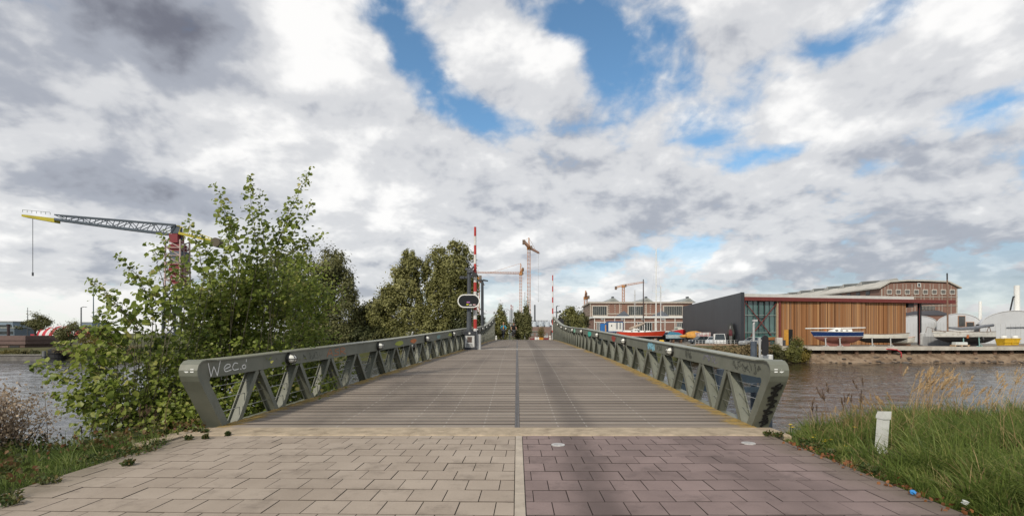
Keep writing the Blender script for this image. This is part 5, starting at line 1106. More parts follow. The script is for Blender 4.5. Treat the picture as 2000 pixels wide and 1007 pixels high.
mb = MB(); mb.bb(bx(1798, D), bx(1825, D), D-.2, D-.165, ZZ(605, D), ZZ(597.5, D)); Wf = part(T, 'window', mb, darkgl); mb = MB(); [mb.bb(bx(1798+2.7*j, D)-.06, bx(1798+2.7*j, D)+.06, D-.25, D-.205, ZZ(605, D), ZZ(597.5, D)) for j in range(11)]; part(Wf, 'mullion', mb, stone)
for a in range(8):
    y0 = D+6+a*6; mb = MB(); mb.bb(xl-.14, xl-.004, y0, y0+2.4, ZZ(573, D), ZZ(565, D)); part(T, 'side_window', mb, darkgl)
# slate sheds between
for (a, b, y0, y1, Y, lb) in ((1787, 1862, 615, 604, 150, 'long low dark-roofed shed behind the white barrel halls'), (1764, 1783, 616, 603, 140, 'small slate roof showing under the boathouse canopy')):
    x0, x1 = bx(a, Y), bx(b, Y); z0, z1 = ZZ(y0, Y), ZZ(y1, Y); T = thing('slate_shed', lb, 'shed', ((x0+x1)/2, Y, YARD))
    mb = MB(); mb.bb(x0+.3, x1-.3, Y+.3, Y+8, YARD, z0); part(T, 'wall', mb, brick2); mb = MB()
    mb.add([(x0, Y, z0), (x1, Y, z0), (x1, Y+8.5, z0), (x0, Y+8.5, z0), (x0+(x1-x0)*.25, Y+4, z1-.3), (x1-(x1-x0)*.12, Y+4, z1)], [(0, 1, 5, 4), (1, 2, 5), (2, 3, 4, 5), (3, 0, 4)]); part(T, 'roof', mb, mat('dark_slate', (.035, .032, .036), .6, .2, .5))
# white barrel halls
cream = mat('white_cladding', (.52, .535, .55), .5, .06, .5, dirt=(.45, .45, .46)); skin = mat('white_skin', (.68, .68, .68), .5, .05, .4)
def barrel(px0, px1, ptop, pspr, Y, dep, lb, win=(), sk=.8):
    x0, x1 = bx(px0, Y), bx(px1, Y); zs_, zt_ = ZZ(pspr, Y), ZZ(ptop, Y); n = 18; T = thing('barrel_hall', lb, 'hall', ((x0+x1)/2, Y, YARD), 0, 'white barrel-roofed halls')
    arc = [(x0+(x1-x0)*k/n, zs_+(zt_-zs_)*(1-(2*k/n-1)**2)**.62) for k in range(n+1)]
    mb = MB(); mb.prism([(x0, YARD), (x1, YARD)]+arc[::-1], (0, Y, 0), (1, 0, 0), up, (0, .3, 0)); part(T, 'front_wall', mb, cream)
    mb = MB(); o = [(a, b+.06) for a, b in arc]; mb.loft([[(a, Y-.12, b) for a, b in o], [(a+sk*dep, Y+dep, b) for a, b in o]]); mb.loft([[(a, Y-.12, b+.1) for a, b in o], [(a+sk*dep, Y+dep, b+.1) for a, b in o]]); mb.loft([[(a, Y-.12, b) for a, b in o], [(a, Y-.12, b+.1) for a, b in o]]); part(T, 'roof', mb, skin, True)
    mb = MB()
    for k in range(1, 14): xx = x0+(x1-x0)*k/14; mb.bb(xx-.02, xx+.02, Y-.02, Y-.002, YARD, zs_)
    part(T, 'panel_joint', mb, lgrey)
    for a, b, c, e_ in win:
        mb = MB(); mb.bb(bx(a, Y), bx(b, Y), Y-.1, Y-.004, ZZ(e_, Y), ZZ(c, Y)); Wf = part(T, 'window', mb, mat('window_wood', (.40, .22, .13), .6)); mb = MB(); mb.bb(bx(a, Y)+.12, bx(b, Y)-.12, Y-.13, Y-.103, ZZ(e_, Y)+.12, ZZ(c, Y)-.12); part(Wf, 'pane', mb, mat('grey_glass', (.065, .068, .068), .2, .2, 1))
    return T
barrel(1748, 1831, 616.5, 630, 124, 20, 'white barrel hall half hidden behind the boathouse canopy', sk=.72)
barrel(1831, 1915, 612.5, 629, 122, 20, 'white barrel hall with two dark windows high in its front', ((1870.5, 1885, 616, 638), (1886.5, 1902, 628, 638)))
T = barrel(1915, 2052, 607, 632, 106, 18, 'largest white barrel hall, cut by the picture edge', sk=.84)
mb = MB(); mb.beam(P(1966, 639, 105.8), P(2040, 638, 105.8), .12, .12); part(T, 'handrail', mb, greym)
for px, py, Y, r0, r1, lb in ((1914.5, 588, 128, .42, .32, 'thin white pole rising behind the windowed barrel hall'), (1986, 557, 112, .6, .5, 'thick white pole with a dark diagonal strut behind the largest barrel hall')):
    x = bx(px, Y); T = thing('white_pole', lb, 'pole', (x, Y, YARD)); mb = MB(); mb.tube([(x, Y, YARD), (x, Y, ZZ(py, Y))], [r0, r1], 10); part(T, 'shaft', mb, white)
    if px > 1950: mb = MB(); mb.beam((x-.8, Y, ZZ(580, Y)), (x-1.5, Y, ZZ(608, Y)), .2, .2); mb.beam((x, Y, ZZ(578, Y)), (x-.85, Y, ZZ(579, Y)), .2, .2); part(T, 'strut', mb, blackm)

# ------------------------------------------------------------------ quay
x0 = bx(1526, 80.3); T = thing('timber_quay', 'low timber quay deck with a pale edge in front of the boathouse', 'quay', (x0+30, 80.3, -.7))
mb = MB(); yy = 80.6
while yy < 88.2: mb.bb(x0, 130, yy, yy+.28, -.72, -.645+random.uniform(-.006, .006)); yy += .3
part(T, 'deck', mb, mat('quay_deck', (.33, .29, .24), .8, .2, .8, rndvar=.12))
mb = MB(); mb.bb(x0, 130, 80.3, 80.58, -1.18, -.62); part(T, 'edge_beam', mb, mat('quay_edge', (.47, .44, .38), .85, .2, .6, dirt=(.2, .17, .14)))
mb = MB(); mb.bb(x0, 130, 82.4, 82.7, -1.75, -.725); mb.bb(x0, 130, 84.5, 84.8, -2.2, -.725); part_each(T, 'retaining_wall', mb, mat('rusty_wall', (.05, .035, .025), .9, .4, .5))
k = 0
for px in range(1540, 2080, 34):
    if k > 20: break
    mb = MB(); x = bx(px, 80.4)+random.gauss(0, .3); mb.bb(x-.25, x+.25, 80.75, 81.1, -2.6, -.725); part(T, 'post', mb, mat('quay_post', (.14, .085, .055), .9, .3, 1)); k += 1
C_ = []
mb = MB()
for k in range(240):
    xx = random.uniform(bx(1590, 79), 125); yy = 79.0+abs(random.gauss(0, .35))*(1 if random.random() < .75 else 4); r_ = random.uniform(.10, .30)*(1.5 if random.random() < .1 else 1); mb.ell((xx, yy, float(ground_z(xx, yy))+r_*.12), (r_*1.4, r_, r_*.55), 6, 4, jit=.3)
rb = mb.build('rubble', mat('rubble_stone', (.12, .095, .075), .9, .4, .8, rndvar=.5)); tag(rb, 'broken stone rubble along the waterline below the timber quay', 'rubble', kind='stuff')
T = thing('red_hose', 'red hose draped over the quay edge down to the bank', 'hose', P(1740, 682, 80.2)); mb = MB(); mb.tube([P(1718, 681.5, 80.8), P(1735, 681, 80.2), P(1752, 682.5, 80.15), P(1760, 688, 80.05), P(1760.5, 697, 79.8)], .09, 6); part(T, 'hose', mb, mat('hose_red', (.42, .035, .045), .5), True)
mb = MB(); mb.ell((bx(1768, 78.9), 78.9, WZ+.1), (.55, .35, .14), 9, 6, jit=.25); single('rock', mb, mat('rock', (.11, .10, .09), .9, .3, 2), 'flat dark rock at the waterline below the red hose', 'rock')
T = thing('waste_skip', 'yellow waste skip on the quay with two white tanks behind', 'skip', (bx(1969, 87), 87, YARD))
yel = mat('skip_yellow', (.60, .38, .02), .5, .15, 2, dirt=(.35, .22, .03)); mb = MB(); w = 1.35; y0, y1 = 86.2, 88; c = bx(1969, 87)
mb.add([(c-w*.85, y0+.2, YARD), (c+w*.85, y0+.2, YARD), (c+w*.85, y1-.2, YARD), (c-w*.85, y1-.2, YARD), (c-w, y0, YARD+1.25), (c+w, y0, YARD+1.25), (c+w, y1, YARD+1.25), (c-w, y1, YARD+1.25)], [(0, 1, 5, 4), (1, 2, 6, 5), (2, 3, 7, 6), (3, 0, 4, 7), (0, 3, 2, 1)]); part(T, 'tub', mb, yel)
mb = MB(); mb.bb(c-w-.06, c+w+.06, y0-.06, y0, YARD+1.15, YARD+1.3); mb.bb(c-w, c+w, y0+.02, y0+.1, YARD+.58, YARD+.68); mb.bb(c-.05, c+.05, y0-.03, y0+.1, YARD+.1, YARD+1.15); part(T, 'rim', mb, yel)
for px, lb in ((1960, 'white tank standing behind the yellow skip, nearer the old sailboat'), (1982, 'white tank standing behind the yellow skip, nearer the picture edge')):
    x = bx(px, 89); T = thing('white_tank', lb, 'tank', (x, 89, YARD), 0, 'white tanks behind the skip'); mb = MB(); mb.tube([(x, 89, YARD), (x, 89, ZZ(657.5, 89)), (x, 89, ZZ(655, 89))], [.48, .48, .40], 14); part(T, 'drum', mb, white); mb = MB(); mb.tube([(x, 89, ZZ(655, 89)), (x, 89, ZZ(654, 89))], .2, 10); part(T, 'lid', mb, lgrey)
x = bx(1802, 87); T = thing('gas_tank', 'pale grey upright tank on the quay beside the old white sailboat', 'tank', (x, 87, YARD)); mb = MB(); mb.tube([(x, 87, YARD), (x, 87, 1.4), (x, 87, 1.6)], [.4, .4, .25], 12); part(T, 'drum', mb, lgrey); mb = MB(); mb.bb(x-.5, x+.5, 86.7, 87.3, YARD-.01, YARD+.15); part(T, 'base', mb, greym)
x = bx(1815, 86.5); T = thing('corrugated_screen', 'grey corrugated screen under the bow of the old white sailboat', 'screen', (x+1, 86.5, YARD)); mb = MB()
for k in range(28): mb.bb(x-1+.2*k, x-1+.2*k+.14, 86.5, 86.56, YARD, .95)
mb.bb(x-1, x+4.6, 86.57, 86.62, YARD, .9); part(T, 'sheet', mb, mat('corrugated', (.30, .31, .32), .5, .1, 1, rndvar=.12))
for px, lb, w in ((1874, 'pallet with a white bundle on the quay under the old sailboat', 26),):
    x = bx(px, 82.5); T = thing('pallet', lb, 'pallet', (x, 82.5, YARD)); mb = MB(); w = 1.15
    for k in range(3): mb.bb(x-w+k*(w-.1), x-w+k*(w-.1)+.2, 82, 83, YARD, YARD+.22)
    for k in range(5): mb.bb(x-w-.05, x+w+.15, 82+.2*k, 82+.2*k+.14, YARD+.22, YARD+.28)
    part(T, 'boards', mb, mat('pallet_wood', (.42, .30, .19), .8, .2, 2)); mb = MB(); mb.chamfer(x-w*.8, x+w*.85, 82.1, 82.9, YARD+.28, YARD+.72, .08); single('white_bundle', mb, mat('white_wrap', (.55, .58, .56), .5, .15, 2), 'flat white wrapped bundle lying on the pallet', 'bundle')
# ------------------------------------------------------------------ boats ashore
def boat(name, label, x, Y, rz, Ln, B, zk, zw, zs, cols, sheer=.25, bow=.16, transom=.55, keel=None, cabin=None, group='boats laid up in the yard', n=16, stripe=None):
    """hull along local x (stern at 0, bow at Ln) above the ground at YARD; zk, zw, zs are keel, waterline and sheer heights over the ground"""
    T = thing(name, label, 'boat', (x, Y, YARD), rz, group); top, bot, dck, edge = [], [], [], []
    for i in range(n+1):
        t_ = i/n; b = B/2*(transom+(1-transom)*math.sin(min(t_/.55, 1)*math.pi/2)) if t_ < .55 else B/2*max(0.012, (1-((t_-.55)/.45)**2.2))
        s = zs+sheer*(abs(t_-.40)/.60)**2; rake = bow*Ln*max(0, (t_-.6)/.4)**2; k = zk+(zw-zk)*(max(0, (t_-.62)/.38)**2.4)*.92+(zw-zk)*.75*max(0, (.22-t_)/.22)**1.5
        X = Ln*.86*t_; xs, xw = X+rake*1.0, X+rake*.45
        top.append([(xs, -b, s), (xs-.2*(xs-xw), -b*1.0, s-(s-zw)*.35), (xw, -b*.90, zw)]+[(xw, b*.90, zw), (xs-.2*(xs-xw), b, s-(s-zw)*.35), (xs, b, s)])
        bot.append([(xw, -b*.90, zw), (xw-.02, -b*.62, zw+(k-zw)*.62), (xw-.05, -.03, k), (xw-.05, .03, k), (xw-.02, b*.62, zw+(k-zw)*.62), (xw, b*.90, zw)]); dck.append([(xs, -b*.985, s-.05), (xs, 0, s+.03), (xs, b*.985, s-.05)]); edge.append((xs, b, s))
    mb = MB(); mb.loft([r[:3] for r in top]); mb.loft([r[3:] for r in top]); mb.add(top[0], [(0, 1, 2, 3, 4, 5)]); HT = part(T, 'topsides', mb, cols['top'], True, True)
    mb = MB(); mb.loft(bot); mb.add(bot[0], [(0, 1, 2, 3, 4, 5)]); part(T, 'underbody', mb, cols['bot'], True, True)
    mb = MB(); mb.loft(dck); part(T, 'deck', mb, cols.get('deck', white), False, True)
    mb = MB(); mb.tube([(a, -b-.01, c) for a, b, c in edge], .035, 5); mb.tube([(a, b+.01, c) for a, b, c in edge], .035, 5); part(HT, 'rubbing_strake', mb, cols.get('edge', white), False, True)
    if stripe: mb = MB(); [mb.tube([(r[2][0], r[2][1]*1.0-.012, r[2][2]+.06) for r in top], .035, 4), mb.tube([(r[3][0], r[3][1]+.012, r[3][2]+.06) for r in top], .035, 4)]; part(HT, 'boot_stripe', mb, stripe, False, True)
    if keel: mb = MB(); a, b, zb = keel; mb.prism([(a*Ln, zw-.25), (b*Ln, zw-.25), (b*Ln-.5, zb), (a*Ln+.25, zb)], (0, -.12, 0), (1, 0, 0), (0, 0, 1), (0, .24, 0)); part(T, 'keel', mb, cols['bot'], False, True)
    if cabin:
        for a, b, w, h, col in cabin:
            z0 = zs+.0; mb = MB(); x0, x1 = a*Ln, b*Ln
            vs = [(x0, -w/2, z0-.1), (x1, -w/2*.8, z0-.1), (x1, w/2*.8, z0-.1), (x0, w/2, z0-.1), (x0+.05, -w/2*.85, z0+h), (x1-.45*min(1, (x1-x0)/2), -w/2*.62, z0+h*.8), (x1-.45*min(1, (x1-x0)/2), w/2*.62, z0+h*.8), (x0+.05, w/2*.85, z0+h)]
            mb.add(vs, [(0, 1, 5, 4), (1, 2, 6, 5), (2, 3, 7, 6), (3, 0, 4, 7), (4, 5, 6, 7)]); C = part(T, 'cabin', mb, col, False, True)
            if h > .3: mb = MB(); [mb.box((x0+(x1-x0)*q, sg*w/2*.88*(1-.08*q), z0+h*.45), (.38*min(1, (x1-x0)/2), .07, .15)) for q in (.25, .5, .72) for sg in (-1, 1)]; part(C, 'cabin_window', mb, blackm, False, True)
    return T
def mast(T, px, pt, pb, Y, r, m, dark=None, cross=(), stays=None):
    """mast as a part of boat T, given in world positions"""
    inv = Matrix.Rotation(-T.rotation_euler.z, 4, 'Z'); tl = lambda p: tuple(inv @ (Vector(p)-T.location)); x = bx(px, Y)
    mb = MB(); mb.tube([tl((x, Y, ZZ(pb, Y))), tl((x, Y, ZZ(pt, Y)))], [r, r*.7], 8)
    for c, w in cross: z = ZZ(c, Y); mb.beam(tl((x-w, Y, z)), tl((x+w, Y, z)), r*.6, r*.6)
    part(T, 'mast', mb, m, False, True)
    if stays:
        mb = MB()
        for q, qy in stays: mb.tube([tl((x, Y, ZZ(pt+2, Y))), tl((bx(q, Y), Y, ZZ(qy, Y)))], .014, 4)
        part(T, 'rigging', mb, lgrey, False, True)
stand_m = mat('stand_galv', (.42, .43, .42), .5, .15, 3)
def boat_stand(x, y, h, m, lb, lean=.0):
    T = thing('boat_stand', lb, 'stand', (x, y, YARD), 0, 'stands propping the boats'); mb = MB(); mb.tube([(x, y, YARD), (x+lean, y+.1, YARD+h)], .085, 6); part(T, 'prop', mb, m)
    mb = MB(); mb.beam((x-.5, y, YARD+.05), (x+.5, y, YARD+.05), .1, .1); mb.beam((x, y-.4, YARD+.05), (x, y+.4, YARD+.05), .1, .1); mb.beam((x, y, YARD+.5), (x+.45, y, YARD+.06), .05, .05); part(T, 'foot', mb, m); mb = MB(); mb.box((x+lean, y+.12, YARD+h+.03), (.35, .3, .06)); part(T, 'pad', mb, m)
navy = mat('hull_navy', (.010, .030, .11), .25, .1, 1); pinkb = mat('antifoul_pink', (.24, .095, .075), .8, .2, 1, dirt=(.16, .07, .055)); offw = mat('hull_offwhite', (.60, .585, .52), .5, .08, 1.5, dirt=(.40, .36, .30)); blackb = mat('antifoul_black', (.014, .013, .013), .8, .3, 1)
oldw = mat('hull_old_white', (.55, .54, .50), .7, .1, 1.5, dirt=(.20, .14, .10)); redh = mat('hull_red', (.50, .045, .018), .28, .08, 1); wood = mat('varnished_wood', (.22, .10, .04), .5, .25, 3); woodt = mat('trim_wood', (.14, .075, .045), .6, .3, 4)
Y = 84
T = boat('sailing_yacht', 'navy blue yacht with pink-brown underbody and its white mast laid along the deck', bx(1682, Y), Y, R(180), 8.6, 2.5, .55, 1.58, 2.36, dict(top=navy, bot=pinkb, edge=white), .10, .10, .5, (.20, .72, .03), [(.22, .62, 1.5, .48, white), (.42, .56, 1.2, .62, white)], stripe=white)
mb = MB(); inv = lambda p: (-(p[0]-T.location.x), -(p[1]-Y), p[2]-YARD)
mb.tube([inv(P(1573, 641, Y)), inv(P(1690, 639.5, Y))], .085, 8); part(T, 'lowered_mast', mb, white, False, True)
mb = MB(); [mb.beam(inv(P(a, 640.5, Y)), inv(P(a, 646.5, Y)), .07, .07) for a in (1586, 1632, 1676)]; mb.beam(inv(P(1660, 643, Y)), inv(P(1682, 643.5, Y)), .05, .12); part(T, 'mast_crutch', mb, woodt, False, True)
mb = MB(); mb.box(inv(P(1611.5, 644.5, Y)), (.28, .3, .3)); mb.box(inv(P(1684, 648, Y)), (.3, .25, .4)); part(T, 'deck_gear', mb, mat('orange_gear', (.4, .12, .03), .6), False, True)
for px, lb in ((1613, 'galvanised prop under the middle of the navy yacht'), (1641, 'galvanised prop under the stern half of the navy yacht')): boat_stand(bx(px, 82.6), 82.6, 1.35, stand_m, lb)
Y = 85.2
T = boat('open_boat', 'long off-white open hull with black bottom beside the navy yacht', bx(1675, Y), Y, 0, 9.5, 2.4, .55, 1.32, 1.98, dict(top=offw, bot=blackb, deck=mat('boat_inside', (.30, .26, .2), .8), edge=woodt), .22, .05, .35, None)
for px, lb in ((1704, 'galvanised prop under the stern half of the off-white open hull'), (1740, 'galvanised prop under the bow half of the off-white open hull')): boat_stand(bx(px, 83.9), 83.9, 1.35, stand_m, lb)
Y = 87.3
T = boat('dinghy', 'small white boat with an orange-trimmed bow behind the off-white open hull', bx(1736, Y), Y, 0, 4.9, 1.7, .35, .62, 1.35, dict(top=offw, bot=offw, edge=mat('orange_trim', (.45, .16, .04), .6)), .25, .06, .7, None)
mb = MB(); mb.box((2.0, -.2, .17), (3, .2, .34)); part_each(T, 'cradle', mb, woodt, local=True)
Y = 84
T = boat('old_sailboat', 'weathered white sailboat with a tall bare wooden mast and a tarp-covered boom', bx(1944, Y), Y, R(180), 11.4, 2.7, .5, 1.55, 2.38, dict(top=oldw, bot=blackb, edge=woodt), .16, .05, .12, (.22, .50, .05), [(.42, .66, 1.5, .22, oldw)])
inv = lambda p: (-(p[0]-T.location.x), -(p[1]-Y), p[2]-YARD)
mb = MB(); mb.tube([inv(P(1851, 650, Y)), inv(P(1850.7, 600, Y)), inv(P(1850, 546, Y))], [.13, .12, .10], 8); M_ = part(T, 'mast', mb, mat('spar_wood', (.21, .13, .09), .7, .25, 2), False, True); mb = MB(); mb.tube([inv(P(1850, 546, Y)), inv(P(1849.8, 533, Y))], .10, 8); part(M_, 'mast_head', mb, blackm, False, True)
mb = MB(); q = [P(1854, 639.5, Y), P(1875, 641.5, Y), P(1900, 640, Y), P(1922, 636.5, Y), P(1940, 634.5, Y)]; mb.tube([inv(p_) for p_ in q], [.16, .26, .28, .24, .22], 8); part(T, 'boom_tarp', mb, mat('grey_tarp', (.15, .16, .18), .8, .25, 3), True, True)
mb = MB(); mb.tube([inv(p_) for p_ in (P(1808, 649, Y-.8), P(1811, 637.5, Y-.8), P(1822, 641, Y-.8), P(1847, 648, Y-.8))], .035, 5); mb.tube([inv(P(1821, 641, Y-.8)), inv(P(1821, 649, Y-.8))], .03, 5); mb.tube([inv(P(1926, 650, Y)), inv(P(1932, 636, Y)), inv(P(1936, 650, Y))], .06, 5); mb.tube([inv(P(1913, 639, Y)), inv(P(1913, 648, Y))], .04, 5); part(T, 'rail', mb, woodt, False, True)
mb = MB(); mb.box(inv(P(1890, 656.5, Y-1.25)), (.32, .1, .55)); part(T, 'orange_patch', mb, mat('orange_gear', (.4, .12, .03), .6), False, True)
teal = mat('stand_teal', (.20, .36, .34), .5, .2, 3)
for px, lb in ((1882.5, 'pale teal prop under the middle of the old sailboat'), (1913, 'pale teal prop with a tyre under the stern of the old sailboat')): boat_stand(bx(px, 82.9), 82.9, 1.45, teal, lb)
mb = MB(); mb.torus((bx(1917, 82.7), 82.7, YARD+1.15), .34, .13, 'x', 16, 6); T = single('tyre', mb, blackm, 'black tyre hanging at the stern prop of the old sailboat', 'tyre')
# yard boats beyond the bridge
Y = 108
T = boat('sailing_yacht', 'orange-red yacht with a white cabin resting in the yard beyond the railing', bx(1207, Y), Y, R(3), 10.3, 2.9, .75, 1.45, 2.35, dict(top=redh, bot=blackb, edge=white), .35, .13, .6, (.35, .62, .05), [(.12, .70, 1.8, .42, white), (.30, .46, 1.6, .85, white)], stripe=white)
mast(T, 1256.5, 545, 650, Y+.2, .14, mat('mast_dark', (.05, .03, .028), .5, .4, .6))
inv = lambda p: tuple(Matrix.Rotation(-R(3), 4, 'Z') @ (Vector(p)-T.location))
mb = MB(); mb.tube([inv(P(1229, 641.5, Y)), inv(P(1243, 637, Y)), inv(P(1259, 630.5, Y))], [.2, .3, .24], 8); part(T, 'sail_cover', mb, mat('sail_cover', (.38, .31, .25), .8, .2, 3), True, True)
Y = 126
T = boat('sailing_yacht', 'dark blue yacht with a very tall white mast behind the orange-red yacht', bx(1262, Y), Y, R(4), 8.8, 2.6, 1.0, 1.7, 2.35, dict(top=mat('hull_slate', (.05, .06, .09), .4), bot=blackb, edge=lgrey), .2, .12, .5, (.3, .6, .05), [(.2, .6, 1.5, .45, lgrey)])
mast(T, 1281.5, 484, 645, Y, .15, white, cross=((520, .5), (570, .8)), stays=((1268, 640), (1297, 643), (1280, 642)))
Y = 130
T = boat('sailing_yacht', 'grey yacht with a slim white mast and spreaders beside the red cutter', bx(1281, Y), Y, R(-4), 6.5, 2.3, 1.0, 1.7, 2.3, dict(top=lgrey, bot=blackb, edge=white), .2, .12, .5, (.3, .6, .05), [(.2, .6, 1.4, .5, white)])
mast(T, 1290.5, 557, 646, Y, .13, white, cross=((570, .9), (580, 1.0)), stays=((1284, 645), (1299, 645)))
mb = MB(); inv2 = lambda p: tuple(Matrix.Rotation(R(4), 4, 'Z') @ (Vector(p)-T.location)); mb.tube([inv2(P(1282, 628, Y)), inv2(P(1293, 629, Y))], .14, 6); part(T, 'boom', mb, white, False, True)
Y = 132
T = boat('sailing_yacht', 'white yacht with a grey mast half hidden by the blue site cabin', bx(1225, Y), Y, R(2), 7.5, 2.4, 1.0, 1.7, 2.3, dict(top=white, bot=blackb, edge=lgrey), .2, .12, .5, (.3, .6, .05), [(.2, .6, 1.4, .5, white)])
mast(T, 1240, 566, 648, Y, .13, mat('mast_pale', (.46, .46, .45), .4), cross=((575, .35),), stays=((1232, 646), (1248, 646)))
Y = 122
T = boat('motor_boat', 'scarlet boat seen bow-on with a white wheelhouse above the blue-covered boat', bx(1321, Y+3), Y+3.2, R(-90), 5.6, 2.7, 1.0, 1.35, 2.75, dict(top=mat('hull_scarlet', (.50, .015, .02), .35), bot=blackb, edge=white), .35, .10, .8, None, [(.1, .62, 1.5, .95, mat('wheelhouse', (.42, .42, .36), .5))])
mb = MB(); mb.box((2.2, 0, .5), (3.6, 1.2, 1.0)); part(T, 'cradle', mb, blackm, False, True)
Y = 112
T = boat('motor_boat', 'white and turquoise motorboat under a blue cover in the yard', bx(1303, Y), Y, R(5), 4.4, 2.0, .75, 1.05, 1.7, dict(top=mat('hull_turquoise', (.42, .52, .55), .4, .1, 1, dirt=(.12, .30, .40)), bot=mat('hull_blue_low', (.03, .16, .28), .5), edge=white), .12, .12, .8, None)
mb = MB(); mb.add([(.2, -.85, 1.72), (3.5, -.5, 1.78), (3.5, .5, 1.78), (.2, .85, 1.72), (.6, -.3, 2.5), (2.5, -.2, 2.35), (2.5, .2, 2.35), (.6, .3, 2.5)], [(0, 1, 5, 4), (1, 2, 6, 5), (2, 3, 7, 6), (3, 0, 4, 7), (4, 5, 6, 7)]); part(T, 'cover', mb, mat('cover_blue', (.04, .17, .26), .8, .3, 2), False, True)
mb = MB(); mb.box((1.2, 0, .4), (.3, 1.5, .78)); mb.box((3, 0, .4), (.3, 1.2, .78)); part_each(T, 'cradle', mb, woodt, local=True)
Y = 113
T = boat('covered_boat', 'boat under a bright orange tarpaulin on a dark hull in front of the charcoal wall', bx(1341, 107), 107, R(-6), 4.2, 2.4, .55, 1.0, 1.6, dict(top=blackb, bot=blackb, edge=blackm), .1, .1, .8, None)
mb = MB(); rr = []
for i in range(9):
    t_ = i/8; hgt = 1.15*math.sin(math.pi*(.18+.72*t_))**.6+random.uniform(-.05, .05); w = 1.3*(.75+.3*math.sin(math.pi*t_)); rr.append([(-.1+3.9*t_, w*math.cos(a), 1.45+hgt*max(math.sin(a), -.25)+random.uniform(-.03, .03)) for a in [math.pi*(-.1+1.2*k/10) for k in range(11)]])
mb.loft(rr); mb.add(rr[0], [tuple(range(11))]); mb.add(rr[-1], [tuple(range(11))]); mb.ell((-.6, -.3, 1.5), (.9, .6, .35), 10, 6); part(T, 'tarpaulin', mb, mat('tarp_orange', (.52, .25, .04), .65, .25, 2), True, True)

# ------------------------------------------------------------------ cars, trailer, cabin
rubber = mat('rubber', (.012, .012, .012), .8); cglass = mat('car_glass', (.02, .03, .035), .08, .3, 1, spec=.8); rimm = mat('rim_metal', (.35, .35, .36), .35, .1, 5, .6); tail = mat('tail_lamp', (.35, .02, .02), .3); headm = mat('head_lamp', (.62, .64, .64), .15)
def car(label, x, Y, rz, paint, van=False, name='parked_car', group='cars parked in front of the charcoal wall', zb=YARD):
    T = thing(name, label, 'van' if van else 'car', (x, Y, zb), rz, group); L_, w, h = (4.9, 1.9, 2.0) if van else (4.3, 1.75, 1.46)
    low = [(0, .32), (.02, .70), (.18, .86), (1.15 if not van else .8, .98), (L_-.55, 1.0), (L_-.08, .92), (L_, .6), (L_-.02, .32)]
    mb = MB(); mb.prism(low, (0, -w/2, 0), (1, 0, 0), (0, 0, 1), (0, w, 0)); mb.prism([(.3, .2), (L_-.3, .2), (L_-.3, .33), (.3, .33)], (0, -w/2+.12, 0), (1, 0, 0), (0, 0, 1), (0, w-.24, 0)); part(T, 'body', mb, paint, False, True)
    a = [1.05, 1.75, 3.35, 4.05] if not van else [.75, 1.35, 4.5, 4.8]; i_ = .16
    vs = [(a[0], -w/2+.03, .97), (a[3], -w/2+.03, .97), (a[3], w/2-.03, .97), (a[0], w/2-.03, .97), (a[1], -w/2+i_, h), (a[2], -w/2+i_, h), (a[2], w/2-i_, h), (a[1], w/2-i_, h)]
    mb = MB(); mb.add(vs, [(0, 1, 5, 4), (1, 2, 6, 5), (2, 3, 7, 6), (3, 0, 4, 7)]); part(T, 'windows', mb, cglass, False, True)
    mb = MB(); mb.prism([(a[1]-.06, h-.02), (a[2]+.06, h-.02), (a[2]-.1, h+.05), (a[1]+.1, h+.05)], (0, -w/2+i_-.03, 0), (1, 0, 0), (0, 0, 1), (0, w-2*i_+.06, 0))
    for sg in (-1, 1):
        for p0, p1 in (((a[0], .97), (a[1], h)), ((2.45, .98), (2.5, h)), ((a[3], .97), (a[2], h))): mb.beam((p0[0], sg*(w/2-.03), p0[1]), (p1[0], sg*(w/2-i_), p1[1]), .09, .05)
    if van: mb.bb(2.5, 4.88, -w/2+.01, w/2-.01, .99, h-.01)
    part(T, 'roof', mb, paint, False, True)
    for xx in (.82, L_-.82):
        for sg in (-1, 1):
            mb = MB(); mb.tube([(xx, sg*(w/2-.19), .32), (xx, sg*(w/2+.005), .32)], .32, 14); WH = part(T, 'wheel', mb, rubber, False, True); mb = MB(); mb.tube([(xx, sg*(w/2-.1), .32), (xx, sg*(w/2+.012), .32)], .19, 10); part(WH, 'rim', mb, rimm, False, True)
    for sg in (-1, 1):
        mb = MB(); mb.box((.06, sg*(w/2-.27), .70), (.14, .36, .15)); part(T, 'headlight', mb, headm, False, True); mb = MB(); mb.box((L_-.02, sg*(w/2-.2), .78), (.1, .26, .18)); part(T, 'tail_light', mb, tail, False, True)
    return T
cp = lambda n, c: mat('car_'+n, c, .3, .05, 2, spec=.6)
car('dark blue-grey hatchback, nearest parked car to the orange tarpaulin', bx(1349, 103), 103, R(14), cp('slate', (.04, .055, .07)))
car('small dark blue car wedged between the slate hatchback and the silver saloon', bx(1374, 104), 104, R(62), cp('blue', (.035, .08, .14)))
car('silver saloon parked in front of the charcoal wall', bx(1386, 96), 96, R(48), cp('silver', (.50, .54, .57)))
car('white van parked behind the silver saloon', bx(1409, 90.5), 91, R(72), cp('white', (.66, .67, .66)), True, 'parked_van')
car('low grey car parked at the foot of the glass bay', bx(1448, 84.5), 84.5, R(8), cp('grey', (.30, .31, .32)))
car('white camper van standing in front of the far-bank willows', bx(816, 92), 92, R(-100), cp('white', (.66, .67, .66)), True, 'camper_van', None, -1.14).scale = (1.0, 1.0, 1.42)
car('dark pickup parked under the small round tree by the tent', bx(68, 104), 104, R(4), cp('night', (.025, .03, .035)), False, 'parked_car', None, -1.15)
car('white van parked in front of the red and white striped tent', bx(74, 108.5), 108.5, R(2), cp('white', (.66, .67, .66)), True, 'parked_van', None, -1.15)
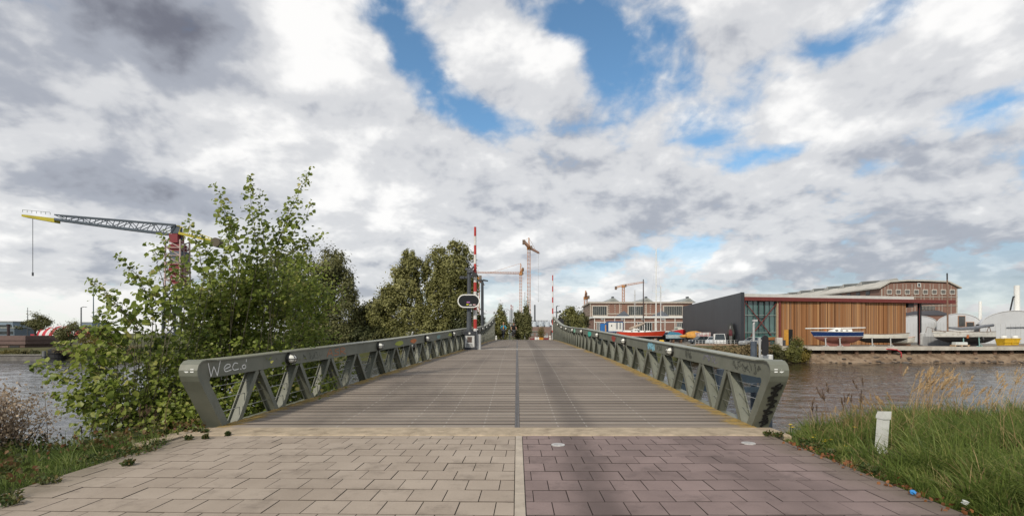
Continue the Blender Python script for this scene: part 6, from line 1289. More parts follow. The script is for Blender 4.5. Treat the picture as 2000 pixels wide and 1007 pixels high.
Y = 104; x = bx(1364, Y); T = thing('box_trailer', 'white box trailer covered in red and violet graffiti behind the parked cars', 'trailer', (x, Y, YARD))
t = NT('trailer_paint'); f = t.step(t.noise(1.6, 6, .7), .50, .54); g = t.step(t.noise(2.3, 5, .7, t.map((1, 1, 1), (0, 0, 0), (4, 2, 7))), .55, .58)
t.base(t.mix(t.math('MULTIPLY', g, .8), t.mix(t.math('MULTIPLY', f, .75), (.62, .61, .59), (.40, .14, .14)), (.22, .17, .25)), .6)
mb = MB(); mb.bb(x, x+2.5, Y, Y+2, .05, 1.65); part(T, 'box', mb, t.m); mb = MB(); mb.bb(x+.1, x+2.4, Y+.1, Y+1.9, -.25, .045); part(T, 'chassis', mb, blackm)
for k in (.8, 1.7): mb = MB(); mb.tube([(x+k, Y-.02, YARD+.33), (x+k, Y+.22, YARD+.33)], .33, 12); part(T, 'wheel', mb, rubber)
Y = 118; x0, x1 = bx(1187, Y), bx(1217.5, Y); T = thing('site_cabin', 'blue-framed site cabin with white panels raised on steel legs', 'cabin', ((x0+x1)/2, Y, YARD)); z0, z1 = ZZ(648, Y), ZZ(627, Y); bl = mat('cabin_blue', (.02, .085, .22), .5, .15, 1)
mb = MB(); mb.bb(x0, x1, Y+.12, Y+2.4, z0, z1); part(T, 'shell', mb, bl); mb = MB()
for a in (x0, x1-.16): mb.bb(a, a+.16, Y, Y+.118, z0+.2, z1-.22)
mb.bb(x0, x1, Y-.01, Y+.118, z1-.219, z1+.002); mb.bb(x0, x1, Y-.01, Y+.118, z0-.002, z0+.199); part(T, 'frame', mb, bl)
mb = MB(); mb.bb(x0+.17, x1-.17, Y+.06, Y+.117, z0+.205, z1-.225); part(T, 'panel', mb, white)
mb = MB(); mb.bb(x0+1.9, x0+2.35, Y+.03, Y+.058, z0+.7, z1-.3); mb.bb(x0+2.7, x0+3.1, Y+.03, Y+.058, z0+.7, z1-.3); part_each(T, 'window_shutter', mb, mat('shutter_grey', (.28, .29, .30), .6)); mb = MB(); mb.bb(x0+.8, x0+1.0, Y+.03, Y+.058, z0+1.3, z0+1.7); part(T, 'notice', mb, blackm)
mb = MB(); [mb.bb(a-.1, a+.1, b-.1, b+.1, YARD, z0-.003) for a in (x0+.3, (x0+x1)/2, x1-.3) for b in (Y+.4, Y+2)]; part_each(T, 'leg', mb, blackm)
x = bx(1182, 119); T = thing('chemical_toilet', 'bright blue cabin with an orange strip beside the blue-framed site cabin', 'cabin', (x, 119, YARD)); mb = MB(); mb.bb(x-1.0, x+.35, 119, 120.5, YARD, ZZ(631, 119)); part(T, 'shell', mb, mat('bright_blue', (.02, .14, .40), .5)); mb = MB(); mb.bb(x-.05, x+.25, 118.95, 118.997, YARD, ZZ(634, 119)); part(T, 'door', mb, mat('orange_strip', (.50, .27, .10), .6))
mb = MB(); x = bx(1293, 103); mb.bb(x-.55, x+.55, 103, 103.8, YARD, YARD+.5); mb.tube([(x-.4, 103.4, YARD+.5), (x+.4, 103.4, YARD+.5)], .3, 8); single('yellow_crate', mb, yel, 'small yellow crate with a dark rolled sheet on the yard below the red cutter', 'crate')
Y = 88.6; x = bx(1495, Y); T = boat('rowing_boat', 'turquoise and orange rowing boat propped before the glass bay', bx(1466, 87), 87, 0, 4.4, 1.5, .75, 1.0, 1.5, dict(top=mat('row_orange', (.33, .15, .05), .6), bot=blackb, edge=mat('row_turquoise', (.03, .30, .24), .5), deck=mat('row_turquoise', (.03, .30, .24), .5)), .1, .1, .7, None)
mb = MB(); mb.box((1, 0, .37), (.15, 1, .74)); mb.box((3, 0, .37), (.15, 1, .74)); part_each(T, 'cradle', mb, woodt, local=True)
for px, Y, lb, w, h, c in ((1523, 86.4, 'pale plastered block at the start of the quay', .95, 1.4, (.45, .43, .40)), (1531, 86.6, 'dark oil drum beside the pale block on the quay', .55, 1.0, (.05, .05, .055))):
    x = bx(px, Y); mb = MB(); (mb.chamfer(x-w/2, x+w/2, Y, Y+.7, YARD, YARD+h, .06) if px == 1523 else mb.tube([(x, Y, YARD), (x, Y, YARD+h)], w/2, 12)); single('yard_block' if px == 1523 else 'oil_drum', mb, mat('blk%d' % px, c, .8, .2, 3), lb, 'block' if px == 1523 else 'drum')
# low wire fence along the yard
T = thing('yard_fence', 'low grey wire fence between the parked cars and the reeds', 'fence', (bx(1400, 90), 90, YARD)); mb = MB(); xa, xb = bx(1358, 92), bx(1522, 87.5)
for k in range(24):
    q = k/23; X = xa+(xb-xa)*q; YY = 92-4.5*q; mb.bb(X-.04, X+.04, YY-.04, YY+.04, YARD, YARD+.95)
part_each(T, 'post', mb, lgrey); mb = MB(); [mb.beam((xa, 92, YARD+h), (xb, 87.5, YARD+h), .03, .03) for h in (.3, .6, .92)]; part_each(T, 'rail', mb, lgrey); mb = MB(); mb.prism([(0, 0), (1, 0), (1, .28), (0, .28)], (xa, 91.85, YARD-.05), (xb-xa, -4.5, 0), (0, 0, 1), (0, .1, 0)); part(T, 'kerb_board', mb, mat('kerb_brown', (.28, .19, .13), .8))

# ------------------------------------------------------------------ cranes
orng = mat('crane_orange', (.50, .23, .07), .6, .15, .2); pale = mat('crane_pale', (.46, .27, .19), .7, .15, .2)
def lattice(mb, p0, p1, w0, w1, n, r, tri=False):
    p0, p1 = Vector(p0), Vector(p1); d = (p1-p0).normalized(); u = Vector((0, 0, 1)) if abs(d.z) < .9 else Vector((1, 0, 0)); a = d.cross(u).normalized(); b = a.cross(d).normalized()
    cs = ((-1, -1), (1, -1), (1, 1), (-1, 1)) if not tri else ((-1, -1), (1, -1), (0, 1)); k = len(cs)
    pt = lambda t_, c: p0.lerp(p1, t_)+(a*c[0]+b*c[1])*((w0+(w1-w0)*t_)/2)
    for c in cs: mb.beam(pt(0, c), pt(1, c), r, r)
    for i in range(n):
        for j in range(k):
            c, e_ = cs[j], cs[(j+1) % k]; mb.beam(pt(i/n, c), pt((i+1)/n, e_) if i % 2 else pt((i+1)/n, e_), r*.6, r*.6); mb.beam(pt(i/n, c), pt(i/n, e_), r*.6, r*.6)
def tower_crane(label, px, Y, ptop, pbase, w, jib, cj, apex, m=orng, m2=pale, hook=None, name='tower_crane'):
    x = bx(px, Y); zt_ = ZZ(ptop, Y); T = thing(name, label, 'crane', (x, Y, YARD), 0, 'tower cranes beyond the bridge')
    mb = MB(); lattice(mb, (x, Y, YARD), (x, Y, zt_), w, w, max(6, int((zt_-YARD)/(w*1.3))), w*.17); part(T, 'mast', mb, m2)
    mb = MB(); mb.bb(x-w*.7, x+w*.7, Y-w*.7, Y+w*.7, zt_-w*.2, zt_+w*.7); part(T, 'slewing_ring', mb, m)
    mb = MB(); mb.bb(x+w*.5, x+w*1.2, Y-w*1.2, Y-w*.2, zt_-w*.1, zt_+w*1.0); part(T, 'cab', mb, mat('crane_cab', (.16, .12, .09), .5))
    h0 = Vector((x, Y, zt_+w*.7))
    if jib is not None: mb = MB(); J = Vector(jib); n = max(8, int((J-h0).length/(w*1.1))); lattice(mb, h0, J, w*.8, w*.55, n, w*.14, True); part(T, 'jib', mb, m2 if m2 is not pale or True else m)
    if cj is not None:
        mb = MB(); J2 = Vector(cj); lattice(mb, h0, J2, w*.7, w*.6, 5, w*.15); part(T, 'counter_jib', mb, m); mb = MB(); mb.box((J2.x, J2.y, J2.z-w*.3), (w*.9, w*1.0, w*1.5)); part(T, 'counterweight', mb, mat('crane_ballast', (.16, .11, .08), .8))
    if apex is not None:
        mb = MB(); Ap = Vector((x, Y, ZZ(apex, Y))); lattice(mb, h0, Ap, w*.7, w*.15, 4, w*.13); part(T, 'apex', mb, m)
        mb = MB(); [mb.tube([Ap, Vector(q)], w*.05, 4) for q in (jib and h0.lerp(Vector(jib), .7), cj) if q is not None]; part(T, 'tie_bar', mb, m)
    if hook is not None: mb = MB(); hx, hy, h0_, h1_ = hook; mb.tube([(hx, hy, h0_), (hx, hy, h1_)], .09, 4); mb.box((hx, hy, h1_), (.7, .7, .9)); part(T, 'hook_line', mb, mat('line_grey', (.42, .42, .42), .7))
    return T
Y = 380; T = tower_crane('tallest yellow tower crane with a jib slanting down, centred over the bridge', 1033, Y, 486, 655, 2.1, P(1053, 493.5, 420), P(1023, 471, 362), 464, hook=(bx(1051.5, 415), 415, ZZ(496, 415), ZZ(588, 415)))
Y = 430; T = tower_crane('yellow tower crane whose long flat jib reaches towards the willows', 1017, Y, 536, 650, 1.9, (bx(934, Y), Y-10, ZZ(534.5, Y)), (bx(1021.5, Y), Y+6, ZZ(523, Y)), 514)
Y = 330; T = tower_crane('small orange crane with a level jib above the brick workshop', 1217.5, Y, 560, 650, 1.4, (bx(1254, Y), Y-6, ZZ(552, Y)), (bx(1203.5, Y), Y+1, ZZ(560.5, Y)), None)
Y = 340; T = tower_crane('yellow crane mast with no visible jib beside the brick workshop', 1144, Y, 583, 650, 1.9, P(1145, 570, 312), None, 567)
Y = 300; T = tower_crane('reddish lattice crane mast half hidden behind the raised barrier', 933, Y, 545, 650, 2.0, (bx(936, Y), Y+40, ZZ(542, Y)), None, None)
# harbour crane
Y = 235; x = bx(347, Y); T = thing('harbour_crane', 'huge red and blue-grey harbour crane with a yellow-tipped jib behind the poplar', 'crane', (x, Y, -1.1)); cred = mat('crane_red', (.19, .018, .028), .6, .15, .2); cgrey = mat('crane_blue_grey', (.055, .075, .10), .6, .2, .2); cyel = mat('crane_yellow', (.42, .36, .02), .6, .15, .2); pinkw = mat('crane_pale_pink', (.42, .32, .30), .7)
mb = MB(); lattice(mb, (x, Y, -1.1), (x, Y, ZZ(560, Y)), 8.2, 7.2, 4, .8); part(T, 'portal', mb, mat('crane_dark_grey', (.035, .045, .055), .6))
mb = MB(); lattice(mb, (x, Y, ZZ(562, Y)), (x, Y, ZZ(470, Y)), 7.0, 6.6, 6, .55); part(T, 'tower', mb, pinkw)
mb = MB(); mb.bb(x-1.6, x+3.2, Y-2.6, Y+2.6, ZZ(556, Y), ZZ(538, Y)); mb.bb(x-2.4, x+3.2, Y-2.6, Y+2.6, ZZ(536, Y), ZZ(514.5, Y)); part_each(T, 'hotel_box', mb, cred)
mb = MB(); mb.bb(x-1.7, x+3.6, Y-3.0, Y+3.0, ZZ(514, Y), ZZ(492, Y)); part(T, 'hotel_box', mb, mat('box_blue_grey', (.085, .11, .14), .6))
mb = MB(); mb.bb(x-2.3, x+2.6, Y-2.6, Y+2.6, ZZ(491.5, Y), ZZ(478, Y)); mb.bb(x-2.4, x+1.5, Y-2.4, Y+2.4, ZZ(475, Y), ZZ(458, Y)); part_each(T, 'machine_house', mb, cred)
mb = MB(); mb.beam((x-1.5, Y, ZZ(470, Y)), P(341, 440, Y), .8, .8); mb.beam((x+2, Y, ZZ(470, Y)), P(347, 440, Y), .8, .8); mb.bb(x-2.5, x+1.6, Y-1, Y+1, ZZ(456, Y), ZZ(443, Y)); part(T, 'head_frame', mb, cgrey)
lo = [P(335, 458, Y), P(230, 445, Y), P(112, 429, Y)]; hi = [P(347, 440, Y), P(230, 430, Y), P(112, 420.5, Y)]; mb = MB()
for s in (-1.4, 1.4):
    o = Vector((0, s, 0))
    for a, b in zip(lo[:-1], lo[1:]): mb.beam(a+o, b+o, .7, 1.0)
    for a, b in zip(hi[:-1], hi[1:]): mb.beam(a+o, b+o, .5, .55)
    n = 10
    for k in range(n):
        t0, t1 = k/n, (k+1)/n; A0, A1 = lo[0].lerp(lo[2], t0), lo[0].lerp(lo[2], t1); B0, B1 = hi[0].lerp(hi[2], t0), hi[0].lerp(hi[2], t1); mb.beam(A0+o, B0+o, .22, .22); mb.beam((A0 if k % 2 else B0)+o, (B1 if k % 2 else A1)+o, .26, .26)
part(T, 'jib', mb, cgrey)
mb = MB(); mb.prism([(-14.9, 56.1-1.5), (0, 53.4-1.5), (0, 55.3-1.5), (-14.9, 57.1-1.5)], (bx(112, Y), Y-1.6, 0), (1, 0, 0), (0, 0, 1), (0, 3.2, 0)); part(T, 'jib_tip', mb, cyel)
mb = MB(); q0 = bx(112, Y); [mb.beam((q0-14.5+2.1*k, Y-1.5, ZZ(415.5+1.6*k*.55, Y)), (q0-14.5+2.1*k, Y-1.5, ZZ(411+1.6*k*.55, Y)), .12, .12) for k in range(7)]; mb.beam((q0-14.5, Y-1.5, ZZ(411, Y)), (q0-2, Y-1.5, ZZ(416, Y)), .14, .14); part(T, 'tip_railing', mb, mat('crane_rail', (.13, .15, .12), .6))
mb = MB()
for s in (-1.3, 1.3): o = Vector((0, s, 0)); mb.beam(P(353, 456, Y)+o, P(432, 474, Y)+o, .7, 1.1); mb.beam(P(349, 441, Y)+o, P(416, 466, Y)+o, .25, .25); [mb.beam(P(353+16*k, 456+3.6*k, Y)+o, P(349+16*k+8, 441+6*k+2.5, Y)+o, .2, .2) for k in range(4)]
part(T, 'counter_jib', mb, cyel); mb = MB(); c = P(425, 474, Y); mb.tube([(c.x, Y-2, c.z), (c.x, Y+2, c.z)], 2.1, 14); part(T, 'counterweight', mb, mat('ballast_brown', (.10, .085, .06), .8))
mb = MB(); mb.tube([P(64, 424, Y), P(64, 534, Y)], .12, 5); mb.box(P(64, 535, Y), (.5, .5, 1.6)); part(T, 'hook_line', mb, greym)
mb = MB(); [mb.beam((x+4.2, Y-2, ZZ(570-6*k, Y)), (x+4.2, Y+2, ZZ(570-6*k, Y)), .2, .2) for k in range(16)]; mb.beam((x+4.2, Y-2, -1), (x+4.2, Y-2, ZZ(478, Y)), .2, .2); mb.beam((x+4.2, Y+2, -1), (x+4.2, Y+2, ZZ(478, Y)), .2, .2); part(T, 'stair_tower', mb, pinkw)

# ------------------------------------------------------------------ skyline beyond the bridge
chim = mat('chimney_grey', (.10, .11, .125), .7, .15, .2)
for px, pt, w, tip, lb in ((998.3, 595, 2.6, 1, 'taller grey chimney with a red and white top behind the cyclists'), (1001.6, 597, 1.6, 1, 'slimmer grey chimney with a red top beside the taller one'), (1044.5, 596, 3.4, 0, 'dark solid chimney over the pale silo building')):
    Y = 500; x = bx(px, Y); r = w/2/1000*Y; T = thing('chimney', lb, 'chimney', (x, Y, YARD)); z1 = ZZ(pt, Y); zt_ = z1-4*tip; mb = MB(); mb.tube([(x, Y, YARD), (x, Y, zt_)], [r, r*.95], 10); part(T, 'stack', mb, chim)
    if tip: mb = MB(); mb.tube([(x, Y, zt_), (x, Y, z1)], [r*.95, r*.9], 10); part(T, 'painted_top', mb, mat('chimney_red', (.38, .10, .10), .7)); mb = MB(); mb.tube([(x, Y, zt_+1.2), (x, Y, zt_+2.2)], [r*.97, r*.97], 10); part(T, 'white_ring', mb, white)
    else: mb = MB(); mb.tube([(x, Y, z1), (x, Y, z1+.6)], r*.8, 10); part(T, 'rim', mb, greym)
Y = 240; x0, x1 = bx(1037, Y), bx(1080, Y); T = thing('silo_works', 'pale grey works building with a row of silos beyond the bridge', 'building', ((x0+x1)/2, Y, YARD)); mb = MB(); mb.bb(x0, x1, Y+5, Y+16, YARD, ZZ(634, Y)); mb.bb(x0+1, x1-1.5, Y+7, Y+13, ZZ(634, Y), ZZ(626.5, Y)); part(T, 'wall', mb, mat('works_grey', (.33, .36, .39), .7, .2, .2))
for a in (1044, 1058, 1070): mb = MB(); x = bx(a, Y); mb.tube([(x, Y+3, YARD), (x, Y+3, ZZ(628.5, Y)), (x, Y+3, ZZ(627, Y))], [1.15, 1.15, .5], 12); part(T, 'silo', mb, mat('silo_pale', (.52, .57, .63), .5, .1, .3))
mb = MB(); mb.bb(x0+.5, x1-2, Y+2, Y+2.3, ZZ(626, Y), ZZ(625, Y)); [mb.bb(x0+1+1.3*k, x0+1.12+1.3*k, Y+2, Y+2.2, ZZ(628, Y), ZZ(624.6, Y)) for k in range(7)]; part(T, 'gantry', mb, greym)
Y = 150; x0, x1 = bx(1031, Y), bx(1082, Y); T = thing('brown_shed', 'low brown shed with a green eaves line just over the crest of the bridge', 'shed', ((x0+x1)/2, Y, YARD)); mb = MB(); mb.bb(x0, x1, Y, Y+9, YARD, ZZ(637.5, Y)); part(T, 'wall', mb, mat('shed_brown', (.21, .145, .125), .8, .15, .5)); mb = MB(); mb.bb(x0+.3, x1-3, Y-.2, Y-.003, ZZ(647.5, Y), ZZ(646.3, Y)); part(T, 'eaves', mb, mat('eaves_green', (.19, .25, .22), .7)); mb = MB(); [mb.bb(x0+.8+1.5*k, x0+1.7+1.5*k, Y-.06, Y-.003, ZZ(655, Y), ZZ(650, Y)) for k in range(4)]; part_each(T, 'window', mb, mat('shed_window', (.20, .20, .19), .4))
# planters, bollards and bits at the far landing
Y = 62; x = bx(1057, Y); zl = zd(Y)-.02
T = thing('planter', 'orange planter tub with tall yellowing bamboo past the bridge crest', 'planter', (x, Y, zl)); mb = MB(); z0 = ZZ(663, Y); mb.add([(x-.22, Y-.22, zl), (x+.22, Y-.22, zl), (x+.22, Y+.22, zl), (x-.22, Y+.22, zl), (x-.27, Y-.27, zl+.42), (x+.27, Y-.27, zl+.42), (x+.27, Y+.27, zl+.42), (x-.27, Y+.27, zl+.42)], [(0, 1, 5, 4), (1, 2, 6, 5), (2, 3, 7, 6), (3, 0, 4, 7), (4, 5, 6, 7)]); part(T, 'tub', mb, mat('tub_orange', (.55, .24, .02), .6))
C = np.array([(x+random.gauss(0, .22), Y+random.gauss(0, .2), zl+.4+abs(random.gauss(.55, .4))) for _ in range(900)]); leaf_cloud('bamboo', C, .16, yelm, T, T.location, asp=.25, shape='q', droop=-.6)
for px, lb in ((1046.5, 'short white block standing past the bridge crest, first of the pair'), (1051.5, 'short white block past the bridge crest, beside the orange planter')):
    x = bx(px, Y); mb = MB(); mb.chamfer(x-.13, x+.13, Y-.1, Y+.1, zd(Y)-.02, zd(Y)+.42, .03); single('white_block', mb, white, lb, 'bollard', 'white blocks past the crest')
for px, Y, lb in ((969.2, 56, 'short white bollard at the far end of the poplar-side railing'), (1074.5, 56.5, 'white bollard with an angled arm at the far end of the yard-side railing')):
    x = bx(px, Y); T = thing('bollard', lb, 'bollard', (x, Y, zd(Y)), 0, 'white bollards at the bridge end'); mb = MB(); mb.tube([(x, Y, zd(Y)-.05), (x, Y, zd(Y)+.42), (x, Y, zd(Y)+.46)], [.085, .08, .05], 8); mb.beam((x, Y, zd(Y)+.4), (x-.14 if px > 1000 else x-.02, Y, zd(Y)+.47), .07, .07); part(T, 'post', mb, white); mb = MB(); mb.tube([(x, Y, zd(Y)+.28), (x, Y, zd(Y)+.33)], .09, 8); part(T, 'band', mb, lgrey)
car('dark red car parked beyond the bridge before the brown shed', bx(1034, 118), 118, R(2), cp('maroon', (.20, .02, .025)), False, 'parked_car', None, YARD)
Y = 75; x = bx(1066, Y); T = thing('red_cart', 'small red-framed grey cart past the orange planter', 'cart', (x, Y, zd(Y))); z = ZZ(659, Y); mb = MB(); mb.bb(x-.35, x+.35, Y, Y+.8, z, z+.35); part(T, 'box', mb, lgrey); mb = MB(); mb.bb(x-.45, x+.5, Y-.05, Y-.003, z-.12, z-.002); mb.beam((x+.45, Y, z), (x+.35, Y, z+.75), .06, .06); mb.bb(x-.35, x-.28, Y, Y+.1, zd(Y), z-.122); mb.bb(x+.28, x+.35, Y, Y+.1, zd(Y), z-.122); part(T, 'frame', mb, redst)

# ------------------------------------------------------------------ tent side of the water
Y = 87.6; x0, x1 = bx(-60, Y), bx(96, Y); T = thing('quay_wall', 'grey concrete quay wall at the waterline below the brown cabin', 'wall', ((x0+x1)/2, Y, WZ)); mb = MB(); mb.bb(x0, x1, 86.2, 87, WZ-1, ZZ(693.5, 86.2)); part(T, 'wall', mb, mat('quay_concrete', (.16, .15, .14), .9, .25, .7, dirt=(.06, .055, .05))); mb = MB(); mb.bb(x0, x1+.1, 86.05, 87.05, ZZ(693.4, 86.2), ZZ(691.6, 86.2)); part(T, 'coping', mb, mat('coping', (.22, .21, .19), .9))
Y = 92; x0, x1 = bx(-70, Y), bx(49.5, Y); T = thing('brown_cabin', 'flat-roofed brown timber cabin on the far quay with a dark flue', 'cabin', ((x0+x1)/2, Y, -2)); mb = MB(); mb.bb(x0+.2, x1-.3, Y+.2, Y+7, -2.2, ZZ(672, Y)); part(T, 'wall', mb, mat('cabin_brown', (.10, .065, .052), .8, .2, 1)); mb = MB(); mb.bb(x0, x1, Y, Y+7.3, ZZ(671.9, Y), ZZ(655, Y)); mb.bb(x0-.1, x1+.1, Y-.12, Y+7.4, ZZ(664.2, Y), ZZ(663.4, Y)); RO = part(T, 'roof', mb, mat('cabin_roof', (.13, .085, .075), .75, .15, 1))
for a, b, m in ((17.5, 36, blackm), (2, 15, mat('cabin_panel', (.13, .09, .07), .8))): mb = MB(); mb.bb(bx(a, Y), bx(b, Y), Y+.1, Y+.197, ZZ(683, Y), ZZ(674.5, Y)); part(T, 'door' if a > 10 else 'shutter', mb, m)
mb = MB(); x = bx(16.5, Y+3); mb.tube([(x, Y+3, ZZ(655, Y)), (x, Y+3, ZZ(634, Y+3))], .22, 10); mb.tube([(x, Y+3, ZZ(634, Y+3)), (x, Y+3, ZZ(632.5, Y+3))], .3, 10); part(RO, 'chimney', mb, mat('flue', (.035, .02, .02), .7))
for a, b, pt, Y, c, lb in ((-60, 25, 628.5, 260, (.20, .26, .32), 'blue-grey office block far behind the brown cabin'), (-60, 28, 640.5, 230, (.10, .13, .16), 'dark grey flat block in front of the blue-grey office block'), (33, 41.5, 640, 420, (.24, .30, .35), 'small distant blue-grey tower beside the office block'), (43, 50, 638.5, 430, (.22, .27, .32), 'second small distant tower, half behind the round tree'), (157, 180, 630, 300, (.16, .21, .28), 'distant blue-grey block between the two lamp poles')):
    x0, x1 = bx(a, Y), bx(b, Y); T = thing('office_block', lb, 'building', ((x0+x1)/2, Y, -1.1)); z1 = ZZ(pt, Y); mb = MB(); mb.bb(x0, x1, Y, Y+14, -1.2, z1); part(T, 'wall', mb, mat('blk_%d_%d' % (a, Y), c, .7, .1, .1)); mb = MB(); mb.bb(x0-.2, x1+.2, Y-.2, Y+14.2, z1+.004, z1+.5); part(T, 'roof', mb, zincg)
    mb = MB(); z = z1-2.6
    while z > 1: mb.bb(x0+.5, x1-.5, Y-.06, Y-.003, z, z+1.2); z -= 3.2
    part_each(T, 'window_band', mb, darkgl)
Y = 150; x0, x1 = bx(72, Y), bx(190, Y); T = thing('striped_tent', 'big circus-like tent with red and white stripes beyond the far bank', 'tent', ((x0+x1)/2, Y, -1.1)); t = NT('tent_stripes'); xx = t.sepxyz()[0]; f = t.math('GREATER_THAN', t.math('FRACT', t.math('MULTIPLY', t.math('ADD', xx, t.math('MULTIPLY', t.sepxyz()[2], -.35)), .42)), .5); t.base(t.mix(f, (.62, .60, .60), (.45, .02, .04)), .6)
rings = []
for k in range(11):
    a = math.pi*k/10*.5; rings.append([(x0+(x1-x0)*(.5-.5*math.cos(math.pi*q/16))*1.0, Y+3*math.cos(a)*-1*math.sin(math.pi*q/16), ZZ(655, Y)+(ZZ(634.5, Y)-ZZ(655, Y))*math.sin(a)*min(1, (1.9*min(q, 16-q)/16)**.45 if q not in (0, 16) else .0)) for q in range(17)])
mb = MB(); mb.loft(rings); part(T, 'canopy', mb, t.m); mb = MB(); mb.bb(x0, x1, Y-.5, Y-.3, -1.1, ZZ(655, Y)); part(T, 'side_wall', mb, mat('tent_wall', (.55, .53, .53), .7)); mb = MB(); mb.bb(x0, bx(92, Y), Y-2, Y-.6, 0.2, ZZ(652, Y)); part(T, 'entrance', mb, mat('tent_red', (.42, .02, .04), .6))
Y = 85.2; x = bx(86, Y); mb = MB(); mb.tube([(x, Y, WZ-1), (x, Y, ZZ(685, Y))], .27, 10); T = thing('mooring_pile', 'grey timber mooring pile in front of the quay wall', 'pile', (x, Y, WZ), 0, 'mooring piles in the canal'); part(T, 'shaft', mb, mat('grey_timber', (.17, .175, .18), .8, .2, 1)); mb = MB(); mb.tube([(x, Y, ZZ(697, Y)), (x, Y, ZZ(695.5, Y))], .285, 10); part(T, 'iron_band', mb, blackm)
Y = 85.4; T = thing('fender_cluster', 'round black rubber fender cluster at the end of the quay wall', 'fender', (bx(100, Y), Y, WZ)); 
mb = MB(); x = bx(101, Y); mb.tube([(x, Y+1, WZ-.5), (x, Y+1, ZZ(683, Y)), (x, Y+1, ZZ(679, Y))], [1.15, 1.2, .7], 16); part(T, 'drum', mb, blackm); mb = MB(); [mb.torus((x, Y+1, z), 1.18, .09, 'z', 18, 6) for z in (WZ+.5, WZ+1.2)]; part(T, 'ring', mb, rubber)

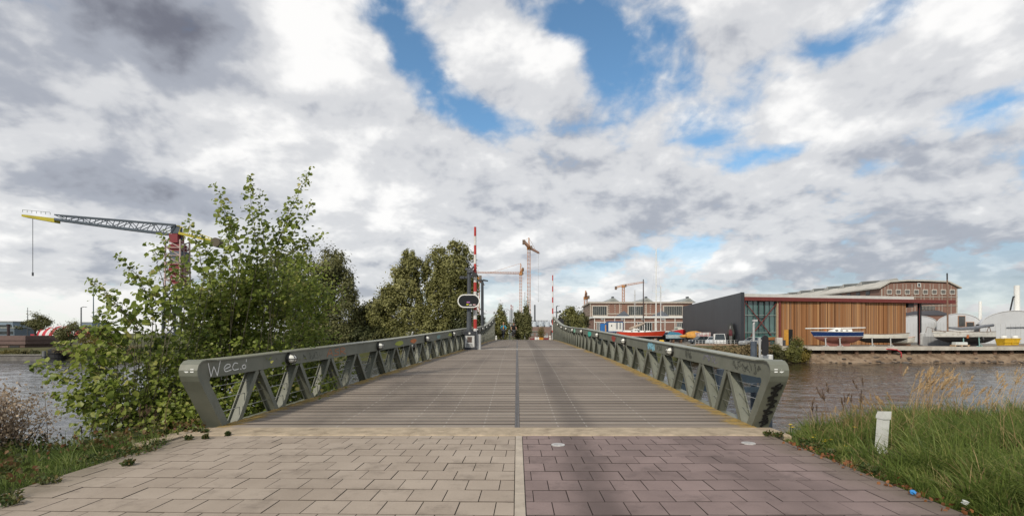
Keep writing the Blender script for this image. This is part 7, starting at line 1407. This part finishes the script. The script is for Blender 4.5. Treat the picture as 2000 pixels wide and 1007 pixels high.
# ------------------------------------------------------------------ the two cyclists
skin_m = mat('skin_tone', (.42, .24, .17), .6, .08, 10)
def skinned(name, verts, edges, m, parent, sub=1):
    me = bpy.data.meshes.new(name); me.from_pydata([v[:3] for v in verts], edges, []); ob = bpy.data.objects.new(name, me); COL.objects.link(ob); ob.parent = parent
    md = ob.modifiers.new('skin', 'SKIN'); md.use_smooth_shade = True; bpy.context.view_layer.update()
    for i, v in enumerate(verts): me.skin_vertices[0].data[i].radius = (v[3], v[3] if len(v) < 5 else v[4]); me.skin_vertices[0].data[i].use_root = i == 0
    ms_ = ob.modifiers.new('sub', 'SUBSURF'); ms_.levels = ms_.render_levels = sub; me.materials.append(m); return ob
def cyclist(x, Y, lbp, lbb, shirt, legs, hairc, frame_c, woman):
    z0 = zd(Y)+.001
    B = thing('bicycle', lbb, 'bicycle', (x, Y, z0), 0, 'bicycles ridden over the crest')
    for y in (-.52, .52):
        mb = MB(); mb.torus((0, y, .345), .325, .02, 'x', 28, 6); WH = part(B, 'wheel', mb, rubber, True, True); mb = MB(); mb.torus((0, y, .345), .30, .010, 'x', 24, 4); mb.tube([(-.05, y, .345), (.05, y, .345)], .025, 6)
        for k in range(10): a = 6.283*k/10; mb.tube([(0, y, .345), (0, y+.3*math.cos(a), .345+.3*math.sin(a))], .003, 3)
        part(WH, 'rim', mb, rimm, False, True)
    fm = mat('frame_'+frame_c[0], frame_c[1], .4); mb = MB()
    bbk, hd, st = (0, .06, .30), (0, -.40, .82), (0, .22, .86)
    for a, b, r in ((bbk, (0, -.40, .66), .02), (bbk, st, .018), ((0, .18, .72) if not woman else (0, .12, .5), (0, -.40, .76), .018), (bbk, (0, .52, .345), .012), ((0, .2, .76), (0, .52, .345), .010), ((0, -.38, .62), (0, -.42, .98), .02), ((0, -.40, .62), (.055, -.52, .345), .012), ((0, -.40, .62), (-.055, -.52, .345), .012)): mb.tube([a, b], r, 6)
    mb.tube([(-.10, .06, .22), (.10, .06, .38)], .012, 5); part(B, 'frame', mb, fm, False, True)
    mb = MB(); mb.tube([(-.28, -.26, 1.04), (-.22, -.36, 1.06), (-.06, -.43, 1.0), (.06, -.43, 1.0), (.22, -.36, 1.06), (.28, -.26, 1.04)], .012, 6); HB = part(B, 'handlebar', mb, rimm, False, True)
    for s in (-1, 1): mb = MB(); mb.tube([(s*.22, -.35, 1.06), (s*.29, -.24, 1.04)], .018, 6); part(HB, 'grip', mb, blackm, False, True)
    mb = MB(); mb.ell((0, .28, .93), (.075, .13, .035), 10, 6); part(B, 'saddle', mb, blackm, True, True)
    mb = MB(); mb.ell((0, -.47, .88), (.035, .03, .035), 8, 5); part(B, 'headlight', mb, headm, True, True)
    mb = MB(); mb.box((.11, .05, .38), (.09, .10, .025)); mb.box((-.11, .05, .22), (.09, .10, .025)); part_each(B, 'pedal', mb, blackm, local=True)
    if woman: mb = MB(); mb.add([(-.17, -.72, .72), (.17, -.72, .72), (.17, -.46, .72), (-.17, -.46, .72), (-.21, -.76, .98), (.21, -.76, .98), (.21, -.44, .98), (-.21, -.44, .98)], [(0, 1, 5, 4), (1, 2, 6, 5), (2, 3, 7, 6), (3, 0, 4, 7), (0, 3, 2, 1)]); part(B, 'basket', mb, blackm, False, True)
    T = thing('person', lbp, 'person', (x, Y, z0), 0, 'cyclists riding over the bridge')
    hx = .27
    V = [(0, .27, 1.02, .12, .09), (0, .21, 1.22, .10, .07), (0, .12, 1.42, .10, .065), (0, .07, 1.53, .07, .055), (0, .055, 1.60, .05), (0, .04, 1.70, .078, .09), (0, .045, 1.80, .07, .085)]; E = [(i, i+1) for i in range(6)]
    for s in (-1, 1):
        b = len(V); V += [(s*.18, .08, 1.45, .042), (s*.27, -.06, 1.27, .042), (s*.255, -.25, 1.09, .032), (s*.25, -.31, 1.075, .036)]; E += [(2, b), (b, b+1), (b+1, b+2), (b+2, b+3)]
        up_ = s > 0; kz = .72 if up_ else .56; az_ = .40 if up_ else .24; ky = -.16 if up_ else -.08
        b = len(V); V += [(s*.09, .22, .96, .085), (s*.11, ky, kz, .06), (s*.11, .10, az_+.06, .042), (s*.11, .02, az_+.03, .036), (s*.11, -.09, az_+.02, .028)]; E += [(0, b), (b, b+1), (b+1, b+2), (b+2, b+3), (b+3, b+4)]
    body = skinned('body', V, E, skin_m, T)
    for s in (-1, 1):      # fingers closed round the grips, thumb under
        mb = MB()
        for k in range(4): yq = -.285-.018*k; xq = s*(.262-.012*k); mb.tube([(xq, yq, 1.085), (xq, yq-.022, 1.075), (xq, yq-.024, 1.045), (xq, yq-.008, 1.03)], [.009, .0085, .008, .007], 5)
        mb.tube([(s*.235, -.28, 1.07), (s*.215, -.30, 1.05), (s*.225, -.325, 1.035)], .009, 5); mb.ell((s*.25, -.275, 1.085), (.035, .04, .022), 8, 6); part(T, 'hand', mb, skin_m, True, True)
    mb = MB()
    mb.ell((-.025, -.055, 1.745), (.009, .006, .007), 6, 4); mb.ell((.025, -.055, 1.745), (.009, .006, .007), 6, 4); mb.tube([(0, -.04, 1.745), (0, -.078, 1.705)], [.008, .014], 5); mb.beam((-.022, -.05, 1.665), (.022, -.05, 1.665), .008, .01); [mb.ell((s*.083, .05, 1.73), (.012, .022, .032), 6, 5) for s in (-1, 1)]
    part(T, 'face', mb, skin_m, True, True)
    # upper garment
    V2 = [(0, .28, .98, .168, .135), (0, .20, 1.22, .155, .118), (0, .11, 1.42, .165, .115), (0, .075, 1.52, .085, .07)]; E2 = [(0, 1), (1, 2), (2, 3)]
    for s in (-1, 1):
        b = len(V2)
        if woman: V2 += [(s*.18, .08, 1.46, .072), (s*.275, -.06, 1.27, .058), (s*.258, -.22, 1.12, .044)]; E2 += [(2, b), (b, b+1), (b+1, b+2)]
        else: V2 += [(s*.19, .08, 1.46, .074), (s*.235, .01, 1.37, .062)]; E2 += [(2, b), (b, b+1)]
    V2 = [tuple(v[:3])+tuple(r*(1.06 if woman else 1.22) for r in v[3:]) for v in V2]; skinned('jacket' if woman else 'shirt', V2, E2, shirt, T)
    if woman: mb = MB(); mb.ell((0, .045, 1.27), (.075, .075, .20), 10, 7); part(T, 'orange_top', mb, mat('top_orange', (.50, .20, .04), .8), True, True)
    V3 = [(0, .27, 1.0, .155, .13)]; E3 = []
    for s in (-1, 1):
        up_ = s > 0; kz = .72 if up_ else .56; az_ = .40 if up_ else .24; ky = -.16 if up_ else -.08
        b = len(V3); V3 += [(s*.09, .22, .95, .105), (s*.11, ky, kz, .076), (s*.11, .09, az_+.12, .056)]; E3 += [(0, b), (b, b+1), (b+1, b+2)]
    V3 = [tuple(v[:3])+tuple(r*1.12 for r in v[3:]) for v in V3]; skinned('trousers', V3, E3, legs, T)
    mb = MB(); mb.ell((0, .06, 1.80), (.088, .105, .085), 10, 7); mb.ell((0, .11, 1.73), (.08, .06, .09), 8, 6); part(T, 'hair', mb, hairc, True, True)
    for s in (-1, 1): az_ = .40 if s > 0 else .24; mb = MB(); mb.ell((s*.11, -.04, az_+.035), (.045, .12, .04), 8, 6); part(T, 'shoe', mb, blackm, True, True)
cyclist(bx(983.5, 54.3), 54.3, 'cyclist in a turquoise jacket over an orange top, blond hair', 'bicycle with a black front basket under the cyclist in turquoise', mat('jacket_turquoise', (.03, .24, .34), .8), mat('leggings', (.012, .012, .015), .85), mat('hair_blond', (.40, .27, .13), .7), ('blue', (.12, .22, .32)), True)
cyclist(bx(1003.5, 54.6), 54.6, 'cyclist in a black short-sleeved shirt and dark cap of hair', 'black bicycle without a basket under the cyclist in black', mat('shirt_black', (.012, .011, .012), .85), mat('trousers_black', (.015, .014, .015), .85), mat('hair_dark', (.02, .014, .012), .7), ('black', (.02, .02, .022)), False)
